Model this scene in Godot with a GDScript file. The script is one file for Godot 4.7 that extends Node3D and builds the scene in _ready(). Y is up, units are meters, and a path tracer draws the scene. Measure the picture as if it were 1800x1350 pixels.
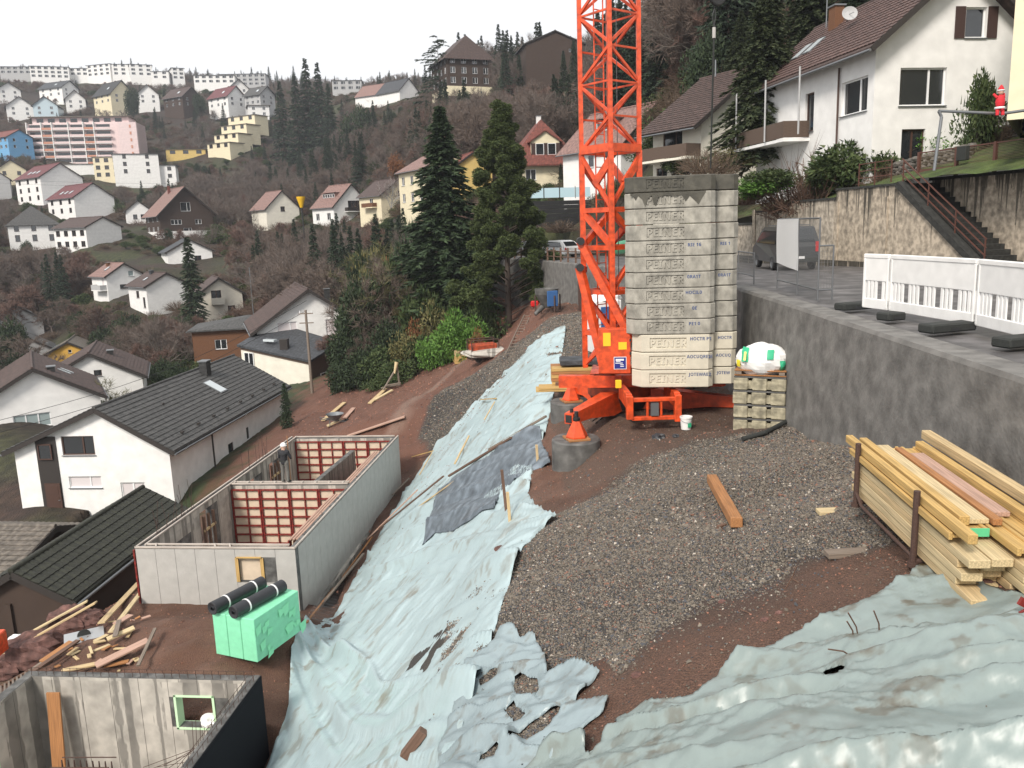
extends Node3D
# A hillside building site above a valley town, seen from the road.
const EYE := Vector3(0.0, 2.0, 0.0)
const FOCAL := 1447.5          # lens, in the photograph's pixels
var cam_basis := Basis(Vector3.RIGHT, deg_to_rad(-10.75)) * Basis(Vector3(0, 0, 1), deg_to_rad(-2.0))
var counts := {}
var rng := RandomNumberGenerator.new()
var T := {}                    # textures
var M := {}                    # materials
var cache := {}                # shared meshes
var noise := FastNoiseLite.new()
var noise2 := FastNoiseLite.new()
var cells := FastNoiseLite.new()

func at(u: float, v: float, d: float) -> Vector3:      # surveyed point: bearing from the photograph, d metres ahead
	var r: Vector3 = cam_basis * Vector3((u - 900.0) / FOCAL, (675.0 - v) / FOCAL, -1.0)
	return EYE + r * (d / -r.z)

func aty(u: float, v: float, y: float) -> Vector3:     # the same, where the height is known
	var r: Vector3 = cam_basis * Vector3((u - 900.0) / FOCAL, (675.0 - v) / FOCAL, -1.0)
	return EYE + r * ((y - EYE.y) / r.y)

# ---------------------------------------------------------------- mesh building
class MB:
	var v := PackedVector3Array()
	var n := PackedVector3Array()
	var c := PackedColorArray()
	var col := Color(1, 1, 1)
	func tri(a: Vector3, b: Vector3, d: Vector3) -> void:   # counter-clockwise from outside
		var nn := (b - a).cross(d - a).normalized()
		v.append(a); v.append(d); v.append(b)
		for i in 3:
			n.append(nn); c.append(col)
	func quad(a: Vector3, b: Vector3, d: Vector3, e: Vector3) -> void:
		tri(a, b, d); tri(a, d, e)
	func tri_n(a: Vector3, b: Vector3, d: Vector3, na: Vector3, nb: Vector3, nd: Vector3) -> void:
		v.append(a); v.append(d); v.append(b)
		n.append(na); n.append(nd); n.append(nb)
		c.append(col); c.append(col); c.append(col)
	func box(o: Vector3, s: Vector3, b := Basis.IDENTITY) -> void:
		var x := b.x * s.x * 0.5; var y := b.y * s.y * 0.5; var z := b.z * s.z * 0.5
		quad(o - x - y + z, o + x - y + z, o + x + y + z, o - x + y + z)
		quad(o + x - y - z, o - x - y - z, o - x + y - z, o + x + y - z)
		quad(o + x - y + z, o + x - y - z, o + x + y - z, o + x + y + z)
		quad(o - x - y - z, o - x - y + z, o - x + y + z, o - x + y - z)
		quad(o - x + y + z, o + x + y + z, o + x + y - z, o - x + y - z)
		quad(o - x - y - z, o + x - y - z, o + x - y + z, o - x - y + z)
	func cbox(o: Vector3, s: Vector3, k: float, b := Basis.IDENTITY) -> void:   # box with chamfered edges along its longest axis and ends
		var h := s * 0.5
		var ring := []
		for q in [Vector2(h.y - k, h.z), Vector2(h.y, h.z - k), Vector2(h.y, -h.z + k), Vector2(h.y - k, -h.z), Vector2(-h.y + k, -h.z), Vector2(-h.y, -h.z + k), Vector2(-h.y, h.z - k), Vector2(-h.y + k, h.z)]:
			ring.append(q)
		var rows := []
		for e in [[-h.x, (h.y - k) / h.y], [-h.x + k, 1.0], [h.x - k, 1.0], [h.x, (h.y - k) / h.y]]:
			var row := []
			for q in ring:
				row.append(o + b * Vector3(e[0], q.x * e[1], q.y * (1.0 if e[1] == 1.0 else (h.z - k) / h.z)))
			rows.append(row)
		for r in 3:
			for i in 8:
				var j := (i + 1) % 8
				quad(rows[r][i], rows[r][j], rows[r + 1][j], rows[r + 1][i])
		for i in range(1, 7):
			tri(rows[0][0], rows[0][i + 1], rows[0][i])
			tri(rows[3][0], rows[3][i], rows[3][i + 1])
	func bar(a: Vector3, d: Vector3, w: float, h: float, up := Vector3.UP) -> void:
		var x := (d - a)
		var L := x.length()
		if L < 0.0001: return
		x /= L
		if absf(x.dot(up)) > 0.99: up = Vector3(0.3, 0.1, 1).normalized()
		var z := x.cross(up).normalized()
		var y := z.cross(x)
		box((a + d) * 0.5, Vector3(L, h, w), Basis(x, y, z))
	func tube(a: Vector3, d: Vector3, r1: float, r2: float, k := 6, caps := true) -> void:
		var x := (d - a).normalized()
		var up := Vector3.UP if absf(x.y) < 0.95 else Vector3.RIGHT
		var p := x.cross(up).normalized(); var q := x.cross(p)
		for i in k:
			var t0 := TAU * i / k; var t1 := TAU * (i + 1) / k
			var e0 := p * cos(t0) + q * sin(t0); var e1 := p * cos(t1) + q * sin(t1)
			tri_n(a + e0 * r1, a + e1 * r1, d + e0 * r2, e0, e1, e0)
			if r2 > 0.0005: tri_n(d + e0 * r2, a + e1 * r1, d + e1 * r2, e0, e1, e1)
			if caps:
				tri(a, a + e1 * r1, a + e0 * r1)
				if r2 > 0.0005: tri(d, d + e0 * r2, d + e1 * r2)
	func path(pts: Array, r: float, k := 5) -> void:
		for i in pts.size() - 1: tube(pts[i], pts[i + 1], r, r, k, i == 0 or i == pts.size() - 2)
	func prism(poly: Array, e: Vector3) -> void:             # planar outline (counter-clockwise seen against e), swept along e
		var m := poly.size()
		for i in m:
			var j := (i + 1) % m
			quad(poly[j], poly[i], poly[i] + e, poly[j] + e)
		var a: Vector3 = poly[0]
		var ax: Vector3 = Vector3(poly[1]) - a
		var nn := Vector3.ZERO
		for i in range(1, m - 1): nn += (Vector3(poly[i]) - a).cross(Vector3(poly[i + 1]) - a)
		nn = nn.normalized(); ax = ax.normalized()
		var ay := nn.cross(ax)
		var flat := PackedVector2Array()
		for p in poly: flat.append(Vector2((Vector3(p) - a).dot(ax), (Vector3(p) - a).dot(ay)))
		var ids := Geometry2D.triangulate_polygon(flat)
		for i in range(0, ids.size(), 3):
			var A: Vector3 = poly[ids[i]]; var B: Vector3 = poly[ids[i + 1]]; var C: Vector3 = poly[ids[i + 2]]
			if (B - A).cross(C - A).dot(e) > 0.0:
				var tmp := B; B = C; C = tmp
			tri(A, B, C); tri(A + e, C + e, B + e)
	func lathe(o: Vector3, prof: Array, k := 16, ax := Vector3.UP) -> void:   # prof: [radius, height]
		var p := (Vector3.RIGHT if absf(ax.x) < 0.9 else Vector3.FORWARD)
		var q := ax.cross(p).normalized(); p = q.cross(ax)
		for r in prof.size() - 1:
			var r0: float = prof[r][0]; var y0: float = prof[r][1]; var r1: float = prof[r + 1][0]; var y1: float = prof[r + 1][1]
			for i in k:
				var e0 := p * cos(TAU * i / k) + q * sin(TAU * i / k); var e1 := p * cos(TAU * (i + 1) / k) + q * sin(TAU * (i + 1) / k)
				var A := o + e0 * r0 + ax * y0; var B := o + e1 * r0 + ax * y0; var C := o + e1 * r1 + ax * y1; var D := o + e0 * r1 + ax * y1
				var s := Vector2(y1 - y0, r0 - r1).normalized()
				var n0 := e0 * s.x + ax * s.y; var n1 := e1 * s.x + ax * s.y
				if r0 > 0.0001: tri_n(A, B, C, n0, n1, n1)
				if r1 > 0.0001: tri_n(A, C, D, n0, n1, n0)
	func blob(o: Vector3, s: Vector3, k: int, rough: float, nz: FastNoiseLite, b := Basis.IDENTITY) -> void:   # lumpy rounded body
		var ring := []
		for i in k + 1:
			var row := []
			for j in k * 2:
				var th := PI * i / k; var ph := PI * j / k
				var e := Vector3(sin(th) * cos(ph), cos(th), sin(th) * sin(ph))
				var g := 1.0 + rough * nz.get_noise_3dv((e * 1.7 + o) * 40.0)
				row.append(o + b * (e * s * g))
			ring.append(row)
		for i in k:
			for j in k * 2:
				var jj := (j + 1) % (k * 2)
				if i > 0: tri(ring[i][j], ring[i][jj], ring[i + 1][j])
				if i < k - 1: tri(ring[i][jj], ring[i + 1][jj], ring[i + 1][j])
	func grid(pts: PackedVector3Array, cols: PackedColorArray, w: int, h: int, keep := PackedByteArray()) -> void:   # smooth sheet, row-major
		var nn := PackedVector3Array(); nn.resize(w * h)
		for j in h:
			for i in w:
				var a := pts[j * w + maxi(i - 1, 0)]; var b := pts[j * w + mini(i + 1, w - 1)]
				var p := pts[maxi(j - 1, 0) * w + i]; var q := pts[mini(j + 1, h - 1) * w + i]
				var m := (q - p).cross(b - a).normalized()
				nn[j * w + i] = m if m.y >= 0.0 else -m
		for j in h - 1:
			for i in w - 1:
				var k := j * w + i
				if keep.size() and not (keep[k] and keep[k + 1] and keep[k + w] and keep[k + w + 1]): continue
				for t in [[k, k + w, k + 1], [k + 1, k + w, k + w + 1]]:
					var A: int = t[0]; var B: int = t[1]; var C: int = t[2]
					if (pts[B] - pts[A]).cross(pts[C] - pts[A]).y < 0.0:
						var s := B; B = C; C = s
					for x in [A, C, B]:
						v.append(pts[x]); n.append(nn[x]); c.append(cols[x] if cols.size() else col)
	func done() -> ArrayMesh:
		var m := ArrayMesh.new()
		if v.is_empty(): return m
		var a := []
		a.resize(Mesh.ARRAY_MAX)
		a[Mesh.ARRAY_VERTEX] = v; a[Mesh.ARRAY_NORMAL] = n; a[Mesh.ARRAY_COLOR] = c
		m.add_surface_from_arrays(Mesh.PRIMITIVE_TRIANGLES, a)
		return m

# ---------------------------------------------------------------- nodes
func numbered(called: String) -> String:
	counts[called] = counts.get(called, -1) + 1
	return called if counts[called] == 0 else "%s_%03d" % [called, counts[called]]

func tag(o: Node, label: String, category: String, group := "", kind := ""):
	if label: o.set_meta("label", label)
	if category: o.set_meta("category", category)
	if group: o.set_meta("group", group)
	if kind: o.set_meta("kind", kind)
	return o

func thing(called: String, label: String, category: String, pos := Vector3.ZERO, yaw := 0.0, group := "") -> Node3D:
	var o := Node3D.new()
	o.name = numbered(called); add_child(o)
	o.position = pos; o.rotation.y = deg_to_rad(yaw)
	tag(o, label, category, group)
	return o

func part(parent: Node, called: String, mb, mat: Material, pos := Vector3.ZERO, b := Basis.IDENTITY) -> MeshInstance3D:
	var o := MeshInstance3D.new()
	o.name = called
	o.mesh = mb.done() if mb is MB else mb
	o.material_override = mat
	o.transform = Transform3D(b, pos)
	parent.add_child(o, true)
	return o

func solo(called: String, label: String, category: String, mb, mat: Material, group := "", pos := Vector3.ZERO, b := Basis.IDENTITY) -> MeshInstance3D:
	var o := part(self, numbered(called), mb, mat, pos, b)
	return tag(o, label, category, group)

func struct(called: String, mb, mat: Material) -> MeshInstance3D:
	var o := part(self, numbered(called), mb, mat)
	return tag(o, "", "", "", "structure")

func copy(o: Node3D, called: String, label: String, pos: Vector3, yaw: float, sc := Vector3.ONE, group := "") -> Node3D:
	var c: Node3D = o.duplicate()
	c.name = numbered(called)
	add_child(c)
	c.transform = Transform3D(Basis(Vector3.UP, deg_to_rad(yaw)).scaled_local(sc), pos)
	tag(c, label, "", group)
	return c

func along(a: Vector3, b: Vector3, up := Vector3.UP) -> Basis:    # basis whose x runs from a to b
	var x := (b - a).normalized()
	if absf(x.dot(up)) > 0.995: up = Vector3(0, 0, 1)
	var z := x.cross(up).normalized()
	return Basis(x, z.cross(x), z)

func box_mesh(s: Vector3, k := 0.0) -> ArrayMesh:
	var key := "%.3f %.3f %.3f %.3f" % [s.x, s.y, s.z, k]
	if not cache.has(key):
		var m := MB.new()
		if k > 0.0: m.cbox(Vector3.ZERO, s, k)
		else: m.box(Vector3.ZERO, s)
		cache[key] = m.done()
	return cache[key]

func board(parent: Node, called: String, a: Vector3, b: Vector3, w: float, h: float, mat: Material, up := Vector3.UP) -> MeshInstance3D:   # a plank from a to b, grain along it
	return part(parent, called, box_mesh(Vector3((b - a).length(), h, w), minf(h, w) * 0.08), mat, (a + b) * 0.5, along(a, b, up))

# ---------------------------------------------------------------- materials
func tex(key: String, type: int, freq: float, lo: float, hi: float, size := 512, oct := 5, power := 1.0, sd := 1) -> ImageTexture:
	var f := FastNoiseLite.new()
	f.noise_type = type; f.frequency = freq; f.fractal_octaves = oct; f.seed = sd
	f.fractal_type = FastNoiseLite.FRACTAL_FBM
	var im := f.get_seamless_image(size, size)
	im.convert(Image.FORMAT_RGB8)
	var d := im.get_data()
	var lut := PackedByteArray(); lut.resize(256)
	for i in 256: lut[i] = int(clampf(lerpf(lo, hi, pow(i / 255.0, power)), 0, 1) * 255.0)
	for i in d.size(): d[i] = lut[d[i]]
	T[key] = ImageTexture.create_from_image(Image.create_from_data(size, size, false, Image.FORMAT_RGB8, d))
	return T[key]

func lin(r: float, g: float, b: float) -> Color:
	return Color(r, g, b).linear_to_srgb()

func mat(key: String, c: Color, rough := 0.8, t := "", scale := Vector3.ONE, height := "", hs := 0.0, world := true) -> StandardMaterial3D:   # c: linear base colour
	var m := StandardMaterial3D.new()
	m.resource_name = key
	m.albedo_color = Color(c.r, c.g, c.b).linear_to_srgb()
	m.roughness = rough
	m.cull_mode = BaseMaterial3D.CULL_DISABLED
	if t:
		m.albedo_texture = T[t]
	if t or height:
		m.uv1_triplanar = true; m.uv1_world_triplanar = world
		m.uv1_scale = scale
	if height:
		m.heightmap_enabled = true; m.heightmap_texture = T[height]; m.heightmap_scale = hs
	M[key] = m
	return m

func vmat(key: String, rough := 0.8, t := "", scale := Vector3.ONE, height := "", hs := 0.0) -> StandardMaterial3D:   # colour from the vertices
	var m := mat(key, Color(1, 1, 1), rough, t, scale, height, hs)
	m.vertex_color_use_as_albedo = true
	return m

# ---------------------------------------------------------------- the lie of the land
# road-side retaining wall, seen in plan: [z, x of its valley face, height of its top]
const WALL := [[6.0, 5.6, 0.05], [-5.0, 5.95, 0.03], [-9.6, 6.1, 0.0], [-15.8, 6.4, 0.0], [-25.0, 6.8, 0.0], [-40.0, 6.7, -0.25], [-55.0, 4.4, -0.5], [-67.0, 2.0, -0.62], [-77.0, -0.9, -0.75], [-92.0, -8.0, -1.0], [-110.0, -19.0, -1.3]]
# cross-sections of the building site: [z, [x, y] ...] from the valley side to the wall
const SITE := [
	[6.0, [[-26, -15], [-17, -12.4], [-7.0, -10.8], [-6.2, -10.6], [-1.0, -3.0], [0.2, -1.8], [2, -0.9], [4, -0.4], [5.5, -0.2]]],
	[-5.0, [[-26, -15], [-17, -12.4], [-7.2, -11.2], [-6.3, -10.9], [-0.8, -3.4], [0.5, -2.35], [2, -1.55], [4, -1.15], [6, -1.0]]],
	[-7.5, [[-26, -15], [-17, -12.4], [-7.2, -11.3], [-6.3, -11.0], [-0.7, -3.55], [1, -2.7], [3, -2.0], [4.3, -1.7], [6, -1.45]]],
	[-10.0, [[-26, -15], [-17, -12.4], [-7.2, -11.5], [-6.3, -11.2], [-0.6, -3.85], [1.5, -3.05], [3.5, -2.3], [6.1, -1.7]]],
	[-14.0, [[-26, -15], [-17, -12.4], [-7.2, -11.5], [-6.3, -11.2], [-0.3, -4.05], [1.5, -3.3], [4, -2.75], [6.4, -2.15]]],
	[-18.0, [[-26, -14.8], [-17, -12.3], [-14, -10.9], [-7.4, -11.0], [-6.3, -11.1], [0.1, -4.35], [1.5, -4.0], [3, -3.25], [6.6, -2.7]]],
	[-21.0, [[-26, -14.6], [-17, -12.2], [-14.5, -10.6], [-11, -10.3], [-8, -10.1], [-6.4, -10.9], [0.3, -4.6], [1.4, -4.3], [2.6, -3.5], [5, -3.3], [6.7, -3.1]]],
	[-24.0, [[-26, -14.4], [-17, -12.2], [-14.5, -10.6], [-11, -10.0], [-8, -9.8], [-7.0, -10.2], [-6.2, -11.1], [0.5, -4.5], [1.7, -3.8], [3, -3.42], [6.8, -3.2]]],
	[-27.5, [[-26, -14.2], [-17, -12.3], [-14.5, -10.9], [-10, -10.9], [-7.4, -11.3], [-6.5, -11.4], [0.5, -4.3], [1.8, -3.55], [3, -3.4], [6.8, -3.2]]],
	[-34.0, [[-26, -14.1], [-17, -12.9], [-14, -11.6], [-7, -11.5], [-6.2, -11.4], [1.0, -3.9], [2.2, -3.3], [6.5, -3.2]]],
	[-43.0, [[-26, -14.1], [-17, -13.2], [-14, -12.2], [-7, -11.6], [-5.7, -11.3], [1.4, -3.9], [3, -3.2], [6.3, -3.1]]],
	[-46.0, [[-26, -14.1], [-17, -13.2], [-13.5, -11.8], [-8, -10.6], [-5.2, -9.7], [1.2, -4.3], [2.6, -3.5], [5.7, -3.1]]],
	[-49.0, [[-26, -14], [-17, -12.2], [-11, -9.9], [-7, -8.7], [-3, -7.2], [0.8, -4.7], [2.5, -3.4], [5.2, -3.1]]],
	[-55.0, [[-26, -14], [-16, -11.6], [-10, -10.2], [-6, -8.6], [-2, -6.5], [0.2, -5.0], [2.4, -3.5], [4.3, -3.2]]],
	[-65.0, [[-26, -14], [-14, -10.9], [-8, -9.4], [-4, -8.0], [-1.4, -7.5], [0.4, -5.6], [2.2, -3.5]]],
	[-77.0, [[-26, -13], [-14, -10.2], [-8, -8.2], [-4, -6.4], [-1.0, -4.2]]],
	[-92.0, [[-26, -10], [-16, -7.6], [-8.2, -4.4]]]]

func seg(list: Array, z: float) -> Array:       # index and share between stations
	for i in list.size() - 1:
		if z <= list[i][0] and z >= list[i + 1][0]:
			return [i, (list[i][0] - z) / (list[i][0] - list[i + 1][0])]
	return [0, 0.0] if z > list[0][0] else [list.size() - 2, 1.0]

func wall_x(z: float) -> float:
	var s := seg(WALL, z)
	return lerpf(WALL[s[0]][1], WALL[s[0] + 1][1], s[1])
func wall_y(z: float) -> float:
	var s := seg(WALL, z)
	return lerpf(WALL[s[0]][2], WALL[s[0] + 1][2], s[1])

func prof(p: Array, x: float) -> float:
	if x <= p[0][0]: return p[0][1] + (x - p[0][0]) * 0.12
	for i in p.size() - 1:
		if x <= p[i + 1][0]:
			return lerpf(p[i][1], p[i + 1][1], (x - p[i][0]) / (p[i + 1][0] - p[i][0]))
	return p[-1][1]

func site_y(x: float, z: float) -> float:       # bare ground, smoothed a little
	var s := seg(SITE, z)
	var t: float = s[1]
	t = t * t * (3.0 - 2.0 * t)
	var y := 0.0
	for o in [-0.35, 0.0, 0.35]:
		y += lerpf(prof(SITE[s[0]][1], x + o), prof(SITE[s[0] + 1][1], x + o), t)
	return y / 3.0

func gravel_share(x: float, z: float) -> float:   # where crushed stone covers the soil
	var n := noise.get_noise_2d(x * 9.0, z * 9.0) * 0.9 + noise2.get_noise_2d(x * 40.0, z * 40.0) * 0.25
	var a := 0.0
	# the big heap by the wall, between the crane and the sheet
	var upper := lerpf(-16.3, -19.0, clampf((x - 0.3) / 5.5, 0, 1))         # edge towards the crane
	var lower := lerpf(-8.9, -9.3, clampf((x - 1.0) / 3.6, 0, 1))           # edge towards the foreground
	if x < 0.9: lower = lerpf(-4.0, -8.9, clampf((x - 0.3) / 0.6, 0, 1))
	a = minf(z - upper, lower - z) * 0.9 + n
	if x < 1.0 and z > -9.0: a = minf(a, (0.4 - absf(x + 0.15)) * 2.5 + n * 0.6)
	# a strip of stone down the slope behind the sheet, and along it
	var b := -1.0
	if z < -43.0 and z > -50.0: b = minf(z + 49.4, -43.0 - z) * 0.8 + 0.8 + n + (0.0 if x > -4.0 else (x + 4.0) * 2.0)
	if z < -30.0 and z > -43.2 and x > 1.6: b = maxf(b, 0.6 + n * 0.5)
	return clampf(maxf(a, b) * 1.6 + 0.5, 0, 1)

func relief(x: float, z: float) -> float:
	return noise.get_noise_2d(x * 14.0, z * 14.0) * 0.14 + noise2.get_noise_2d(x * 60.0, z * 60.0) * 0.06

func ground(x: float, z: float) -> float:
	var k := 1.0
	if x < -6.0 and z > -47.0: k = 1.8 if z < -19.9 and z > -27.6 else 0.6
	if x < -6.6 and x > -13.1 and z > -19.8 and z < 4.0: return minf(site_y(x, z), -12.6)
	if x < -6.9 and x > -13.2 and z < -28.2 and z > -43.2: return minf(site_y(x, z), -12.2)
	return site_y(x, z) + relief(x, z) * lerpf(1.7 if x > -16.0 and z < -44.0 else 1.0, 0.35, gravel_share(x, z)) * k

class Spline2:                                  # smooth surface through scattered heights (thin plate)
	var p := PackedVector2Array()
	var w := PackedFloat64Array()
	func k(r2: float) -> float:
		return 0.0 if r2 < 1e-9 else 0.5 * r2 * log(r2)
	func solve(pts: Array, smooth := 0.0) -> void:
		var n := pts.size()
		var N := n + 3
		var A := []
		for q in pts: p.append(Vector2(q[0], q[1]))
		for i in N:
			var row := PackedFloat64Array(); row.resize(N + 1)
			if i < n:
				for j in n: row[j] = k(p[i].distance_squared_to(p[j])) + (smooth if i == j else 0.0)
				row[n] = 1; row[n + 1] = p[i].x; row[n + 2] = p[i].y; row[N] = pts[i][2]
			else:
				for j in n: row[j] = 1.0 if i == n else (p[j].x if i == n + 1 else p[j].y)
			A.append(row)
		for i in N:
			var m := i
			for r in range(i + 1, N):
				if absf(A[r][i]) > absf(A[m][i]): m = r
			var tmp = A[i]; A[i] = A[m]; A[m] = tmp
			var pi: PackedFloat64Array = A[i]
			for r in range(i + 1, N):
				var f: float = A[r][i] / pi[i]
				if f == 0.0: continue
				var row: PackedFloat64Array = A[r]
				for q in range(i, N + 1): row[q] -= f * pi[q]
				A[r] = row
		w.resize(N)
		for i in range(N - 1, -1, -1):
			var s: float = A[i][N]
			for j in range(i + 1, N): s -= A[i][j] * w[j]
			w[i] = s / A[i][i]
	func y(a: float, b: float) -> float:
		var n := p.size()
		var s := w[n] + w[n + 1] * a + w[n + 2] * b
		var q := Vector2(a, b)
		for i in n:
			var r2 := p[i].distance_squared_to(q)
			if r2 > 1e-9: s += w[i] * 0.5 * r2 * log(r2)
		return s

var hill := Spline2.new()
var slope := Spline2.new()
const HILL := [[0, 760, 62], [0, 690, 90], [110, 662, 120], [203, 528, 150], [290, 552, 140], [400, 548, 130], [75, 441, 220], [0, 470, 190], [320, 411, 215], [150, 438, 200], [95, 352, 270], [145, 378, 258], [155, 288, 350], [30, 335, 300], [20, 278, 340], [240, 325, 310],
	[60, 240, 400], [330, 282, 370], [420, 262, 370], [100, 203, 480], [200, 198, 480], [320, 198, 470], [430, 205, 450], [0, 205, 480], [0, 142, 600], [90, 142, 600], [210, 146, 600], [320, 146, 620], [420, 160, 560], [520, 165, 500], [500, 240, 400], [520, 310, 330], [600, 392, 200], [690, 385, 180],
	[500, 398, 210], [560, 452, 170], [440, 480, 165], [640, 235, 320], [640, 172, 400], [810, 168, 240], [720, 205, 300], [730, 330, 150], [955, 332, 115], [860, 350, 120], [770, 345, 130], [880, 230, 190], [1060, 360, 85], [1000, 185, 190], [1000, 150, 270], [900, 158, 270], [1200, 165, 130], [1200, 70, 230], [1400, 40, 120], [1400, -40, 220], [1700, -100, 115], [1700, -200, 210],
	[2000, -180, 110], [-200, 130, 620], [-200, 300, 330], [-200, 640, 120], [560, 640, 80], [600, 545, 110], [650, 470, 140], [540, 520, 130], [700, 560, 90], [820, 470, 100], [250, 720, 85], [400, 640, 100], [300, 600, 125], [60, 560, 160], [650, 640, 70], [0, 128, 760], [400, 148, 800], [800, 172, 700], [640, 165, 560], [-300, 110, 900], [900, 170, 600], [1100, 150, 500], [1500, 20, 500], [2100, -150, 400]]

func polar(p: Vector3) -> Vector2:
	return Vector2(atan2(p.x, -p.z) * 3.0, log(Vector2(p.x, p.z).length()))

func hill_y(x: float, z: float) -> float:
	var q := polar(Vector3(x, 0, z))
	return hill.y(q.x, q.y)

func upper_line(s: float) -> Vector3:           # foot of the garden wall across the road, s metres from its far end
	return Vector3(13.7, 0, -45.6) + Vector3(0.2, 0, 0.98) * s

func build_land() -> void:
	# --- building site
	var zs := PackedFloat32Array(); var z := 5.0
	while z > -92.0:
		zs.append(z); z -= clampf(0.007 * maxf(absf(z), 8.0) + 0.03, 0.09, 0.55)
	var w := 210
	var pts := PackedVector3Array(); var cols := PackedColorArray()
	for zz in zs:
		var xr := wall_x(zz) + 0.12
		for i in w:
			var t := float(i) / (w - 1)
			var x := xr - (t * 9.0 + pow(t, 3.0) * (xr + 17.0))
			var g := gravel_share(x, zz)
			var n := noise.get_noise_2d(x * 30.0 + 91.0, zz * 30.0)
			var n2 := noise2.get_noise_2d(x * 6.0, zz * 6.0 + 50.0)
			var soil := Color(0.255, 0.118, 0.072).lerp(Color(0.345, 0.185, 0.125), clampf(0.5 + n * 0.9, 0, 1)).lerp(Color(0.16, 0.085, 0.058), clampf(n2 * 1.6, 0, 0.7))
			if zz < -44.0 and x < 2.0: soil = soil.lerp(Color(0.345, 0.145, 0.093), 0.55)
			# a trodden, paler track across the spoil
			if zz < -47.0 and zz > -64.0:
				var tx := lerpf(-7.6, -1.5, (-47.0 - zz) / 17.0) + n2 * 1.2
				soil = soil.lerp(Color(0.46, 0.29, 0.22), clampf(1.3 - absf(x - tx) * 1.9, 0, 0.9))
			if zz > -18.0 and x > 0.0: soil = soil.lerp(Color(0.17, 0.095, 0.064), 0.5)
			if zz < -18.0 and zz > -30.0 and x > 1.2: soil = soil.lerp(Color(0.19, 0.13, 0.095), 0.6)
			var grav := Color(0.115, 0.096, 0.077).lerp(Color(0.175, 0.15, 0.122), clampf(0.5 + n * 1.2, 0, 1)).lerp(Color(0.07, 0.066, 0.066), clampf(n2 * 1.3, 0, 0.7))
			var c := soil.lerp(grav, g)
			if x < -17.0:
				c = c.lerp(Color(0.07, 0.10, 0.03), clampf((-17.0 - x) * 0.4 + n, 0, 1))
			pts.append(Vector3(x, ground(x, zz), zz)); cols.append(c)
	var mb := MB.new()
	mb.grid(pts, cols, w, zs.size())
	struct("ground", mb, M.soil)
	# --- valley and hills, one sheet to the skyline
	var list := []
	for q in HILL:
		var p := at(q[0], q[1], q[2]); var r := polar(p)
		list.append([r.x, r.y, p.y])
	for q in [[-26, -20, -15.5], [-26, -40, -14.6], [-26, -60, -14.2], [-18, -80, -11.5], [-10, -95, -6.0], [-40, -50, -17], [-30, -30, -16], [-45, -25, -18], [3, -85, -0.2], [9, -70, 1.5], [14, -60, 4.0], [22, -45, 7.0], [30, -35, 9.0], [40, -40, 14], [36, -22, 9], [26, -60, 14.0], [-6, -110, 0.0], [20, -85, 16]]:
		var r := polar(Vector3(q[0], 0, q[1]))
		list.append([r.x, r.y, q[2]])
	hill.solve(list, 0.002)
	pts = PackedVector3Array(); cols = PackedColorArray()
	var na := 230; var nr := 190
	for j in nr:
		var d := 14.0 * pow(1500.0 / 14.0, float(j) / (nr - 1))
		for i in na:
			var a := deg_to_rad(lerpf(-50.0, 62.0, float(i) / (na - 1)))
			var x := d * sin(a); var zz := -d * cos(a)
			var y := hill_y(x, zz) + noise.get_noise_2d(x * 1.5, zz * 1.5) * clampf(d * 0.012, 0.1, 2.5)
			# hidden below the road, the site and the garden, which have sheets of their own
			var wx := wall_x(zz)
			if zz > -88.0:
				if x < wx + 1.0 and x > -25.0: y = minf(y, site_y(x, zz)) - 2.5
				elif x >= wx and x < 60.0:
					var u := upper_line(0)
					var side := (x - u.x) * 0.98 - (zz - u.z) * 0.2
					if side < 24.0 and zz > -66.0 or side < 0.5: y = minf(y, -1.5) - 3.0
			var n := noise.get_noise_2d(x * 0.8, zz * 0.8); var n2 := noise2.get_noise_2d(x * 3.0, zz * 3.0)
			var c := Color(0.052, 0.038, 0.026).lerp(Color(0.075, 0.085, 0.028), clampf(n * 1.8 + 0.15 + n2, 0, 1)).lerp(Color(0.085, 0.045, 0.03), clampf(-n2 * 1.7, 0, 0.8))
			pts.append(Vector3(x, y, zz)); cols.append(c)
	mb = MB.new()
	mb.grid(pts, cols, na, nr)
	struct("hillside", mb, M.earth)
	# --- the garden slope above the wall across the road
	list = []
	for q in [[0, 0, 2.2], [4, 0, 2.5], [8, 0, 2.95], [12, 0, 3.3], [16, 0, 3.3], [20, 0, 3.35], [26, 0, 3.4], [-8, 0, 1.6], [-16, 0, 1.0], [0, 6, 4.2], [6, 6, 4.6], [12, 6, 5.0], [18, 6, 5.2], [26, 6, 4.6], [-8, 8, 4.6], [0, 12, 6.2], [8, 12, 7.0], [16, 12, 7.4], [26, 12, 7.4], [-8, 18, 8.5], [4, 22, 10.5], [16, 24, 12.5], [28, 24, 12.5], [-18, 10, 4.5], [-18, 24, 10]]:
		list.append([q[0] * 0.1, q[1] * 0.1, q[2]])
	slope.solve(list, 0.0)
	pts = PackedVector3Array(); cols = PackedColorArray()
	var sw := 110; var sh := 80
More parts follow.
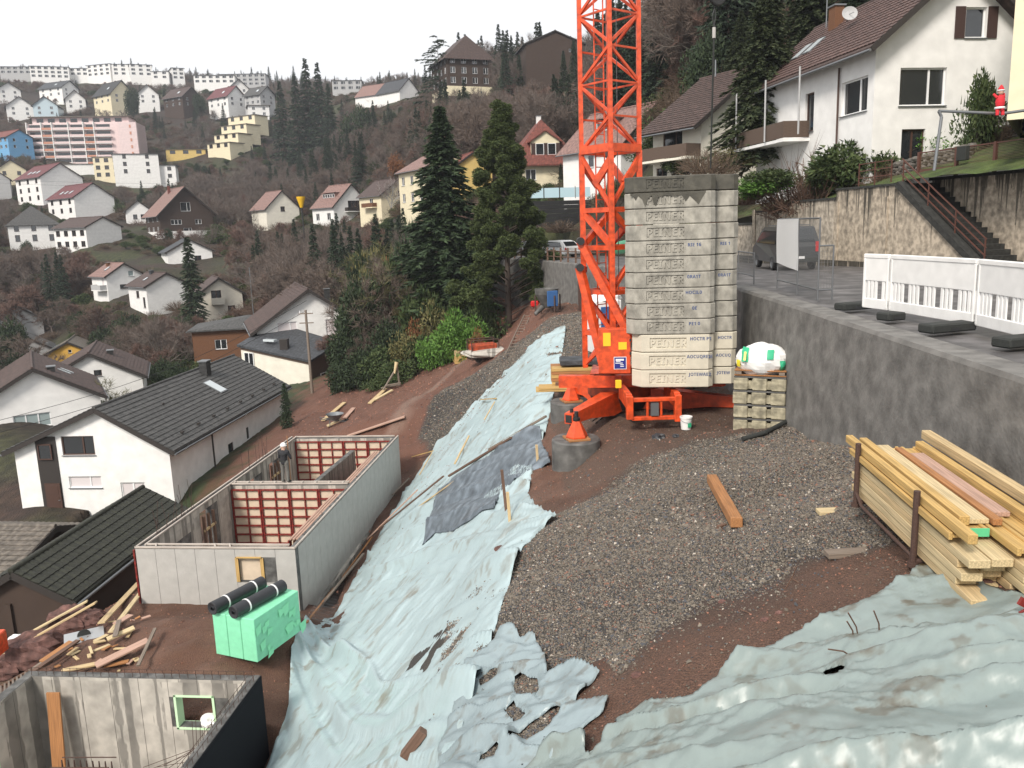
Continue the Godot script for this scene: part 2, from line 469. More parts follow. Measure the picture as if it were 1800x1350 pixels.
	for j in sh:
		var t := pow(float(j) / (sh - 1), 1.4) * 26.0
		for i in sw:
			var s := lerpf(-18.0, 30.0, float(i) / (sw - 1))
			var p := garden(s, t + 0.2)
			var n := noise.get_noise_2d(p.x * 8.0, p.z * 8.0); var n2 := noise2.get_noise_2d(p.x * 22.0, p.z * 22.0)
			var c := Color(0.085, 0.145, 0.03).lerp(Color(0.15, 0.20, 0.045), clampf(0.5 + n, 0, 1)).lerp(Color(0.10, 0.065, 0.035), clampf(n2 * 1.5 + (0.8 if s < 4.0 else -0.1), 0, 0.75))
			pts.append(p + Vector3(0, n2 * 0.08, 0)); cols.append(c)
	mb = MB.new()
	mb.grid(pts, cols, sw, sh)
	struct("garden_slope", mb, M.earth)
	# --- the road between the two walls
	pts = PackedVector3Array(); cols = PackedColorArray()
	var rz := []
	var zz := 8.0
	while zz > -110.0:
		rz.append(zz); zz -= 1.0
	for qz in rz:
		var q: float = qz
		var a := wall_x(q) + 0.45
		var b := 14.0 + (q + 46.0) * 0.204 + 1.5
		if q < -46.0: b = a + 8.5
		if q > -20.0: b = 24.0
		for i in 16:
			var x := lerpf(a, b, i / 15.0)
			pts.append(Vector3(x, wall_y(q) - 0.04 + noise.get_noise_2d(x * 3.0, q * 3.0) * 0.02, q))
	mb = MB.new()
	mb.grid(pts, cols, 16, rz.size())
	struct("road", mb, M.asphalt)
	# --- retaining wall along the road: valley face, coping, back
	mb = MB.new()
	var prev := []
	zz = 6.0
	while zz > -108.0:
		var x := wall_x(zz); var top := wall_y(zz)
		var lean := 0.06
		var wob := noise.get_noise_2d(zz * 8.0, 3.0) * 0.03
		var row := [Vector3(x - lean - 0.1 + wob, -6.5, zz), Vector3(x + wob, top - 0.05, zz), Vector3(x + 0.04, top + 0.02, zz), Vector3(x + 0.5, top + 0.03, zz), Vector3(x + 0.55, top - 0.4, zz), Vector3(x + 0.55, -6.5, zz)]
		if prev:
			for i in 5: mb.quad(prev[i], row[i], row[i + 1], prev[i + 1])
		prev = row
		zz -= 0.6 if zz > -30.0 else 1.5
	var rw := solo("retaining_wall", "long grey rendered concrete wall holding up the road", "wall", mb, M.render_wall)

func garden(s: float, t: float) -> Vector3:     # a point of the garden slope, t metres behind the wall
	var p := upper_line(s) + Vector3(0.98, 0, -0.2) * t
	p.y = slope.y(s * 0.1, t * 0.1)
	return p

func _ready() -> void:
	rng.seed = 7
	noise.seed = 11; noise.frequency = 0.02; noise.fractal_octaves = 4
	noise2.seed = 23; noise2.frequency = 0.02; noise2.fractal_octaves = 3
	cells.noise_type = FastNoiseLite.TYPE_CELLULAR; cells.frequency = 1.0; cells.seed = 3; cells.fractal_type = FastNoiseLite.FRACTAL_NONE
	cells.cellular_return_type = FastNoiseLite.RETURN_DISTANCE; cells.cellular_jitter = 1.0
	cells.cellular_distance_function = FastNoiseLite.DISTANCE_EUCLIDEAN
	var cam := Camera3D.new()
	cam.name = "camera"
	cam.transform = Transform3D(cam_basis, EYE)
	cam.fov = 50.0; cam.near = 0.1; cam.far = 4000.0
	add_child(cam)
	var env := Environment.new()
	var sky := Sky.new()
	var sm := ProceduralSkyMaterial.new()
	sm.sky_top_color = lin(0.86, 0.88, 0.90); sm.sky_horizon_color = lin(0.93, 0.935, 0.945); sm.sky_curve = 0.3
	sm.ground_bottom_color = lin(0.2, 0.19, 0.18); sm.ground_horizon_color = lin(0.75, 0.76, 0.78)
	sm.sky_energy_multiplier = 0.72; sm.sun_angle_max = 0.0
	sky.sky_material = sm
	env.background_mode = Environment.BG_SKY; env.sky = sky
	env.tonemap_mode = Environment.TONE_MAPPER_LINEAR
	env.tonemap_exposure = 2.6
	env.fog_enabled = true; env.fog_density = 0.00024; env.fog_light_color = Color(0.86, 0.88, 0.92)
	env.sdfgi_enabled = true; env.ssao_enabled = true; env.ssil_enabled = true
	var we := WorldEnvironment.new()
	we.name = "world"; we.environment = env; add_child(we)
	var sun := DirectionalLight3D.new()
	sun.name = "sun"; sun.light_energy = 0.5; sun.light_angular_distance = 14.0; sun.light_color = Color(1.0, 0.97, 0.93)
	sun.shadow_enabled = true
	sun.rotation_degrees = Vector3(-42, -28, 0)
	add_child(sun)
	textures()
	build_land()
	build_all()

func textures() -> void:
	tex("fine", FastNoiseLite.TYPE_SIMPLEX_SMOOTH, 0.03, 0.62, 1.0, 512, 5)
	tex("plain", FastNoiseLite.TYPE_SIMPLEX_SMOOTH, 0.01, 0.92, 1.0, 512, 6)
	tex("mottle", FastNoiseLite.TYPE_SIMPLEX_SMOOTH, 0.009, 0.66, 1.0, 512, 7, 1.0, 4)
	tex("soft", FastNoiseLite.TYPE_SIMPLEX_SMOOTH, 0.012, 0.83, 1.0, 512, 7, 1.0, 14)
	tex("cloudy", FastNoiseLite.TYPE_SIMPLEX_SMOOTH, 0.008, 0.5, 1.0, 512, 6)
	tex("speck", FastNoiseLite.TYPE_VALUE, 0.25, 0.35, 1.0, 512, 2)
	tex("gravel", FastNoiseLite.TYPE_CELLULAR, 0.06, 0.25, 1.0, 512, 1)
	tex("crumb", FastNoiseLite.TYPE_SIMPLEX_SMOOTH, 0.05, 0.0, 1.0, 512, 6)
	tex("grain", FastNoiseLite.TYPE_SIMPLEX_SMOOTH, 0.02, 0.68, 1.0, 512, 6, 0.8)
	streak_texture()
	vmat("soil", 0.85, "speck", Vector3.ONE * 0.9, "crumb", 4.0)
	vmat("earth", 0.95, "cloudy", Vector3.ONE * 0.2, "crumb", 10.0)
	mat("asphalt", Color(0.19, 0.18, 0.18), 0.55, "cloudy", Vector3.ONE * 0.25, "crumb", 0.4)
	mat("rock_grey", Color(0.24, 0.215, 0.19), 0.9, "cloudy", Vector3.ONE, "crumb", 2.0)
	mat("render_wall", Color(0.225, 0.215, 0.2), 0.72, "mottle", Vector3(0.4, 0.4, 0.4), "crumb", 0.6)

func streak_texture() -> void:                  # stains running down walls
	var f := FastNoiseLite.new(); f.seed = 9; f.frequency = 0.03; f.fractal_octaves = 4
	var im := Image.create(512, 512, false, Image.FORMAT_RGB8)
	var im2 := Image.create(512, 512, false, Image.FORMAT_RGB8)
	for x in 512:
		var sx := sin(x * TAU / 512.0) * 81.5; var cx := cos(x * TAU / 512.0) * 81.5
		var run := f.get_noise_2d(sx * 1.4, cx * 1.4) * 0.55 + f.get_noise_2d(sx * 0.5 + 50.0, cx * 0.5) * 0.5 + 0.32
		var band := f.get_noise_2d(sx * 1.3 + 200.0, cx * 1.3)
		for y in 512:
			var n := f.get_noise_3d(sx * 0.9, cx * 0.9, y * 0.8)
			# algae creeping down from the coping
			var a := smoothstep(0.0, 0.12, run + n * 0.15 - y / 512.0)
			var v := clampf(0.86 + n * 0.4, 0.5, 1.0)
			var c := Color(v, v * 0.97, v * 0.93).lerp(Color(0.2, 0.2, 0.19), a * 0.72)
			im.set_pixel(x, y, c)
			# water marks on fresh concrete
			var w := smoothstep(0.10, 0.2, band + n * 0.22)
			var u := clampf(0.93 + n * 0.22, 0.6, 1.0) * (1.0 - 0.3 * w)
			im2.set_pixel(x, y, Color(u, u * 0.985, u * 0.96))
	dirt_texture()
	T["streak"] = ImageTexture.create_from_image(im)
	T["wet"] = ImageTexture.create_from_image(im2)

func dirt_texture() -> void:                    # mud smears on plastic sheeting
	var f := FastNoiseLite.new(); f.seed = 19; f.frequency = 0.012; f.fractal_octaves = 6
	var a := f.get_seamless_image(512, 512)
	f.seed = 40; f.frequency = 0.05
	var b := f.get_seamless_image(512, 512)
	var im := Image.create(512, 512, false, Image.FORMAT_RGB8)
	for y in 512:
		for x in 512:
			var n := a.get_pixel(x, y).r; var m := b.get_pixel(x, y).r
			var d := smoothstep(0.62, 0.76, n * 0.75 + m * 0.25)
			var e := smoothstep(0.58, 0.62, n * 0.45 + m * 0.55) * 0.12
			var v := 0.93 + m * 0.07
			im.set_pixel(x, y, Color(v, v, v).lerp(Color(0.56, 0.40, 0.29), clampf(d * 0.5 + e * 0.4, 0, 1)))
	T["mud"] = ImageTexture.create_from_image(im)

# ---------------------------------------------------------------- houses
func house_materials() -> void:
	for q in [["white", 0.80, 0.79, 0.77], ["cream", 0.74, 0.66, 0.47], ["ivory", 0.76, 0.72, 0.62], ["yellow", 0.72, 0.42, 0.08], ["pink", 0.72, 0.58, 0.57], ["blue", 0.16, 0.38, 0.62], ["greywall", 0.42, 0.42, 0.42], ["timber", 0.055, 0.035, 0.026], ["ochre", 0.62, 0.45, 0.16], ["salmon", 0.55, 0.27, 0.19], ["beige", 0.62, 0.58, 0.5]]:
		mat(q[0], Color(q[1], q[2], q[3]) * 1.06, 0.9, "plain", Vector3.ONE * 0.21, "crumb", 0.25)
	for q in [["roof_brown", 0.105, 0.066, 0.056], ["roof_dark", 0.05, 0.05, 0.05], ["roof_grey", 0.10, 0.098, 0.095], ["roof_red", 0.25, 0.07, 0.05], ["roof_maroon", 0.20, 0.06, 0.065], ["roof_slate", 0.075, 0.08, 0.09], ["roof_moss", 0.035, 0.036, 0.022], ["roof_tan", 0.20, 0.17, 0.14], ["roof_pink", 0.34, 0.20, 0.17]]:
		mat(q[0], Color(q[1], q[2], q[3]) * 1.2, 0.7, "cloudy", Vector3.ONE * 0.6, "crumb", 1.0)
	mat("glass_wall", Color(0.45, 0.55, 0.6), 0.3)
	mat("roof_tile_near", Color(0.17, 0.10, 0.085), 0.65, "cloudy", Vector3.ONE * 0.8, "crumb", 0.5)
	mat("frame_white", Color(0.8, 0.8, 0.8), 0.45)
	mat("frame_brown", Color(0.07, 0.035, 0.025), 0.5)
	mat("glass_dark", Color(0.02, 0.023, 0.026), 0.06)
	M.glass_dark.metallic_specular = 0.7
	mat("glass_pale", Color(0.30, 0.36, 0.36), 0.12)
	mat("glass_sky", Color(0.55, 0.6, 0.62), 0.08)
	mat("shutter", Color(0.62, 0.57, 0.57), 0.7)
	mat("shutter_brown", Color(0.05, 0.025, 0.02), 0.7)
	mat("zinc", Color(0.22, 0.23, 0.24), 0.45); M.zinc.metallic = 0.6
	mat("dark_trim", Color(0.03, 0.024, 0.021), 0.6)
	mat("brick", Color(0.34, 0.15, 0.07), 0.85, "speck", Vector3.ONE * 2.0)
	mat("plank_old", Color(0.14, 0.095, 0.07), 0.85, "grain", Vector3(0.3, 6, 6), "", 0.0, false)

func wall_face(mb: MB, O: Vector3, X: Vector3, w: float, y0: float, tops: Array, holes: Array, depth: float) -> void:
	# tops: [[s, y]...] outline of the upper edge; holes: [s, y, w, h] from the face's middle
	var N := X.cross(Vector3.UP)
	var cuts := []
	for t in tops: cuts.append(t[0])
	for q in holes:
		cuts.append(w / 2 + q[0] - q[2] / 2); cuts.append(w / 2 + q[0] + q[2] / 2)
	cuts.sort()
	for i in cuts.size() - 1:
		var a: float = cuts[i]; var b: float = cuts[i + 1]
		if b - a < 0.001: continue
		var ya := 0.0; var yb := 0.0
		for k in tops.size() - 1:
			var s0: float = tops[k][0]; var s1: float = tops[k + 1][0]
			if a >= s0 - 0.0001 and b <= s1 + 0.0001:
				ya = lerpf(tops[k][1], tops[k + 1][1], (a - s0) / (s1 - s0)); yb = lerpf(tops[k][1], tops[k + 1][1], (b - s0) / (s1 - s0))
		var gaps := []
		for q in holes:
			if (a + b) / 2 > w / 2 + q[0] - q[2] / 2 and (a + b) / 2 < w / 2 + q[0] + q[2] / 2: gaps.append([q[1], q[1] + q[3]])
		gaps.sort()
		var y := y0
		for g in gaps:
			if g[0] > y: mb.quad(O + X * a + Vector3.UP * y, O + X * b + Vector3.UP * y, O + X * b + Vector3.UP * g[0], O + X * a + Vector3.UP * g[0])
			y = g[1]
		mb.quad(O + X * a + Vector3.UP * y, O + X * b + Vector3.UP * y, O + X * b + Vector3.UP * yb, O + X * a + Vector3.UP * ya)
	for q in holes:                                    # reveals
		var a = O + X * (w / 2 + q[0] - q[2] / 2) + Vector3.UP * q[1]; var b: Vector3 = a + X * q[2]
		var c: Vector3 = b + Vector3.UP * q[3]; var d: Vector3 = a + Vector3.UP * q[3]; var e := -N * depth
		mb.quad(a, b, b + e, a + e); mb.quad(b, c, c + e, b + e); mb.quad(c, d, d + e, c + e); mb.quad(d, a, a + e, d + e)

func window_part(parent: Node, C: Vector3, X: Vector3, w: float, h: float, style: String, depth: float) -> void:
	# C: middle of the opening on the wall's outer face
	var N := X.cross(Vector3.UP)
	var b := Basis(X, Vector3.UP, N)
	if style == "door" or style == "garage":
		var key := "door %.2f %.2f" % [w, h]
		if not cache.has(key):
			var mb := MB.new()
			mb.box(Vector3.ZERO, Vector3(w, h, 0.05))
			for k in 3: mb.box(Vector3(0, h * (k - 1) * 0.3, 0.03), Vector3(w * 0.72, h * 0.24, 0.02))
			cache[key] = mb.done()
		var dr := part(parent, "door", cache[key], M.frame_brown if style == "door" else M.timber, C - N * depth * 0.8, b)
		if style == "door": part(dr, "handle", box_mesh(Vector3(0.12, 0.03, 0.06)), M.zinc, Vector3(w * 0.38, 0, 0.06))
		return
	var fr := 0.07 if h > 0.8 else 0.05
	var key := "win %.2f %.2f" % [w, h]
	if not cache.has(key):
		var mb := MB.new()
		for s in [-1, 1]:
			mb.box(Vector3(s * (w - fr) / 2, 0, 0), Vector3(fr, h, 0.07)); mb.box(Vector3(0, s * (h - fr) / 2, 0), Vector3(w - 2 * fr, fr, 0.068))
		var n := 1 if w < 1.15 else (2 if w < 2.6 else 3)
		for k in n - 1: mb.box(Vector3(w * (float(k + 1) / n - 0.5) + (0.15 * w if n == 2 and w > 1.6 else 0.0), 0, 0), Vector3(fr * 1.3, h - 2 * fr, 0.072))
		cache[key] = mb.done()
		cache["pane" + key] = box_mesh(Vector3(w - fr, h - fr, 0.012))
	var o := part(parent, "window", cache[key], M.frame_brown if style == "d" else M.frame_white, C - N * (depth - 0.04), b)
	part(o, "pane", cache["pane" + key], M.shutter if style == "s" else (M.glass_pale if style == "p" else M.glass_dark), Vector3(0, 0, -0.015))
	if depth > 0.08 and style != "n": part(o, "sill", box_mesh(Vector3(w + 0.1, 0.04, depth + 0.08)), M.zinc, Vector3(0, -h / 2 - 0.025, depth / 2))
	if style == "x":                                   # shutters folded open
		for s in [-1, 1]: part(o, "shutter", box_mesh(Vector3(w * 0.48, h + 0.05, 0.04)), M.shutter_brown, Vector3(s * (w * 0.76 + 0.03), 0, depth))

func slab(poly: Array, t: float) -> MB:
	var mb := MB.new()
	mb.prism(poly, Vector3(0, -t, 0))
	return mb

func course_mesh(L: float, c: float, tile: float) -> ArrayMesh:      # one course of pantiles: x along the ridge, z down the slope, y out of it
	var key := "course %.2f %.2f" % [L, c]
	if not cache.has(key):
		var mb := MB.new()
		var n := int(L / tile) * 4
		for i in n:
			var a := L * (float(i) / n - 0.5); var b := L * (float(i + 1) / n - 0.5)
			var ya: float = [0.0, 0.018, 0.03, 0.018][i % 4]; var yb: float = [0.0, 0.018, 0.03, 0.018][(i + 1) % 4]
			mb.quad(Vector3(a, ya + 0.004, 0), Vector3(a, ya + 0.045, c + 0.03), Vector3(b, yb + 0.045, c + 0.03), Vector3(b, yb + 0.004, 0))
			mb.quad(Vector3(a, ya + 0.045, c + 0.03), Vector3(a, 0.0, c + 0.03), Vector3(b, 0.0, c + 0.03), Vector3(b, yb + 0.045, c + 0.03))
		cache[key] = mb.done()
	return cache[key]

func house(S: Dictionary) -> Node3D:
	var W: float = S.W; var L: float = S.L; var h: float = S.h; var r: float = S.r
	var deep: float = S.get("deep", 4.0); var oh: float = S.get("oh", 0.5); var og: float = S.get("og", 0.35); var off: float = S.get("off", 0.0); var rec: float = S.get("rec", 0.14)
	var o := thing(S.get("called", "house"), S.label, S.get("cat", "house"), S.p, S.yaw, S.get("group", ""))
	var wm: Material = M[S.get("wall", "white")]; var rm: Material = M[S.get("roof", "roof_brown")]
	var wins: Array = S.get("win", [])
	if S.has("auto"):                                  # windows in even rows: [face, count, storeys, w, h]
		for q in S.auto:
			var fw: float = W if q[0] in ["f", "b"] else L
			for k in q[2]:
				for i in q[1]:
					wins.append([q[0], fw * ((i + 0.5) / q[1] - 0.5), h - 2.55 * (k + 1) + 0.55 + (h - 2.55 * q[2]) * 0.15, q[3], q[4], S.get("style", "w")])
	var mb := MB.new()
	var hip: float = S.get("hip", 0.0)
	var ridge := h + r
	var cx := W / 2 + off
	var faces := {"f": [Vector3(-W / 2, 0, L / 2), Vector3.RIGHT, W], "r": [Vector3(W / 2, 0, L / 2), Vector3.FORWARD, L], "b": [Vector3(W / 2, 0, -L / 2), Vector3.LEFT, W], "l": [Vector3(-W / 2, 0, -L / 2), Vector3.BACK, L]}
	for k in faces:
		var F: Array = faces[k]
		var holes := []
		for q in wins:
			if q[0] == k: holes.append([q[1], q[2], q[3], q[4]])
		var tops := [[0.0, h], [F[2], h]]
		if hip == 0.0 and r > 0.0:
			if k == "f": tops = [[0.0, h], [cx, ridge], [W, h]]
			if k == "b": tops = [[0.0, h], [W - cx, ridge], [W, h]]
		wall_face(mb, F[0], F[1], F[2], -deep, tops, holes, rec)
	part(o, "wall", mb, wm)
	for q in wins:
		var F: Array = faces[q[0]]
		window_part(o, F[0] + F[1] * (F[2] / 2 + q[1]) + Vector3.UP * (q[2] + q[4] / 2.0), F[1], q[3], q[4], q[5], rec)
	# roof
	var th: float = S.get("thick", 0.18)
	if r <= 0.0:
		part(o, "roof", slab([Vector3(-W / 2 - oh, h + th, -L / 2 - og), Vector3(-W / 2 - oh, h + th, L / 2 + og), Vector3(W / 2 + oh, h + th, L / 2 + og), Vector3(W / 2 + oh, h + th, -L / 2 - og)], th - 0.003), rm)
	else:
		var z1 := L / 2 + og
		var xr := off
		var sl := [r / (xr + W / 2), r / (W / 2 - xr)]
		for k in 2:
			var sg := -1.0 if k == 0 else 1.0
			var ex := sg * (W / 2 + oh); var ey: float = h - oh * sl[k] + th
			var zz := z1 - hip
			var poly := [Vector3(xr, ridge + th, zz), Vector3(xr, ridge + th, -zz), Vector3(ex, ey, -z1), Vector3(ex, ey, z1)]
			if hip > 0.0: poly = [Vector3(xr, ridge + th, zz), Vector3(xr, ridge + th, -zz), Vector3(ex, ey, -L / 2 - oh), Vector3(ex, ey, L / 2 + oh)]
			if k == 1: poly.reverse()
			var rf := part(o, "roof", slab(poly, th - 0.003), rm)
			if S.has("tiles"):
				var down := Vector3(ex - xr, ey - ridge - th, 0); var c := 0.34
				var n := int(down.length() / c); down = down.normalized()
				var zb := Vector3(0, 0, sg); var b := Basis(zb, down.cross(zb), down)
				if b.y.y < 0: b = Basis(-zb, down.cross(-zb), down)
				var cm := course_mesh(2 * z1 - 0.02, c, 0.3)
				for i in n: part(rf, "tile_course", cm, M[S.tiles], Vector3(xr, ridge + th, 0) + down * (c * i + 0.05) + b.y * 0.006, b)
			if hip == 0.0:
				for e in [-1.0, 1.0]:
					var g := MB.new()
					g.bar(Vector3(xr, ridge + th - 0.14, e * (z1 + 0.02)), Vector3(ex, ey - 0.14, e * (z1 + 0.02)), 0.04, 0.26)
					part(o, "bargeboard", g, M.dark_trim)
			var gt := MB.new()
			gt.tube(Vector3(ex + sg * 0.06, ey - 0.16, -z1), Vector3(ex + sg * 0.06, ey - 0.16, z1), 0.065, 0.065, 8)
			part(o, "gutter", gt, M.zinc)
		if hip > 0.0:
			for e in [-1.0, 1.0]:
				var a := [Vector3(xr, ridge + th, e * (z1 - hip)), Vector3(-W / 2 - oh, h - oh * sl[0] + th, e * (L / 2 + oh)), Vector3(W / 2 + oh, h - oh * sl[1] + th, e * (L / 2 + oh))]
				if e < 0: a.reverse()
				part(o, "roof", slab(a, th), rm)
		else:
			var g := MB.new()
			g.tube(Vector3(xr, ridge + th + 0.01, -z1), Vector3(xr, ridge + th + 0.01, z1), 0.11, 0.11, 8)
			part(o, "ridge_cap", g, rm)
	for q in S.get("chimney", []):                     # [x, z, height above the ridge line, material]
		var g := MB.new()
		var y0 := h + r * 0.3; var y1: float = ridge + q[2]
		g.box(Vector3(q[0], (y0 + y1) / 2, q[1]), Vector3(0.55, y1 - y0, 0.7))
		var ch := part(o, "chimney", g, M[q[3]])
		part(ch, "chimney_cap", box_mesh(Vector3(0.7, 0.08, 0.85)), M.zinc, Vector3(q[0], y1 + 0.04, q[1]))
	for q in S.get("sky", []):                         # roof windows: [side, z, share down the slope, w, length]
		var sg: float = q[0]
		var s: float = r / (W / 2 - off * sg)
		var run: float = W / 2 + oh - off * sg
		var X := Vector3(sg, -s, 0).normalized()
		var c := Vector3(off + sg * run * q[2], ridge + th - s * run * q[2], q[1])
		var up := Vector3(0, 0, 1).cross(X); up = up if up.y > 0 else -up
		var b := Basis(X, up, X.cross(up))
		var w := part(o, "roof_window", box_mesh(Vector3(q[4], 0.12, q[3])), M.zinc, c + up * 0.05, b)
		part(w, "pane", box_mesh(Vector3(q[4] - 0.16, 0.03, q[3] - 0.16)), M.glass_sky, Vector3(0, 0.06, 0))
	for q in S.get("balcony", []):                     # [face, s, y, w, depth, railing material]
		var F: Array = faces[q[0]]
		var N: Vector3 = Vector3(F[1]).cross(Vector3.UP)
		var c: Vector3 = F[0] + F[1] * (F[2] / 2 + q[1]) + Vector3.UP * q[2]
		var g := MB.new()
		var b := Basis(F[1], Vector3.UP, N)
		g.box(c + N * (q[4] / 2.0 + 0.003), Vector3(q[3], 0.16, q[4]), b)
		var bl := part(o, "balcony", g, wm)
		g = MB.new()
		g.box(c + N * (q[4] - 0.03) + Vector3.UP * 0.55, Vector3(q[3], 0.85, 0.05), b)
		for s in [-1.0, 1.0]: g.box(c + N * q[4] / 2.0 + F[1] * s * (q[3] / 2 - 0.03) + Vector3.UP * 0.55, Vector3(0.05, 0.85, q[4] - 0.07), b)
		part(bl, "railing", g, M[q[5]])
	for q in S.get("dormer", []):                      # shed dormer: [side, z, w, share down the slope, height]
		var sg: float = q[0]
		var s: float = r / (W / 2)
		var x0: float = sg * W / 2 * q[3]; var y0: float = ridge - s * W / 2 * q[3]
		var g := MB.new()
		var back: float = x0 - sg * q[4] / s * 0.9
		g.prism([Vector3(x0, y0 - 0.2, q[1] - q[2] / 2), Vector3(x0, y0 + q[4], q[1] - q[2] / 2), Vector3(back, y0 + q[4] + 0.15, q[1] - q[2] / 2)], Vector3(0, 0, q[2]))
		var dm := part(o, "dormer", g, rm)
		part(dm, "roof", box_mesh(Vector3(absf(x0 - back) + 0.5, 0.12, q[2] + 0.4)), rm, Vector3((x0 + back) / 2 + sg * 0.15, y0 + q[4] + 0.16, q[1]))
		var n := int(q[2] / 1.1)
		for i in n: window_part(dm, Vector3(x0 + sg * 0.03, y0 + q[4] * 0.5, q[1] + (i - (n - 1) / 2.0) * 1.05), Vector3(0, 0, -sg), 0.85, q[4] * 0.7, "n", 0.0)
	return o

func hs(label: String, p: Vector3, yaw: float, W: float, L: float, h: float, r: float, wall: String, roof: String, more := {}) -> Node3D:
	var S := {"label": label, "p": p, "yaw": yaw, "W": W, "L": L, "h": h, "r": r, "wall": wall, "roof": roof}
	S.merge(more, true)
	return house(S)

func corner(p: Vector3, yaw: float, W: float, L: float) -> Vector3:      # centre of a house whose front left corner stands at p
	var b := Basis(Vector3.UP, deg_to_rad(yaw))
	return p + b.x * W / 2 - b.z * L / 2

func town() -> void:
	house_materials()
	# --- the long white house below the site
	var o := hs("long white house with grey pantile roof and black entrance strip, below the concrete shell", Vector3(-24.0, -14.0, -56.3), -4.8, 9.5, 19.0, 4.1, 2.35, "white", "roof_grey", {"tiles": "roof_grey", "og": 0.4, "off": 0.75, "deep": 3.0, "chimney": [[1.4, -3.2, 0.75, "roof_dark"]],
		"win": [["f", -0.75, 3.75, 2.0, 1.15, "d"], ["f", -0.6, 1.75, 2.0, 0.7, "s"], ["f", 2.3, 0.3, 1.5, 1.75, "s"], ["r", -1.2, 0.2, 0.9, 2.0, "d"], ["r", 1.9, 1.6, 0.7, 1.0, "w"], ["l", 0.0, 1.0, 1.2, 1.2, "w"]], "sky": [[1.0, -1.8, 0.42, 1.1, 1.5]]})
	part(o, "entrance_panel", box_mesh(Vector3(1.25, 5.1, 0.06)), M.dark_trim, Vector3(-2.72, 2.35, 9.53))
	window_part(o, Vector3(-2.75, 4.0, 9.60), Vector3.RIGHT, 0.85, 0.95, "d", 0.0)
	window_part(o, Vector3(-2.6, 1.05, 9.62), Vector3.RIGHT, 0.95, 2.05, "door", 0.0)
	for q in [[2.2, 5.0], [2.2, -6.5], [1.6, 0.8]]:
		var g := MB.new()
		g.tube(Vector3(q[0], 4.9, q[1]), Vector3(q[0], 5.75, q[1]), 0.06, 0.06, 8)
		g.tube(Vector3(q[0], 5.75, q[1]), Vector3(q[0] + 0.15, 5.8, q[1]), 0.09, 0.09, 8)
		part(o, "roof_vent", g, M.dark_trim)
	for k in 8:
		var g := MB.new()
		g.box(Vector3(4.6, 4.55, -8.0 + k * 2.2), Vector3(0.16, 0.1, 0.22))
		part(o, "snow_guard", g, M.dark_trim)
	var g := MB.new()
	g.tube(Vector3(5.1, 4.0, 4.6), Vector3(5.1, -1.5, 4.6), 0.06, 0.06, 8)
	part(o, "downpipe", g, M.dark_trim)
	# steps and railing at its door
	var rl := thing("stair_railing", "black iron railing beside the steps of the long white house", "railing", o.position + Basis(Vector3.UP, deg_to_rad(-4.8)) * Vector3(-4.3, -0.5, 10.6), -4.8)
	for k in 9:
		g = MB.new()
		g.tube(Vector3(k * 0.32, -0.3 - absf(k - 5) * 0.05, 0), Vector3(k * 0.32, 0.95 - maxf(0, 4 - k) * 0.22, 0), 0.016, 0.016, 5)
		part(rl, "baluster", g, M.dark_trim)
	g = MB.new()
	g.path([Vector3(0, 0.07, 0), Vector3(1.28, 0.95, 0), Vector3(2.56, 0.95, 0)], 0.022)
	part(rl, "handrail", g, M.dark_trim)
	g = MB.new()
	g.box(Vector3(1.9, -0.62, -0.5), Vector3(1.6, 0.9, 1.2)); g.box(Vector3(0.7, -0.85, -0.5), Vector3(0.8, 0.5, 1.2))
	part(rl, "step_block", g, M.greywall)
	# --- sheds
	hs("dark mossy tiled roof of an open timber shed beside the concrete shell", Vector3(-18.3, -13.4, -33.4), -3.0, 3.9, 9.4, 2.45, 1.05, "timber", "roof_moss", {"called": "shed", "cat": "shed", "tiles": "roof_moss", "oh": 0.3, "og": 0.3, "deep": 0.6})
	hs("low lean-to roof with lichen grown tiles behind the mossy shed", Vector3(-24.6, -14.2, -37.5), 82.0, 5.4, 5.0, 2.0, 0.9, "timber", "roof_tan", {"called": "lean_to", "cat": "shed", "tiles": "roof_tan", "deep": 1.0})
	var sh := thing("open_shed", "open timber post frame in front of the mossy shed", "shed", Vector3(-21.0, -14.2, -29.0), 0.0)
	for q in [[0, 0], [2.0, 0.3], [3.6, 0.2]]:
		g = MB.new(); g.box(Vector3(q[0], 1.4, q[1]), Vector3(0.18, 3.4, 0.18)); part(sh, "post", g, M.timber)
	for q in [[Vector3(-1, 2.6, 0), Vector3(3.8, 2.5, 0.2)], [Vector3(-1, 1.9, 0.1), Vector3(3.8, 1.8, 0.3)], [Vector3(0.1, 1.4, 0.15), Vector3(1.0, 2.5, 0.15)], [Vector3(1.9, 1.4, 0.4), Vector3(1.1, 2.5, 0.2)]]:
		g = MB.new(); g.bar(q[0], q[1], 0.12, 0.16); part(sh, "beam", g, M.timber)
	# --- gable house and flat roofed annexe beyond the site
	hs("white gable house with dark brown roof and two closed shutters behind the flat-roofed annexe", corner(Vector3(-25.6, -11.6, -83), 20.0, 10.6, 12.0), 20.0, 10.6, 12.0, 4.3, 3.7, "white", "roof_brown", {"tiles": "roof_brown", "oh": 0.7, "og": 0.7, "chimney": [[2.6, 1.0, -0.3, "roof_dark"]], "win": [["f", -2.3, 3.4, 2.0, 1.5, "s"], ["f", 2.7, 3.3, 2.2, 1.6, "s"]], "deep": 5.0})
	annexe()
	hs("low bungalow with shallow dark roof and brick wall, mossy patch on roof", at(440, 612, 105), 12.0, 12.5, 8.0, 3.0, 1.0, "brick", "roof_grey", {"hip": 3.0, "called": "bungalow", "win": [["f", -3.0, 0.6, 1.4, 1.2, "w"]]})
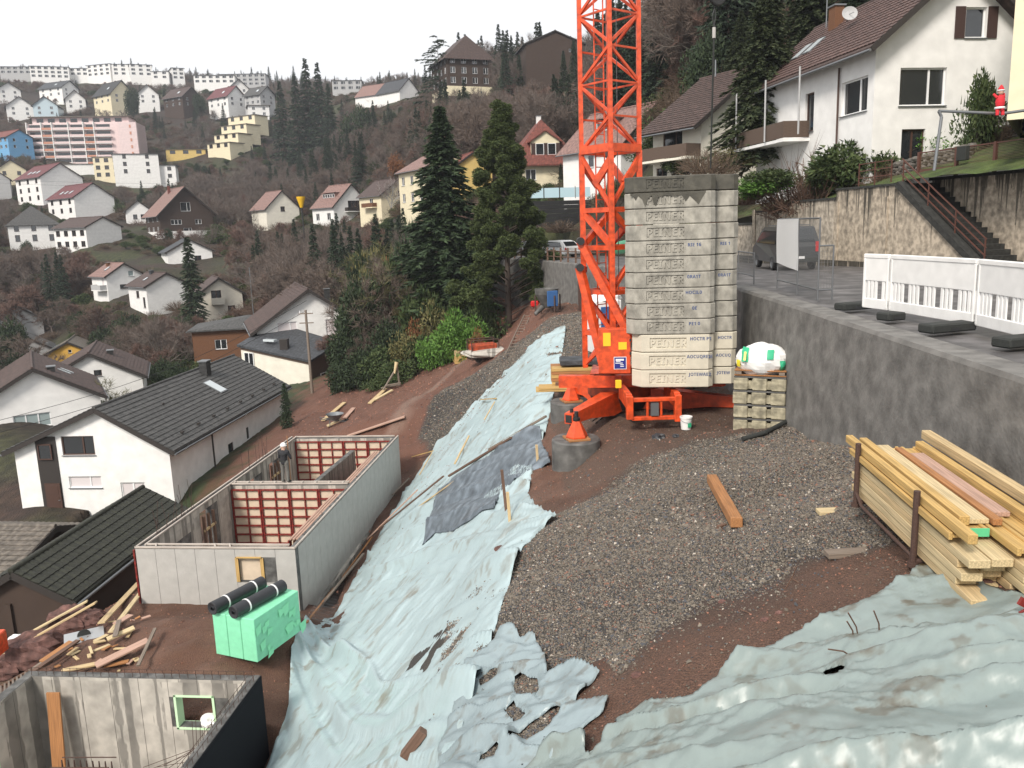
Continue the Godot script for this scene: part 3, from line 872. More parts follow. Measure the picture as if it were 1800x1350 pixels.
	# --- houses in the hollow, left
	hs("brown-roofed house with two roof windows and blue shutter at the picture's left edge", corner(at(-40, 800, 62), 30, 9.0, 11.0), 30, 9.0, 11.0, 3.6, 2.6, "white", "roof_brown", {"tiles": "roof_brown", "og": 0.5, "win": [["f", -0.5, 1.6, 2.6, 1.1, "p"], ["f", 2.6, 0.4, 1.0, 1.0, "w"]], "sky": [[1.0, 0.6, 0.45, 0.7, 1.1], [1.0, -0.8, 0.5, 0.7, 1.1]], "chimney": [[1.3, 3.2, -0.2, "roof_dark"]]})
	hs("white gable house with small attic window and brown roof below the yellow house", corner(at(80, 745, 78), 22, 9.0, 10.0), 22, 9.0, 10.0, 3.9, 2.5, "white", "roof_brown", {"tiles": "roof_brown", "win": [["f", 0.6, 4.2, 0.7, 0.6, "d"]], "chimney": [[1.6, 0.5, -0.3, "roof_dark"]]})
	hs("bright yellow gable house with grey tiled roof", corner(at(76, 668, 120), 20, 7.6, 8.0), 20, 7.6, 8.0, 3.3, 2.0, "yellow", "roof_tan", {"win": [["f", -1.6, 1.2, 1.5, 1.2, "w"], ["f", 1.9, 1.6, 1.0, 1.0, "w"], ["f", 0.2, 3.7, 0.5, 0.5, "w"]], "sky": [[-1.0, 0.5, 0.5, 0.7, 1.2]]})
	hs("dark roofed cottage half hidden left of the yellow house", at(50, 640, 135), 30, 8.0, 9.0, 2.6, 2.4, "greywall", "roof_grey", {"sky": [[1.0, 1.5, 0.6, 0.8, 1.2]]})
	hs("brown roofed house with lit roof window at the edge of the bare trees", at(30, 590, 150), 35, 8.0, 9.0, 3.0, 2.8, "greywall", "roof_brown", {"sky": [[-1.0, 1.0, 0.5, 0.9, 1.3], [1.0, 1.0, 0.5, 0.9, 1.3]]})
	hs("white house with red-brown roof and balcony, leftmost of the three hollow houses", corner(at(192, 530, 150), 48, 6.6, 6.5), 48, 6.6, 6.5, 4.6, 2.0, "white", "roof_pink", {"win": [["f", -0.3, 2.1, 1.5, 0.8, "d"], ["f", 1.2, 4.3, 1.0, 1.0, "p"], ["l", 1.6, 2.6, 0.9, 1.6, "s"]], "balcony": [["l", 1.0, 2.0, 4.0, 1.2, "greywall"]], "sky": [[-1.0, 0.3, 0.45, 0.6, 1.2]], "chimney": [[-0.8, -1.4, 0.2, "brick"]]})
	hs("white cube-like house with low brown roof beside the tall thin spruce", corner(at(262, 552, 140), 46, 7.2, 7.5), 46, 7.2, 7.5, 4.7, 1.9, "white", "roof_brown", {"win": [["l", 0.0, 2.6, 1.2, 1.2, "d"], ["l", 2.4, 1.0, 0.9, 1.8, "d"]], "sky": [[-1.0, 0.3, 0.5, 0.6, 1.0]], "chimney": [[-0.4, -1.0, 0.5, "roof_slate"]]})
	hs("cream gable house with small balcony right of the thin spruce", corner(at(352, 560, 128), 26, 6.6, 8.0), 26, 6.6, 8.0, 3.7, 2.3, "beige", "roof_brown", {"win": [["f", -0.6, 2.7, 1.5, 1.5, "d"], ["f", 1.5, 0.7, 1.1, 1.0, "d"]], "balcony": [["f", -0.5, 2.1, 2.0, 0.9, "beige"]], "sky": [[1.0, 1.2, 0.4, 0.9, 1.3]]})
	hs("white house with slate-hung side behind the thin spruce", corner(at(298, 482, 175), 30, 9.0, 9.0), 30, 9.0, 9.0, 4.6, 2.4, "white", "roof_slate", {"win": [["f", 1.5, 2.2, 1.4, 1.4, "d"]]})
	# --- left slope, middle distance
	hs("old white villa with steep grey hipped roof among bare trees", at(66, 442, 222), 28, 11.5, 13.0, 7.0, 4.6, "white", "roof_grey", {"hip": 4.0, "style": "d", "auto": [["f", 3, 2, 1.1, 1.6], ["l", 4, 2, 1.1, 1.6]]})
	hs("low wide house with dark brown roof right of the old villa", at(158, 436, 205), 62, 9.5, 12.0, 5.0, 2.2, "white", "roof_brown", {"style": "d", "auto": [["l", 4, 2, 1.5, 1.3]]})
	o = hs("large half-timbered villa with red-brown gables and dark boarding", at(318, 412, 215), 38, 13.0, 12.0, 5.2, 6.2, "timber", "roof_pink", {"og": 0.9, "oh": 0.9, "style": "w", "auto": [["l", 3, 2, 1.6, 1.3]], "win": [["f", 0.0, 5.6, 2.4, 2.2, "w"], ["f", -2.6, 2.4, 2.6, 1.2, "w"], ["f", 2.8, 2.4, 1.6, 1.2, "w"], ["f", 0, 0.2, 2.0, 1.3, "w"]], "chimney": [[-1.2, -2.0, 0.8, "roof_red"]]})
	part(o, "plinth", box_mesh(Vector3(13.2, 1.8, 12.2)), M.white, Vector3(0, -0.1, 0))
	hs("small white gable house with slate roof left of the half-timbered villa", corner(at(226, 410, 235), 26, 6.4, 7.0), 26, 6.4, 7.0, 6.2, 2.6, "white", "roof_slate", {"win": [["f", -1.0, 3.8, 1.1, 1.3, "d"], ["f", 1.0, 3.8, 1.1, 1.3, "d"], ["f", -1.0, 1.0, 1.1, 1.3, "d"], ["f", 1.2, 1.0, 1.1, 1.3, "d"]]})
	hs("white apartment house with long maroon roof, the upper of the pair", at(92, 362, 275), 52, 13.0, 18.0, 8.6, 4.2, "white", "roof_maroon", {"auto": [["l", 3, 3, 1.6, 1.4]], "style": "d", "sky": [[-1, 3, 0.6, 1.2, 1.6], [-1, 0, 0.6, 1.2, 1.6], [-1, -3, 0.6, 1.2, 1.6]]})
	hs("white apartment house with long maroon roof, the lower of the pair", at(146, 384, 258), 52, 12.0, 17.0, 6.0, 4.0, "white", "roof_maroon", {"auto": [["l", 3, 2, 1.6, 1.4]], "style": "d", "sky": [[-1, 3, 0.6, 1.2, 1.6], [-1, 0, 0.6, 1.2, 1.6], [-1, -3, 0.6, 1.2, 1.6]]})
	hs("pale yellow house with grey roof under the blue house", at(22, 330, 305), 35, 9.0, 10.0, 6.0, 3.2, "cream", "roof_grey", {"auto": [["f", 2, 2, 1.2, 1.3], ["l", 3, 2, 1.2, 1.3]], "style": "d"})
	hs("grey gable house at the left edge below the yellow one", at(-4, 350, 290), 28, 9.0, 10.0, 6.4, 3.4, "greywall", "roof_brown", {"win": [["f", 1.0, 5.2, 1.0, 1.0, "d"]]})
	hs("bright blue house with red roof at the left edge", at(18, 274, 345), 60, 10.0, 17.0, 6.6, 2.8, "blue", "roof_red", {"auto": [["l", 5, 2, 1.5, 1.3], ["f", 2, 2, 1.0, 1.2]]})
	hs("white flat-roofed block of flats with square windows below the pink block", at(245, 328, 312), 22, 15.0, 12.0, 11.0, 0.0, "white", "roof_grey", {"auto": [["f", 2, 3, 1.2, 1.4], ["l", 4, 3, 1.2, 1.4]], "style": "d"})
	hs("cream flat-roofed wing beside the white block of flats", at(198, 322, 316), 10, 9.0, 10.0, 9.0, 0.0, "cream", "roof_tan", {"auto": [["f", 3, 3, 1.5, 1.4]], "style": "d"})
	hs("blank white stepped building under the pink block", at(150, 316, 330), 20, 15.0, 9.0, 5.5, 0.0, "white", "roof_tan", {})
	hs("white house with dark flat roof and garages right of the white block", at(292, 324, 315), 15, 8.5, 8.0, 6.5, 0.0, "white", "roof_dark", {"auto": [["f", 2, 2, 1.4, 1.3], ["l", 2, 2, 1.2, 1.2]], "style": "d", "oh": 0.8})
	hs("yellow flat-roofed bungalow on the wooded slope", at(330, 283, 372), 15, 16.0, 9.0, 4.4, 0.0, "ochre", "roof_tan", {"oh": 1.0, "auto": [["f", 3, 1, 2.2, 1.4]], "style": "d"})
	for k in 4:
		hs("yellow stepped terrace house, %s step up the slope" % ["lowest", "second", "third", "topmost"][k], at(398 + k * 13, 272 - k * 16, 365 + k * 7), -28, 13.0 + k, 8.0, 4.4, 0.0, "cream", "roof_tan", {"called": "terrace_house", "auto": [["f", 3, 1, 2.0, 1.6]], "style": "d", "oh": 0.6})
	pink_block()
	# --- upper slope
	for q in [["white house with slate roof and wide dormer at the far left of the upper row", 38, 212, 470, 30, 13, 14, 6.5, 5.0, "white", "roof_slate"], ["house with glazed blue-white gable beside the slate-roofed one", 87, 205, 470, 15, 12, 13, 5.0, 4.5, "glass_wall", "roof_tan"], ["dark roofed house with white gable in the upper row", 135, 192, 490, 25, 10, 15, 4.5, 4.5, "white", "roof_dark"], ["grey-roofed house behind the glazed gable", 105, 172, 520, 70, 12, 18, 5, 4.0, "white", "roof_slate"], ["big house with dark mansard roof and pale yellow walls by the dark pine", 203, 192, 475, 55, 14, 17, 7, 7, "cream", "roof_dark"], ["white gable house right of the dark pine", 263, 190, 480, 20, 11, 11, 6.5, 5, "white", "roof_tan"], ["dark brown chalet right of the round dark tree", 322, 192, 460, 60, 12, 15, 5.5, 5, "timber", "roof_brown"], ["house with pink-red roof on the upper slope", 400, 190, 450, 55, 11, 16, 5, 5, "white", "roof_maroon"], ["white gable house behind the pink-red roof", 418, 178, 475, 30, 10, 12, 6, 4.5, "white", "roof_slate"], ["grey boarded house with brown roof by the snowy-looking spruce", 458, 190, 440, 60, 10, 11, 6, 4, "greywall", "roof_grey"], ["low white house with terrace under the grey boarded one", 455, 206, 435, 20, 10, 9, 5, 0.0, "white", "roof_tan"], ["grey-roofed house at the left end above the slate roofs", 14, 176, 520, 40, 12, 14, 5, 4, "white", "roof_slate"]]:
		hs(q[0], at(q[1], q[2], q[3]), q[4], q[5], q[6], q[7], q[8], q[9], q[10], {"auto": [["f", 2, 2, 1.4, 1.4], ["l", 3, 2, 1.6, 1.4]], "style": "w", "deep": 6.0, "oh": 0.8, "og": 0.8, "chimney": [[0.8, 1.5, 0.7, "brick"]], "sky": [[-1.0, 2.0, 0.5, 1.4, 1.8]]})
	for q in [["white flat-roofed block on the skyline, leftmost", 40, 142, 600, 12, 30, 12, 9, "greywall"], ["long white block with curved balconies on the skyline", 92, 147, 590, 20, 30, 12, 11, "white"], ["white skyline block between two larger ones", 140, 145, 600, 10, 20, 12, 9, "white"], ["large white block of flats in front of the skyline firs, left half", 188, 146, 600, -14, 24, 14, 12, "white"], ["large white block of flats in front of the skyline firs, middle", 222, 147, 595, 16, 18, 14, 12.5, "white"], ["large white block of flats in front of the skyline firs, right half", 250, 149, 590, 24, 18, 14, 13, "white"], ["white stepped flats right of the skyline firs", 286, 151, 585, 12, 14, 12, 9, "white"], ["tall white slab beside the stepped flats", 313, 152, 590, 30, 10, 12, 12, "white"], ["white hall with shallow roof on the skyline", 382, 160, 560, 10, 32, 16, 9, "white"], ["long grey hall with ribbed front on the skyline", 430, 158, 590, 6, 40, 14, 10, "greywall"], ["grey flat building on the skyline between spruces", 612, 166, 470, 6, 20, 10, 7, "greywall"]]:
		hs(q[0], at(q[1], q[2], q[3]), q[4], q[5] * 0.78, q[6], q[7] * 0.9, 0.0, q[8], "roof_grey", {"called": "apartment_block", "cat": "building", "auto": [["f", int(q[5] / 5.0), 3 if q[7] > 9.5 else 2, 2.4, 1.5], ["l", 3, 3 if q[7] > 9.5 else 2, 1.8, 1.4]], "style": "w", "deep": 8.0})
	hs("grey tiled house roof showing on the skyline left of the dark villa", at(672, 186, 380), 60, 12, 20, 4, 5, "white", "roof_pink", {"deep": 6.0})
	hs("second roof on the skyline beside the cedar", at(700, 182, 360), 50, 11, 14, 4, 5, "white", "roof_slate", {"deep": 6.0})
	# --- middle
	hs("white house with pale tiled roof and long dormer above the road bend", corner(at(588, 392, 200), 44, 10.5, 9.5), 44, 10.5, 9.5, 4.0, 5.0, "white", "roof_pink", {"dormer": [[-1.0, 0.0, 5.6, 0.62, 1.2]], "win": [["f", 0.6, 3.0, 3.4, 2.2, "d"], ["l", -2.5, 0.8, 1.6, 1.6, "w"], ["l", 2.5, 0.8, 1.6, 1.6, "w"]], "balcony": [["f", 0.4, 2.6, 5.0, 1.2, "dark_trim"]], "chimney": [[0.5, -1, 0.4, "roof_brown"]]})
	hs("cream house with brown roof right of the white dormer house", corner(at(672, 386, 178), 40, 9.0, 9.0), 40, 9.0, 9.0, 5.2, 3.2, "cream", "roof_brown", {"win": [["f", 0.5, 4.8, 1.4, 1.2, "w"], ["l", 0.5, 3.2, 1.4, 1.3, "w"]], "balcony": [["l", 0.5, 2.6, 4.5, 1.2, "brick"]]})
	hs("old brown house half hidden by bare trees", corner(at(470, 396, 212), 40, 9.0, 9.0), 40, 9.0, 9.0, 4.2, 4.2, "ivory", "roof_pink", {"win": [["f", 0.0, 3.4, 1.2, 1.2, "d"]]})
	hs("cream house with red tiled roof behind the big spruce", at(772, 348, 132), 30, 9.0, 10.0, 4.2, 2.4, "cream", "roof_pink", {"auto": [["f", 3, 2, 1.2, 1.3], ["l", 3, 2, 1.2, 1.3]]})
	hs("low red-roofed wing behind the big pine", at(822, 338, 128), 20, 6.0, 6.0, 3.4, 2.0, "ochre", "roof_red", {})
	o = hs("cream house with steep red hipped roof and pediment window", at(950, 338, 116), 8, 8.6, 8.6, 4.2, 5.0, "cream", "roof_red", {"hip": 2.8, "oh": 0.9, "win": [["f", 2.4, 1.0, 1.3, 2.0, "door"], ["f", -2.0, 1.4, 1.4, 1.4, "w"]], "chimney": [[0.0, 0.0, 0.8, "white"]]})
	g = MB.new()
	g.prism([Vector3(-1.9, 4.3, 4.4), Vector3(1.9, 4.3, 4.4), Vector3(1.9, 6.3, 4.4), Vector3(0, 7.6, 4.4), Vector3(-1.9, 6.3, 4.4)], Vector3(0, 0, -3.2))
	var dm := part(o, "pediment_gable", g, M.cream)
	for s in [-1.0, 1.0]:
		g = MB.new(); g.bar(Vector3(0, 7.7, 2.9), Vector3(s * 2.3, 6.15, 2.9), 3.6, 0.16); part(dm, "roof", g, M.roof_red)
	window_part(dm, Vector3(-0.75, 5.3, 4.43), Vector3.RIGHT, 1.1, 1.5, "x", 0.0)
	window_part(dm, Vector3(0.85, 5.3, 4.43), Vector3.RIGHT, 1.1, 1.5, "x", 0.0)
	hs("tall white gable house behind the crane mast", corner(at(1092, 352, 86), 34, 9.0, 9.5), 34, 9.0, 9.5, 5.6, 4.0, "white", "roof_pink", {"og": 0.6, "win": [["f", -2.4, 1.2, 1.2, 1.6, "d"], ["f", -2.2, 4.2, 1.1, 1.5, "d"], ["f", 1.2, 1.2, 1.2, 1.6, "d"], ["l", 0.0, 3.6, 1.0, 1.3, "w"]], "dormer": [[-1.0, 0.0, 3.2, 0.6, 1.3]]})
	o = hs("cream house with brown roof and recessed loggia right of the crane", corner(at(1232, 318, 60), 30, 10.5, 5.2), 30, 10.5, 5.2, 4.3, 3.6, "ivory", "roof_brown", {"tiles": "roof_brown", "oh": 1.2, "og": 0.6, "win": [["l", -0.4, 2.2, 2.1, 1.6, "d"], ["l", -1.6, -0.4, 1.2, 1.6, "d"], ["l", 1.0, -0.4, 1.0, 1.8, "d"]], "balcony": [["l", 0.0, 1.6, 5.2, 1.4, "plank_old"]]})
	# --- dark villa on the spur
	o = hs("dark shingled villa with balconies on the wooded spur", at(812, 172, 240), 22, 12.5, 14.0, 9.5, 5.6, "timber", "roof_brown", {"hip": 2.0, "oh": 1.0, "deep": 7.0, "auto": [["l", 4, 3, 1.4, 1.6], ["f", 4, 3, 1.4, 1.6]], "style": "w"})
	part(o, "plinth", box_mesh(Vector3(12.8, 2.6, 14.2)), M.cream, Vector3(0, 0.6, 0))
	hs("big brown boarded house half hidden among trees on the spur", at(968, 150, 225), 10, 15.0, 12.0, 9.0, 3.0, "timber", "roof_brown", {"deep": 7.0, "win": [["f", 4.0, 7.0, 1.0, 0.8, "w"]]})
	right_house()

func pink_block() -> void:
	var b := at(152, 290, 350)
	var o := thing("apartment_block", "pink six-storey block of flats with rows of balconies", "building", b, 9.0)
	var W := 42.0; var H := 16.5; var D := 13.0
	var g := MB.new()
	g.box(Vector3(0, H / 2 - 4, -D / 2 - 1.4), Vector3(W, H + 8, D)); g.box(Vector3(-1, H + 1.3, -D / 2 - 2), Vector3(W - 5, 2.6, D - 2))
	part(o, "wall", g, M.pink)
	part(o, "roof", box_mesh(Vector3(W - 3, 0.35, D)), M.roof_tan, Vector3(-1, H + 2.8, -D / 2 - 1.6))
	g = MB.new(); g.box(Vector3(W / 2 - 3.6, H / 2 - 4, -D / 2 - 0.6), Vector3(7.2, H + 8.2, D + 1.6)); part(o, "gable_wall", g, M.pink)
	var x := -W / 2
	for bay in [[5.5, 0], [4.0, 1], [6.2, 0], [5.8, 0], [4.0, 1], [6.6, 0]]:
		part(o, "party_wall", box_mesh(Vector3(0.3, H + 1, 1.6)), M.white, Vector3(x, H / 2, -0.6))
		for k in 6:
			var y := k * 2.75 + 0.2
			var m: Material = M.salmon if bay[1] else M.pink
			var bc := part(o, "balcony", box_mesh(Vector3(bay[0] - 0.3, 0.22, 1.4)), M.white, Vector3(x + bay[0] / 2, y, -0.7))
			part(bc, "parapet", box_mesh(Vector3(bay[0] - 0.3, 0.95, 0.1)), m, Vector3(0, 0.5, 0.65))
			part(o, "window", box_mesh(Vector3(bay[0] - 1.4, 1.7, 0.06)), M.glass_dark, Vector3(x + bay[0] / 2, y + 1.35, -1.36))
		x += bay[0]
	for k in 8:
		part(o, "window", box_mesh(Vector3(2.6, 1.5, 0.08)), M.glass_dark, Vector3(-W / 2 + 4.5 + k * 4.3, H + 1.5, -2.98))
	for k in 6: part(o, "stair_window", box_mesh(Vector3(0.7, 1.2, 0.08)), M.salmon, Vector3(W / 2 - 2.4, 1.5 + k * 2.7, 0.25))

func right_house() -> void:
	var yaw := 8.0; var W := 8.0; var L := 12.5
	var fl := at(1533, 240, 40)
	var o := hs("white house with brown tiled roof and dark shutters above the garden wall", corner(fl, yaw, W, L), yaw, W, L, 4.25, 3.3, "white", "roof_brown", {"tiles": "roof_tile_near", "oh": 0.7, "og": 0.8, "rec": 0.2, "win": [["f", -1.55, 1.35, 2.35, 1.7, "w"], ["f", 0.95, 4.35, 1.05, 1.35, "x"], ["f", -1.9, -1.4, 1.2, 1.7, "d"], ["l", 4.55, 1.25, 2.3, 1.6, "w"], ["l", 0.2, 0.9, 0.95, 2.0, "d"]],
		"chimney": [[-1.1, -2.6, 0.35, "brick"]], "sky": [[-1.0, -2.6, 0.5, 0.8, 1.3], [-1.0, -3.8, 0.52, 0.8, 1.3]], "balcony": [["l", -3.0, 0.5, 6.6, 1.5, "plank_old"]]})
	# dish, antenna pole, loggia posts
	var g := MB.new()
	g.lathe(Vector3.ZERO, [[0.0, 0.0], [0.2, 0.02], [0.30, 0.06], [0.38, 0.10], [0.39, 0.10], [0.31, 0.04], [0.2, -0.01], [0.0, -0.02]], 20)
	var ds := part(o, "satellite_dish", g, M.greywall, Vector3(-2.15, 6.75, 0.6), Basis(Vector3.RIGHT, 1.2) * Basis(Vector3(0, 0, 1), 0.3))
	g = MB.new(); g.tube(Vector3(0, -0.6, 0.0), Vector3(0, 0.0, 0), 0.03, 0.03); g.tube(Vector3(0, 0, 0), Vector3(0.1, 0.45, 0.2), 0.015, 0.015)
	part(ds, "bracket", g, M.zinc)
	g = MB.new(); g.tube(Vector3(-0.6, 6.9, -4.6), Vector3(-0.6, 10.4, -4.6), 0.04, 0.03); part(o, "antenna_pole", g, M.zinc)
	for k in 3:
		g = MB.new(); g.tube(Vector3(-W / 2 - 1.6, 0.6, -L / 2 + 0.6 + k * 3.9), Vector3(-W / 2 - 1.6, 3.9, -L / 2 + 0.6 + k * 3.9), 0.05, 0.05); part(o, "loggia_post", g, M.greywall)
	g = MB.new(); g.tube(Vector3(-W / 2 - 0.1, 3.6, L / 2 - 3.0), Vector3(-W / 2 - 0.1, -1.0, L / 2 - 3.0), 0.05, 0.05); part(o, "downpipe", g, M.frame_brown)
	# cream house at the right edge with its terrace roof edge
	var p := at(1771, 192, 29)
	hs("cream house wall rising at the right edge of the picture", corner(Vector3(p.x, 5.6, p.z), -34, 8.0, 9.0), -34, 8.0, 9.0, 8.0, 2.5, "cream", "roof_brown", {"win": [["f", -1.9, 2.9, 1.6, 1.4, "p"], ["f", -1.9, 0.7, 1.6, 1.3, "p"]], "deep": 0.6, "oh": 0.3})

func annexe() -> void:                          # pale annexe under a single-pitch felt roof
	var F := at(545, 634, 75); var Lp := at(416, 606, 80); var Rp := at(598, 601, 80); var Bp := at(482, 566, 87)
	var o := thing("annexe", "pale boarded annexe with dark single-pitch felt roof before the white gable house", "building", Vector3(F.x, -15.0, F.z))
	var base := o.position
	var c := (F + Lp + Rp + Bp) / 4.0
	part(o, "roof", slab([F - base, Rp - base, Bp - base, Lp - base], 0.2), M.roof_slate)
	var q := []
	for e in [Lp, F, Rp, Bp]: q.append(Vector3(e).lerp(c, 0.07) - base - Vector3(0, 0.22, 0))
	for k in 4:
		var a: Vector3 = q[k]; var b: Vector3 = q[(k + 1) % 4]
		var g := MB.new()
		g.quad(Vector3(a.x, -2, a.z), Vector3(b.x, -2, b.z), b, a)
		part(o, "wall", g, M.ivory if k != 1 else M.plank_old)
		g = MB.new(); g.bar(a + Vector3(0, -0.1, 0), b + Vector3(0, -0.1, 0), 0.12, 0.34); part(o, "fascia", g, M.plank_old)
	var x: Vector3 = (q[1] - q[0]); x.y = 0; x = x.normalized()
	var m: Vector3 = q[0] + x * 1.15
	window_part(o, m + Vector3(0, -1.5, 0) + x.cross(Vector3.UP) * 0.05, x, 1.3, 2.0, "w", 0.0)
	var x2: Vector3 = (q[2] - q[1]); x2.y = 0; x2 = x2.normalized()
	window_part(o, q[1] + x2 * 2.2 + Vector3(0, -2.2, 0) + x2.cross(Vector3.UP) * 0.05, x2, 1.1, 1.6, "w", 0.0)
	part(o, "chimney", box_mesh(Vector3(0.75, 1.1, 0.75)), M.dark_trim, at(500, 606, 78.5) - base)
	part(o, "roof_light", box_mesh(Vector3(1.4, 0.2, 0.5)), M.glass_sky, at(475, 600, 80) - base + Vector3(0, 0.1, 0), Basis(Vector3.UP, -0.5))

# ---------------------------------------------------------------- trees and shrubs
var proto := {}
var keep_clear := []            # what must stay in view behind the planting: [bearing, half width, distance, top, base]

func leaf(mb: MB, p: Vector3, dir: Vector3, len_: float, wid: float) -> void:
	var s := dir.cross(Vector3(rng.randf() - 0.5, rng.randf() - 0.5, rng.randf() - 0.5)).normalized() * wid * 0.5
	mb.tri(p - s, p + s, p + dir * len_)

func rnd_dir() -> Vector3:
	var z := rng.randf_range(-1, 1); var a := rng.randf() * TAU; var r := sqrt(1 - z * z)
	return Vector3(r * cos(a), z, r * sin(a))

func grow(mb: MB, tw: MB, p: Vector3, dir: Vector3, len_: float, rad: float, depth: int, up: float, twigs: int) -> void:
	var q := p
	var d := dir
	var n := 3 if depth < 2 else 2
	for i in n:
		var e := q + d * len_ / n
		mb.tube(q, e, rad * (1.0 - 0.4 * i / n), rad * (1.0 - 0.4 * (i + 1) / n), 6 if depth == 0 else (4 if depth < 3 else 3), false)
		q = e
		d = (d + rnd_dir() * 0.22 + Vector3.UP * up * 0.12).normalized()
		if depth > 0 and i < n - 1 and depth < 4:
			var sd := (d + rnd_dir() * 0.9).normalized()
			grow(mb, tw, q, sd, len_ * 0.55, rad * 0.45, depth + 1, up, twigs)
	if depth >= 4:
		for i in twigs:
			var td := (d + rnd_dir() * 0.85 + Vector3.UP * up * 0.25).normalized()
			leaf(tw, p.lerp(q, rng.randf()), td, len_ * rng.randf_range(0.7, 1.5), 0.05)
		return
	var m := 4 if depth == 0 else 3
	for i in m:
		var sd := (d * 0.9 + rnd_dir() * (0.75 if depth == 0 else 0.7) + Vector3.UP * up * 0.2).normalized()
		grow(mb, tw, q, sd, len_ * rng.randf_range(0.6, 0.8), rad * 0.55, depth + 1, up, twigs)

func bare_proto(key: String, h: float, up: float, twigs: int, bark: Color, twig: Color) -> void:
	var a := MB.new(); var b := MB.new()
	a.col = bark; b.col = twig
	var L := h * 0.30
	grow(a, b, Vector3(0, -0.6, 0), Vector3(0.02, 1, 0), L, h * 0.018, 0, up, twigs)
	proto[key] = [["trunk", a.done()], ["crown", b.done()]]

func spruce_proto(key: String, h: float, rr: float, layers: int, arms: int, sprays: int, droop: float, c0: Color, c1: Color, narrow := 1.0) -> void:
	var a := MB.new(); var b := MB.new()
	a.col = Color(0.06, 0.045, 0.035)
	a.tube(Vector3(0, -0.8, 0), Vector3(0, h * 0.97, 0), h * 0.014, 0.02, 7)
	for i in layers:
		var t := (i + rng.randf() * 0.8) / layers
		var y := h * (0.06 + 0.93 * t)
		var R := rr * pow(1.0 - t, narrow) * rng.randf_range(0.6, 1.2) + 0.12
		for k in arms:
			if rng.randf() < 0.08: continue
			var an := TAU * (k + rng.randf() * 0.8) / arms + i * 1.3
			var out := Vector3(cos(an), 0, sin(an))
			var tip := Vector3(0, y, 0) + out * R * rng.randf_range(0.7, 1.1) + Vector3(0, -droop * R * rng.randf_range(0.5, 1.2), 0)
			var base := Vector3(0, y + rng.randf_range(-0.6, 0.6) * h / layers, 0)
			tip.y += base.y - y
			a.tube(base, tip, 0.035, 0.008, 3, false)
			for s in sprays:
				var f := pow(rng.randf(), 0.6)
				var p := base.lerp(tip, f) + Vector3(0, sin(f * PI) * 0.08 * R, 0)
				b.col = c0.lerp(c1, rng.randf())
				var side := (out * 0.6 + out.cross(Vector3.UP) * rng.randf_range(-1, 1) + Vector3(0, rng.randf_range(-0.75, 0.15), 0)).normalized()
				leaf(b, p, side, rng.randf_range(0.5, 1.0) * (0.35 + R * 0.12), 0.16 + R * 0.02)
	proto[key] = [["trunk", a.done()], ["crown", b.done()]]

func clump_proto(key: String, lobes: int, leaves: int, size: float, c0: Color, c1: Color, flat := 0.8, spread := 0.62, stems := true) -> void:   # unit-sized leafy mass, 1 m radius
	var a := MB.new(); var b := MB.new()
	a.col = Color(0.07, 0.055, 0.042)
	for i in lobes:
		var o := rnd_dir() * spread * pow(rng.randf(), 0.5); o.y = o.y * flat * 0.8 + 0.55 * flat
		var r := rng.randf_range(0.25, 0.45)
		if stems: a.tube(Vector3(o.x * 0.1, -0.25, o.z * 0.1), o, 0.022, 0.008, 3, false)
		for k in leaves / lobes:
			var e := rnd_dir()
			var p := o + e * r * pow(rng.randf(), 0.35) * Vector3(1, flat, 1)
			b.col = c0.lerp(c1, rng.randf())
			leaf(b, p, (e + rnd_dir() * 0.8).normalized(), size * rng.randf_range(0.6, 1.3), size * 0.55)
	proto[key] = [["stem", a.done()], ["foliage", b.done()]]

func twig_proto(key: String, n: int, wid: float, c0: Color, c1: Color) -> void:      # unit-sized bare bush
	var a := MB.new(); var b := MB.new()
	for i in n:
		var d := rnd_dir(); d.y = absf(d.y) + 0.25; d = d.normalized()
		var p := Vector3(d.x * 0.15, -0.2, d.z * 0.15)
		var q := p + d * rng.randf_range(0.6, 1.0)
		a.col = c0.lerp(c1, rng.randf())
		a.tube(p, q, 0.012, 0.006, 3, false)
		for k in 7:
			b.col = c0.lerp(c1, rng.randf())
			leaf(b, p.lerp(q, rng.randf_range(0.3, 1.0)), (d + rnd_dir() * 0.9).normalized(), rng.randf_range(0.2, 0.5), wid)
	proto[key] = [["stem", a.done()], ["twigs", b.done()]]

func plant(key: String, called: String, label: String, cat: String, p: Vector3, sc: Vector3, yaw := -1.0, group := "") -> Node3D:
	var o := thing(called, label, cat, p, 0.0, group)
	o.transform = Transform3D(Basis(Vector3.UP, rng.randf() * TAU if yaw < 0 else yaw).scaled_local(sc), p)
	for q in proto[key]: part(o, q[0], q[1], M.foliage)
	return o

func mass(called: String, label: String, cat: String, key: String, xf: Array) -> void:
	for q in proto[key]:
		var mm := MultiMesh.new()
		mm.transform_format = MultiMesh.TRANSFORM_3D
		mm.mesh = q[1]
		mm.instance_count = xf.size()
		for i in xf.size(): mm.set_instance_transform(i, xf[i])
		var o := MultiMeshInstance3D.new()
		o.multimesh = mm; o.material_override = M.foliage
		o.name = numbered(called); add_child(o)
		tag(o, label, cat, "", "stuff")

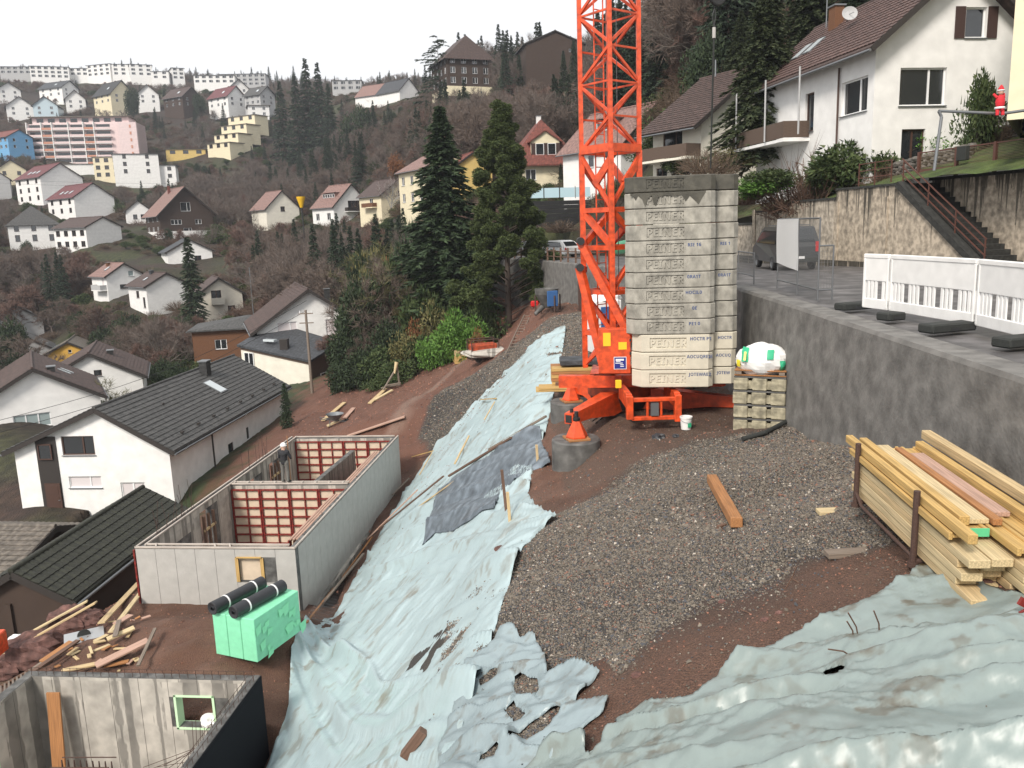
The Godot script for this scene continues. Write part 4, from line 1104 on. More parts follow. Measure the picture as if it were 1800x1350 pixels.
func plants() -> void:
	rng.seed = 31
	vmat("foliage", 0.8)
	M.foliage.backlight_enabled = true; M.foliage.backlight = Color(0.25, 0.25, 0.2)
	bare_proto("bare1", 13.0, 0.35, 10, Color(0.11, 0.09, 0.075), Color(0.135, 0.10, 0.082))
	bare_proto("bare2", 15.0, 0.6, 9, Color(0.14, 0.12, 0.10), Color(0.145, 0.112, 0.095))
	bare_proto("bare3", 10.0, 0.2, 11, Color(0.10, 0.075, 0.06), Color(0.15, 0.088, 0.068))
	bare_proto("birch", 14.0, 0.5, 4, Color(0.42, 0.40, 0.38), Color(0.16, 0.11, 0.10))
	bare_proto("leafy", 11.0, 0.3, 7, Color(0.08, 0.07, 0.05), Color(0.115, 0.11, 0.04))
	var g0 := Color(0.016, 0.032, 0.014); var g1 := Color(0.045, 0.075, 0.028)
	spruce_proto("spruce", 20.0, 4.2, 74, 10, 46, 0.32, g0, g1, 0.95)
	spruce_proto("fir", 16.0, 3.2, 34, 9, 20, 0.25, Color(0.018, 0.032, 0.02), Color(0.04, 0.062, 0.032))
	spruce_proto("slim", 14.0, 1.9, 42, 9, 20, 0.35, Color(0.02, 0.034, 0.018), Color(0.045, 0.07, 0.03), 0.7)
	spruce_proto("blue", 15.0, 3.4, 32, 8, 14, 0.2, Color(0.045, 0.075, 0.08), Color(0.10, 0.145, 0.15), 0.8)
	spruce_proto("weeping", 22.0, 5.5, 60, 11, 64, 0.6, Color(0.02, 0.033, 0.014), Color(0.06, 0.075, 0.028), 0.8)
	spruce_proto("cedar", 18.0, 7.5, 15, 8, 34, -0.02, Color(0.018, 0.032, 0.02), Color(0.045, 0.065, 0.035), 0.55)
	clump_proto("pine", 26, 13000, 0.075, Color(0.03, 0.05, 0.012), Color(0.085, 0.115, 0.03), 1.0, 0.75)
	clump_proto("needles", 9, 2600, 0.16, Color(0.028, 0.046, 0.012), Color(0.085, 0.11, 0.03), 0.85, 0.6)
	clump_proto("yew", 22, 6000, 0.10, Color(0.016, 0.03, 0.012), Color(0.035, 0.055, 0.02), 1.0, 0.6)
	clump_proto("laurel", 18, 5000, 0.10, Color(0.05, 0.12, 0.015), Color(0.11, 0.22, 0.035), 0.85, 0.65)
	clump_proto("bush", 16, 3500, 0.10, Color(0.03, 0.055, 0.015), Color(0.075, 0.10, 0.03), 0.8, 0.65)
	clump_proto("russet", 16, 2600, 0.09, Color(0.12, 0.045, 0.02), Color(0.24, 0.10, 0.035), 0.85, 0.65)
	clump_proto("olive", 18, 3000, 0.085, Color(0.085, 0.085, 0.03), Color(0.16, 0.14, 0.05), 0.9, 0.7)
	twig_proto("brush", 110, 0.014, Color(0.09, 0.062, 0.042), Color(0.16, 0.112, 0.078))
	twig_proto("brush_red", 110, 0.014, Color(0.10, 0.06, 0.042), Color(0.165, 0.10, 0.072))
	near_plants()
	woods()

func up_to(u: float, vt: float, d: float, base: float) -> float:      # height from base to where the top stands
	return at(u, vt, d).y - base

func tree_at(key: String, called: String, label: String, u: float, vt: float, d: float, h0: float, wide := 1.0, y0 := -1000.0, group := "") -> Node3D:
	var p := at(u, vt, d)
	var y := y0
	if y0 < -999.0:
		y = hill_y(p.x, p.z)
		if p.z > -90 and p.x < wall_x(p.z) and p.x > -25.0: y = site_y(p.x, p.z)
	var s := (p.y - y) / h0
	return plant(key, called, label, "tree", Vector3(p.x, y - 0.1, p.z), Vector3(s * wide, s, s * wide), -1.0, group)

func near_plants() -> void:
	tree_at("spruce", "spruce_tree", "tall dark spruce in the middle, left of the broad olive pine", 772, 182, 73, 20.0, 1.45)
	var p := at(880, 165, 66); var y := site_y(p.x, p.z)
	var pine := thing("pine_tree", "broad olive green pine beside the far concrete wall", "tree", Vector3(p.x, y, p.z))
	var a := MB.new(); a.col = Color(0.075, 0.055, 0.045)
	a.tube(Vector3(0, -0.6, 0), Vector3(0.2, p.y - y - 1.0, 0), 0.28, 0.05, 8)
	part(pine, "trunk", a, M.foliage)
	var H := p.y - y
	for k in 130:
		var t := pow(k / 129.0, 0.9)
		var r := rng.randf_range(0.95, 1.5) * lerpf(1.0, 0.65, t)
		var an := k * 2.4 + rng.randf(); var R := lerpf(4.5, 0.25, pow(t, 1.2)) * rng.randf_range(0.45, 1.1)
		var q := Vector3(cos(an) * R, H * (0.16 + 0.8 * t) - r * 0.5 - R * 0.12, sin(an) * R)
		a = MB.new(); a.col = Color(0.075, 0.055, 0.045); a.tube(Vector3(0.1, q.y - R * 0.25, 0), q + Vector3(0, r * 0.4, 0), 0.06, 0.02, 4, false); part(pine, "branch", a, M.foliage)
		part(pine, "crown", proto.needles[1][1], M.foliage, q, Basis(Vector3.UP, k * 1.9).scaled(Vector3(r, r * 0.75, r)))
	# thicket under and left of the spruce
	var list := [["laurel", 815, 575, 62, 2.6, 3.4, "bright green laurel bush at the edge of the red soil"], ["laurel", 770, 600, 64, 2.0, 2.4, "bright green laurel bush left of the largest one"], ["bush", 745, 610, 66, 2.6, 3.0, "dark bush at the foot of the tall spruce"],
		["yew", 640, 690, 66, 2.3, 4.6, "dark conical yew at the thicket's left edge"], ["yew", 606, 700, 67, 1.7, 3.8, "smaller dark yew next to the annexe"], ["olive", 690, 560, 74, 3.0, 5.0, "olive twiggy tree above the laurels"], ["olive", 660, 500, 78, 2.8, 5.0, "olive twiggy tree behind the dark yew"], ["bush", 700, 660, 64, 2.2, 2.6, "low dark bush on the brow of the red bank"],
		["yew", 640, 500, 84, 2.4, 6.0, "upright dark evergreen beside the brown gable roof"], ["russet", 690, 480, 82, 2.6, 4.5, "rust brown shrub left of the spruce"], ["bush", 850, 520, 66, 2.2, 3.4, "dark green bush below the pine"], ["russet", 835, 575, 60, 0.8, 1.2, "small orange-brown shrub beside the laurel"], ["bush", 730, 520, 72, 3.2, 5.5, "deep green mass below the spruce"], ["olive", 760, 560, 68, 2.4, 3.8, "olive shrub between laurel and spruce"], ["yew", 685, 620, 68, 2.4, 4.0, "dark evergreen shrub in the middle of the thicket"]]
	for q in list:
		var b := at(q[1], q[2], q[3])
		var gy: float = minf(b.y, site_y(b.x, b.z)) if b.x > -25.0 else b.y
		plant(q[0], "shrub", q[6], "shrub", Vector3(b.x, gy - 0.2, b.z), Vector3(q[4], (b.y - gy + q[5]) * 0.62, q[4]))
	for q in [[662, 430, 74], [610, 500, 80], [720, 410, 76], [690, 520, 70], [735, 480, 70], [640, 560, 70], [675, 470, 72]]:
		tree_at("leafy" if int(q[0]) % 2 else "bare1", "bare_tree", "thin bare tree in the thicket below the spruce, %s" % {662: "nearest the yews", 610: "next to the brown gable", 720: "tallest, close to the spruce", 690: "low one over the bank", 735: "right beside the spruce trunk", 640: "behind the dark conical yew", 675: "in the middle"}[int(q[0])], q[0], q[1], q[2], 12.0, 0.9, -1000.0, "thicket trees")
	for q in [[640, 395, 90, "leafy"], [605, 425, 95, "bare1"], [700, 385, 84, "bare2"], [672, 400, 80, "leafy"], [618, 470, 84, "leafy"], [655, 450, 76, "bare3"], [705, 440, 74, "leafy"], [742, 420, 78, "bare1"], [632, 545, 74, "leafy"], [590, 560, 80, "bare3"]]:
		tree_at(q[3], "bare_tree", "twiggy winter tree between annexe and spruce, top at the brown gable's height", q[0], q[1], q[2], {"leafy": 11.0, "bare1": 13.0, "bare2": 15.0, "bare3": 10.0}[q[3]], 1.25, -1000.0, "annexe thicket")
	for q in [["yew", 645, 560, 72, 3.2, 6.0, "big dark evergreen filling the thicket's left half"], ["bush", 690, 500, 76, 3.4, 8.0, "tall green-brown bush left of the spruce"], ["yew", 612, 650, 70, 2.3, 5.0, "dark evergreen at the annexe's right corner"], ["bush", 668, 650, 66, 2.6, 4.0, "dense dark bush over the bank"], ["bush", 745, 545, 70, 3.0, 6.0, "deep green bush at the spruce's foot"], ["olive", 650, 470, 82, 3.0, 6.0, "brownish shrub beside the brown gable roof"], ["bush", 655, 590, 76, 2.8, 4.5, "wide dark shrub behind the yews"], ["yew", 720, 470, 78, 2.6, 7.0, "tall dark evergreen left of the spruce trunk"], ["olive", 625, 590, 74, 2.4, 4.0, "olive shrub above the smaller yew"], ["bush", 675, 680, 63, 1.9, 2.2, "dark shrub hanging over the red bank"], ["russet", 735, 570, 68, 1.8, 2.6, "brown-leaved shrub among the laurels"], ["olive", 710, 610, 66, 2.2, 3.2, "olive shrub on the brow of the bank"]]:
		var b0 := at(q[1], q[2], q[3])
		var g0: float = minf(b0.y, site_y(b0.x, b0.z)) if b0.x > -25.0 else b0.y
		plant(q[0], "shrub", q[6], "shrub", Vector3(b0.x, g0 - 0.2, b0.z), Vector3(q[4], (b0.y - g0 + q[5]) * 0.62, q[4]))
	# bare trees among the houses of the hollow: [bearing, top, distance]
	var spots := [[60, 470, 155], [110, 455, 172], [148, 480, 162], [30, 500, 145], [0, 480, 150], [228, 590, 125], [180, 575, 132], [255, 625, 112], [300, 575, 119], [352, 590, 116], [90, 440, 192], [135, 425, 200], [420, 395, 192], [455, 420, 182], [400, 335, 240], [250, 545, 130], [65, 600, 108], [20, 620, 104], [140, 560, 135], [205, 545, 140], [400, 560, 112], [380, 440, 180], [440, 350, 235], [560, 400, 180], [480, 300, 250], [530, 330, 230], [640, 310, 215], [120, 520, 148], [85, 530, 146], [330, 600, 110], [280, 660, 96], [40, 560, 118]]
	for i in spots.size():
		var q: Array = spots[i]
		var kind: String = ["bare3", "bare1", "bare2"][i % 3]
		tree_at(kind, "bare_tree", "bare %s tree in the hollow %s" % [["reddish spreading", "grey-brown", "slender"][i % 3], where_on_hill(at(q[0], q[1], q[2]))], q[0], q[1], q[2], {"bare1": 13.0, "bare2": 15.0, "bare3": 10.0}[kind], 1.35, -1000.0, "trees of the hollow")
	for q in [[218, 560, 122, 3.2, 6.5, "dark evergreen clump below the cube-like house"], [175, 585, 126, 2.6, 5.5, "dark evergreen clump left of the first one"], [250, 640, 104, 3.0, 3.0, "low dark yew above the long roof"], [12, 570, 125, 3.6, 8.0, "deep green conifer mass at the left border"], [25, 630, 108, 3.0, 5.0, "dark green shrubbery at the left border"], [130, 600, 130, 2.2, 3.5, "dark shrub behind the yellow house"], [330, 640, 98, 2.2, 2.4, "green garden shrub above the ridge"], [520, 430, 172, 3.0, 3.5, "green-brown shrub beside the stilted carport"], [455, 470, 160, 3.4, 4.5, "yellow-green bush left of the stilts"]]:
		var b1 := at(q[0], q[1], q[2])
		var y1 := hill_y(b1.x, b1.z)
		plant("yew" if q[4] > 4.6 else "bush", "shrub", q[5], "shrub", Vector3(b1.x, y1 - 0.3, b1.z), Vector3(q[3], maxf(q[4], b1.y - y1 + q[4] * 0.4) * 0.62, q[3]))
	# hollow and left
	tree_at("slim", "spruce_tree", "very slender dark spruce between the white hollow houses", 328, 415, 124, 14.0, 1.15)
	var b := at(168, 738, 71)
	tree_at("leafy", "willow_tree", "olive leafed tree in front of the white attic-window house", 172, 640, 70, 12.0, 1.1)
	b = at(505, 745, 58)
	plant("slim", "fir_tree", "small young fir beside the annexe", "tree", Vector3(b.x, -12.0, b.z), Vector3(0.3, 0.26, 0.3))
	for q in [["fir", "conifer on the skyline spur, left", 516, 130, 330], ["fir", "tall twin-topped conifer on the spur", 535, 100, 335], ["fir", "tall conifer next to the twin-topped one", 556, 108, 330], ["fir", "conifer right of the tall pair", 575, 145, 325], ["fir", "dark conifer left of the tall pair", 490, 140, 340]]:
		tree_at(q[0], "conifer_tree", q[1], q[2], q[3], q[4], 16.0, 1.0)
	p = at(632, 275, 300); plant("yew", "yew_tree", "huge dark rounded evergreen on the wooded slope", "tree", p + Vector3(0, -2, 0), Vector3(7.5, 14.5, 7.5))
	p = at(232, 195, 455); plant("yew", "pine_tree", "dark round-headed pine before the pale yellow mansard house", "tree", p + Vector3(0, -2, 0), Vector3(5.0, 11.0, 5.0))
	p = at(353, 195, 440); plant("yew", "pine_tree", "dark round tree between chalet and pink-red roof", "tree", p + Vector3(0, -2, 0), Vector3(4.2, 8.0, 4.2))
	tree_at("blue", "spruce_tree", "blue spruce below the dark villa, right one", 846, 158, 200, 15.0, 1.0)
	tree_at("blue", "spruce_tree", "blue spruce below the dark villa, left one", 822, 170, 202, 15.0, 0.9)
	tree_at("cedar", "cedar_tree", "wide cedar with flat layered boughs on the skyline", 768, 58, 238, 18.0, 1.05)
	tree_at("fir", "fir_tree", "small blue-grey fir beside the red-roofed house", 985, 285, 108, 16.0, 0.9)
	for q in [[872, 68], [895, 90], [940, 32], [962, 40], [915, 80]]:
		tree_at("bare2", "bare_tree", "tall bare tree standing out against the sky on the spur", q[0], q[1], 232, 15.0, 0.8, -1000.0, "skyline trees")
	for q in [[1008, 70, 200], [1012, 95, 190], [990, 88, 210], [1050, 20, 180], [912, 95, 220], [1100, 5, 170], [885, 92, 215]]:
		tree_at("slim", "conifer_tree", "slim dark conifer on the hill behind the crane", q[0], q[1], q[2], 14.0, 1.0, -1000.0, "slim hill conifers")
	tree_at("birch", "birch_tree", "pale bare birch in front of the cream house", 684, 290, 165, 14.0, 0.9)
	p = at(695, 300, 175); plant("russet", "beech_tree", "orange leafed tree above the cream house", "tree", p + Vector3(0, -1, 0), Vector3(3.0, 4.0, 3.0))
	# right: big dark conifers over the garden
	for q in [[1345, -60, 52, "weeping", "great dark weeping conifer beside the white house"], [1420, -130, 60, "weeping", "dark conifer behind the white house roof, left"], [1300, 5, 70, "weeping", "dark conifer over the loggia house"], [1500, -140, 66, "spruce", "dark spruce behind the white house"], [1560, -160, 68, "spruce", "second dark spruce behind the white house"]]:
		var b2 := at(q[0], 200, q[2])
		var top := at(q[0], q[1], q[2]).y
		var gy := maxf(6.0, hill_y(b2.x, b2.z))
		var hh := 22.0 if q[3] == "weeping" else 20.0
		plant(q[3], "conifer_tree", q[4], "tree", Vector3(b2.x, gy - 0.5, b2.z), Vector3(1.25, 1, 1.25) * (top - gy) / hh)
	var sh := [["bush", 1490, 280, 37, 2.4, 2.4, "big dark rhododendron in the garden"], ["bush", 1455, 285, 38, 1.6, 1.7, "dark rhododendron left of the biggest one"], ["brush_red", 1430, 260, 38, 2.0, 2.6, "red-brown twiggy shrub below the balcony"], ["brush_red", 1395, 280, 39, 1.7, 2.2, "reddish bare shrub at the garden's left end"], ["laurel", 1618, 222, 37, 1.1, 1.3, "fresh green shrub under the picture window"], ["brush", 1590, 235, 37, 1.2, 1.2, "brown shrub beside the basement window"], ["brush", 1650, 215, 37.5, 1.6, 0.9, "low brown creeper mound along the house wall"], ["bush", 1725, 190, 37, 1.0, 3.6, "ivy clad stump at the house corner"], ["brush", 1745, 150, 37.5, 1.0, 2.0, "bare creeper on the house corner"], ["laurel", 1330, 335, 43, 1.6, 1.4, "yellow-green ivy spilling over the garden wall"], ["brush_red", 1310, 345, 44, 1.4, 1.5, "dry brown creeper hanging over the wall end"], ["bush", 1355, 318, 42, 1.5, 1.3, "ivy mound on top of the garden wall"], ["brush", 1250, 300, 50, 1.6, 3.0, "bare round-headed bush before the loggia house"], ["brush", 1230, 290, 54, 1.3, 2.4, "bare bush beside the round-headed one"], ["olive", 1290, 285, 52, 2.0, 1.5, "flat dark juniper in front of the loggia house"], ["bush", 1185, 300, 62, 1.2, 2.0, "clipped green bush below the loggia"], ["brush", 985, 400, 78, 2.2, 1.8, "brown hedge over the far street wall"], ["bush", 1545, 268, 36, 1.5, 1.3, "low dark shrub in front of the basement window"], ["brush_red", 1560, 262, 35, 1.0, 0.7, "low rust coloured plants above the dry stone wall"]]
	for q in sh:
		var b3 := at(q[1], q[2], q[3] + (4.5 if q[1] > 1385 and q[1] < 1700 else 0.0))
		var base := b3.y
		if b3.z > -62.0 and q[1] > 1300:
			var rel := b3 - upper_line(0)
			var gs := rel.x * 0.2 + rel.z * 0.98; var gt := rel.x * 0.98 - rel.z * 0.2
			if gt > 0.0: base = minf(base, slope.y(gs * 0.1, gt * 0.1))
		plant(q[0], "shrub", q[6], "shrub", Vector3(b3.x, base - 0.25, b3.z), Vector3(q[4] * 1.25, (b3.y - base + q[5]) * 0.66, q[4] * 1.25))

func uv(p: Vector3) -> Vector2:                 # bearing of a point, as in at()
	var q: Vector3 = cam_basis.inverse() * (p - EYE)
	return Vector2(900.0 + FOCAL * q.x / -q.z, 675.0 - FOCAL * q.y / -q.z)

func hides(p: Vector3, h: float, r: float) -> bool:      # would a tree here stand before a building?
	var a := uv(p + Vector3(0, h, 0)); var b := uv(p); var w := r * FOCAL / -p.z
	for k in keep_clear:
		if p.z > k[0] and absf(a.x - k[1]) < k[2] + w and a.y < k[4] - (k[4] - k[3]) * 0.42 and b.y > k[3]: return true
		if Vector2(p.x - k[5].x, p.z - k[5].z).length() < k[6] + r * 0.6: return true
	return false

func note_houses() -> void:
	for c in get_children():
		if not c is Node3D or not c.has_meta("category"): continue
		if not c.get_meta("category") in ["house", "building", "shed"]: continue
		var lo := Vector2(1e9, 1e9); var hi := Vector2(-1e9, -1e9); var rad := 0.0
		for m in c.get_children():
			if m is MeshInstance3D and m.mesh:
				var bb: AABB = c.transform * (m.transform * m.mesh.get_aabb())
				if m.name == "wall": rad = Vector2(bb.size.x, bb.size.z).length() * 0.36
				for i in 8:
					var e := bb.get_endpoint(i)
					e.y = maxf(e.y, c.position.y)
					var q := uv(e); lo = lo.min(q); hi = hi.max(q)
		keep_clear.append([c.position.z, (lo.x + hi.x) / 2, (hi.x - lo.x) / 2 * 0.85, lo.y, hi.y, c.position, rad])

func where_on_hill(p: Vector3) -> String:
	var u := uv(p).x
	for q in [[150, "on the slope at the far left"], [300, "below the white skyline flats"], [450, "around the yellow terraces"], [620, "on the slope under the tall conifers"], [760, "left of the dark villa"], [900, "below the dark villa"], [1020, "between the dark villa and the crane"], [1140, "directly behind the crane mast"], [1280, "above the loggia house"], [1450, "on the hill left of the white garden house"]]:
		if u < q[0]: return q[1] + (", nearer" if p.z > -170.0 else ", farther up")
	return "on the hill behind the white garden house"

func woods() -> void:
	note_houses()
	rng.seed = 77
	var xf := {"bare1": [], "bare2": [], "bare3": [], "fir": [], "yew": []}
	var brush := []; var brush2 := []; var bush := []
	var spots := []
	for i in 9500:
		var a := deg_to_rad(rng.randf_range(-36, 38)); var d := 62.0 * pow(760.0 / 62.0, rng.randf())
		var p := Vector3(d * sin(a), 0, -d * cos(a))
		if p.z > -95.0 and p.x > -26.0 and p.x < wall_x(p.z) + 11.0: continue
		if p.z > -90.0 and p.x < -15.0 and d < 84.0: continue
		if p.x > 0.0 and p.z > -72.0: continue
		p.y = hill_y(p.x, p.z)
		spots.append([d, p])
	spots.sort_custom(func(m, n): return m[0] < n[0])
	var made := 0; var firs := 0
	for q in spots:
		var p: Vector3 = q[1]; var d: float = q[0]
		var g := noise2.get_noise_2d(p.x * 2.0, p.z * 2.0)
		var meadow := noise.get_noise_2d(p.x * 1.1 + 300.0, p.z * 1.1)
		var right := p.x > -0.06 * d
		if not right and meadow > 0.30 and d < 260.0: continue
		var s := rng.randf_range(0.6, 1.05) * (1.15 if right else 0.85)
		if d > 330.0 and not right: s *= 0.85
		var kind: String = ["bare1", "bare2", "bare3"][rng.randi() % 3]
		if g > 0.20 or rng.randf() < 0.05: kind = "fir" if rng.randf() < 0.75 else "yew"
		var h := {"bare1": 13.0, "bare2": 15.0, "bare3": 10.0, "fir": 16.0, "yew": 8.0}[kind] * s as float
		if hides(p, h, h * 0.22): 
			# low growth only in front of the houses
			var br: Transform3D = Transform3D(Basis(Vector3.UP, rng.randf() * TAU).scaled_local(Vector3(2.2, 1.5, 2.2) * rng.randf_range(0.6, 1.1)), p)
			if not hides(p, 2.0, 2.0): (brush if rng.randf() < 0.6 else bush).append(br)
			continue
		var sc := Vector3.ONE * s
		if kind == "yew": sc = Vector3(2.6, 4.6, 2.6) * s
		var t := Transform3D(Basis(Vector3.UP, rng.randf() * TAU).scaled_local(sc), p - Vector3(0, 0.4, 0))
		var place := where_on_hill(p)
		var big: String = ["small", "medium-sized", "tall"][clampi(int((s / (1.15 if right else 0.85) - 0.6) / 0.15), 0, 2)]
		if made < 300 and kind.begins_with("bare"):
			made += 1
			var o := plant(kind, "bare_tree", "%s leafless %s tree %s" % [big, {"bare1": "grey-brown", "bare2": "slender upright", "bare3": "spreading reddish"}[kind], place], "tree", p, Vector3.ONE, -1.0, "hill trees")
			o.transform = t
		elif firs < 120 and not kind.begins_with("bare"):
			firs += 1
			var o := plant(kind, "conifer_tree", "%s dark %s %s" % [big, "pointed conifer" if kind == "fir" else "rounded evergreen", place], "tree", p, Vector3.ONE, -1.0, "hill conifers")
			o.transform = t
		else:
			xf[kind].append(t)
		for k in 2:
			var e := p + Vector3(rng.randf_range(-6, 6), 0, rng.randf_range(-6, 6)) * (0.4 + d * 0.004)
			e.y = hill_y(e.x, e.z)
			var pick := rng.randf()
			(bush if pick < 0.16 else (brush2 if pick < 0.5 else brush)).append(Transform3D(Basis(Vector3.UP, rng.randf() * TAU).scaled_local(Vector3(2.6, 2.0, 2.6) * rng.randf_range(0.6, 1.3) * (1.0 + d * 0.001)), e))
	for k in xf:
		if xf[k].size(): mass("distant_wood", "distant wood of bare trees and conifers on the far slopes", "wood", k, xf[k])
	mass("undergrowth", "brown leafless undergrowth covering the slopes", "undergrowth", "brush", brush)
	mass("undergrowth", "reddish leafless undergrowth covering the slopes", "undergrowth", "brush_red", brush2)
	mass("undergrowth", "dark green low bushes scattered over the slopes", "undergrowth", "bush", bush)
	# firs on the skyline
	for i in 46:
		var u := rng.randf_range(180, 280) if i < 30 else rng.randf_range(0, 520)
		var base := at(u, 138, 640)
		base.y = hill_y(base.x, base.z)
		var top: float = 104.0 + absf(u - 228.0) * 0.3 + rng.randf_range(-4, 12) if i < 30 else rng.randf_range(112, 130)
		var s: float = (at(u, top, 640).y - base.y) / 16.0
		if s < 0.2: continue
		plant("fir", "fir_tree", "distant fir on the skyline %s" % ("behind the leftmost white blocks" if u < 110 else ("left of the large white flats" if u < 180 else ("behind the large white flats" if u < 285 else ("by the white hall" if u < 400 else "right of the white hall")))), "tree", base, Vector3(s * 1.1, s, s * 1.1), -1.0, "skyline firs")

# ---------------------------------------------------------------- the building site
func hit(u: float, v: float) -> Vector3:        # where a line of sight meets the ground of the site
	var r: Vector3 = cam_basis * Vector3((u - 900.0) / FOCAL, (675.0 - v) / FOCAL, -1.0)
	var t := 1.5
	while t < 110.0:
		var p := EYE + r * t
		if p.y < ground(p.x, p.z): break
		t += 0.04 + t * 0.004
	return EYE + r * t

func hits(list: Array) -> PackedVector2Array:
	var o := PackedVector2Array()
	for q in list:
		var p := hit(q[0], q[1]); o.append(Vector2(p.x, p.z))
	return o

func site_materials() -> void:
	mat("tarp", Color(0.41, 0.515, 0.535), 0.38, "mud", Vector3.ONE * 0.11, "crumb", 0.35)
	mat("tarp_dark", Color(0.25, 0.30, 0.35), 0.38, "cloudy", Vector3.ONE * 0.5, "crumb", 0.5)
	mat("tarp_green", Color(0.235, 0.285, 0.275), 0.38, "mud", Vector3.ONE * 0.23, "crumb", 0.4)
	mat("tarp_grey", Color(0.27, 0.335, 0.355), 0.38, "mud", Vector3.ONE * 0.3, "crumb", 0.5)
	vmat("stone", 0.85)
	mat("concrete", Color(0.50, 0.48, 0.45), 0.8, "wet", Vector3(0.11, 0.11, 0.11), "crumb", 0.2)
	mat("concrete_pale", Color(0.45, 0.435, 0.41), 0.85, "plain", Vector3.ONE * 0.35, "crumb", 0.25)
	mat("concrete_wet", Color(0.28, 0.26, 0.235), 0.55, "wet", Vector3(0.3, 0.3, 0.3), "crumb", 0.25)
	mat("concrete_dark", Color(0.20, 0.195, 0.185), 0.7, "cloudy", Vector3.ONE * 0.5, "crumb", 0.3)
	mat("bitumen", Color(0.007, 0.008, 0.011), 0.8); M.bitumen.metallic_specular = 0.25
	mat("steel_red", Color(0.36, 0.035, 0.025), 0.55, "cloudy", Vector3.ONE * 1.2)
	mat("plywood", Color(0.66, 0.54, 0.41), 0.75, "plain", Vector3.ONE * 0.5)
	for q in [["wood_pale", 0.62, 0.46, 0.25], ["wood_yellow", 0.60, 0.39, 0.14], ["wood_new", 0.66, 0.52, 0.30], ["wood_orange", 0.42, 0.19, 0.07], ["wood_grey", 0.24, 0.19, 0.15], ["wood_brown", 0.16, 0.09, 0.06], ["wood_pink", 0.52, 0.33, 0.25], ["wood_batten", 0.56, 0.49, 0.43]]:
		mat(q[0], Color(q[1], q[2], q[3]) * 1.1, 0.72, "grain", Vector3(0.1, 4.0, 4.0), "", 0.0, false)
	mat("rust", Color(0.15, 0.08, 0.06), 0.8, "speck", Vector3.ONE * 2.0)
	mat("eps_green", Color(0.26, 0.74, 0.46), 0.7, "plain", Vector3.ONE * 0.7)
	mat("eps_pale", Color(0.55, 0.78, 0.5), 0.75)
	mat("foil_green", Color(0.24, 0.74, 0.42), 0.3)
	mat("roll_black", Color(0.025, 0.026, 0.03), 0.5)
	mat("strap", Color(0.75, 0.75, 0.75), 0.5)
	mat("orange", Color(0.88, 0.10, 0.018), 0.42, "mottle", Vector3.ONE * 0.9)
	M.orange.clearcoat_enabled = true; M.orange.clearcoat = 0.25
	mat("orange_dirty", Color(0.62, 0.10, 0.03), 0.6, "cloudy", Vector3.ONE * 0.8)
	mat("black_part", Color(0.02, 0.02, 0.021), 0.5)
	mat("white_plastic", Color(0.82, 0.81, 0.79), 0.5, "plain", Vector3.ONE * 0.5)
	mat("rubber_grey", Color(0.055, 0.06, 0.055), 0.85, "speck", Vector3.ONE * 1.5)
	mat("galv", Color(0.16, 0.165, 0.17), 0.5); M.galv.metallic = 0.5
	mat("galv_light", Color(0.45, 0.46, 0.47), 0.4); M.galv_light.metallic = 0.5
	mat("rock", Color(0.24, 0.12, 0.10), 0.85, "cloudy", Vector3.ONE * 0.8, "crumb", 2.0)

func sheet(called: String, label: String, poly: PackedVector2Array, holes: Array, step: float, lift: float, fold: Callable, m: Material) -> MeshInstance3D:
	var lo := Vector2(1e9, 1e9); var hi := -lo
	for p in poly:
		lo = lo.min(p); hi = hi.max(p)
	var w := int((hi.x - lo.x) / step) + 2; var h := int((hi.y - lo.y) / step) + 2
	var pts := PackedVector3Array(); var keep := PackedByteArray()
	pts.resize(w * h); keep.resize(w * h)
	for j in h:
		for i in w:
			var x := lo.x + i * step; var z := lo.y + j * step
			var q := Vector2(x + 0.0, z + 0.0)
			var k := Geometry2D.is_point_in_polygon(q, poly)
			for hp in holes:
				if k and Geometry2D.is_point_in_polygon(q, hp): k = false
			keep[j * w + i] = 1 if k else 0
			var gy := site_y(x, z)
			pts[j * w + i] = Vector3(x, maxf(gy + lift + (fold.call(x, z) if k else 0.0), gy + relief(x, z) + 0.035), z)
	var loops := [poly] + holes
	for j in h:                                     # pull the rim onto the outline
		for i in w:
			if keep[j * w + i]: continue
			var near := false
			for dj in [-1, 0, 1]:
				for di in [-1, 0, 1]:
					if j + dj >= 0 and j + dj < h and i + di >= 0 and i + di < w and keep[(j + dj) * w + i + di] == 1: near = true
			if not near: continue
			var q := Vector2(lo.x + i * step, lo.y + j * step); var best := q; var bd := 1e9
			for lp in loops:
				for k in lp.size():
					var c := Geometry2D.get_closest_point_to_segment(q, lp[k], lp[(k + 1) % lp.size()])
					if c.distance_to(q) < bd: bd = c.distance_to(q); best = c
			if bd > step * 1.5: best = q
			keep[j * w + i] = 2
			pts[j * w + i] = Vector3(best.x, site_y(best.x, best.y) + lift * 0.6 + fold.call(best.x, best.y) * 0.8, best.y)
	var mb := MB.new()
	mb.grid(pts, PackedColorArray(), w, h, keep)
	return solo(called, label, "tarpaulin", mb, m)

func crease(q: float, p: float, k: float, w := 2.6) -> float:   # crested folds running along p
	var n := noise2.get_noise_2d(q * k, p * k * 0.045) * 2.2 * w
	return maxf(0.0, 1.0 - sqrt(n * n + 0.02)) + 0.14

func facets(a: float, b: float) -> float:        # creased, paper-like planes
	return cells.get_noise_2d(a, b)

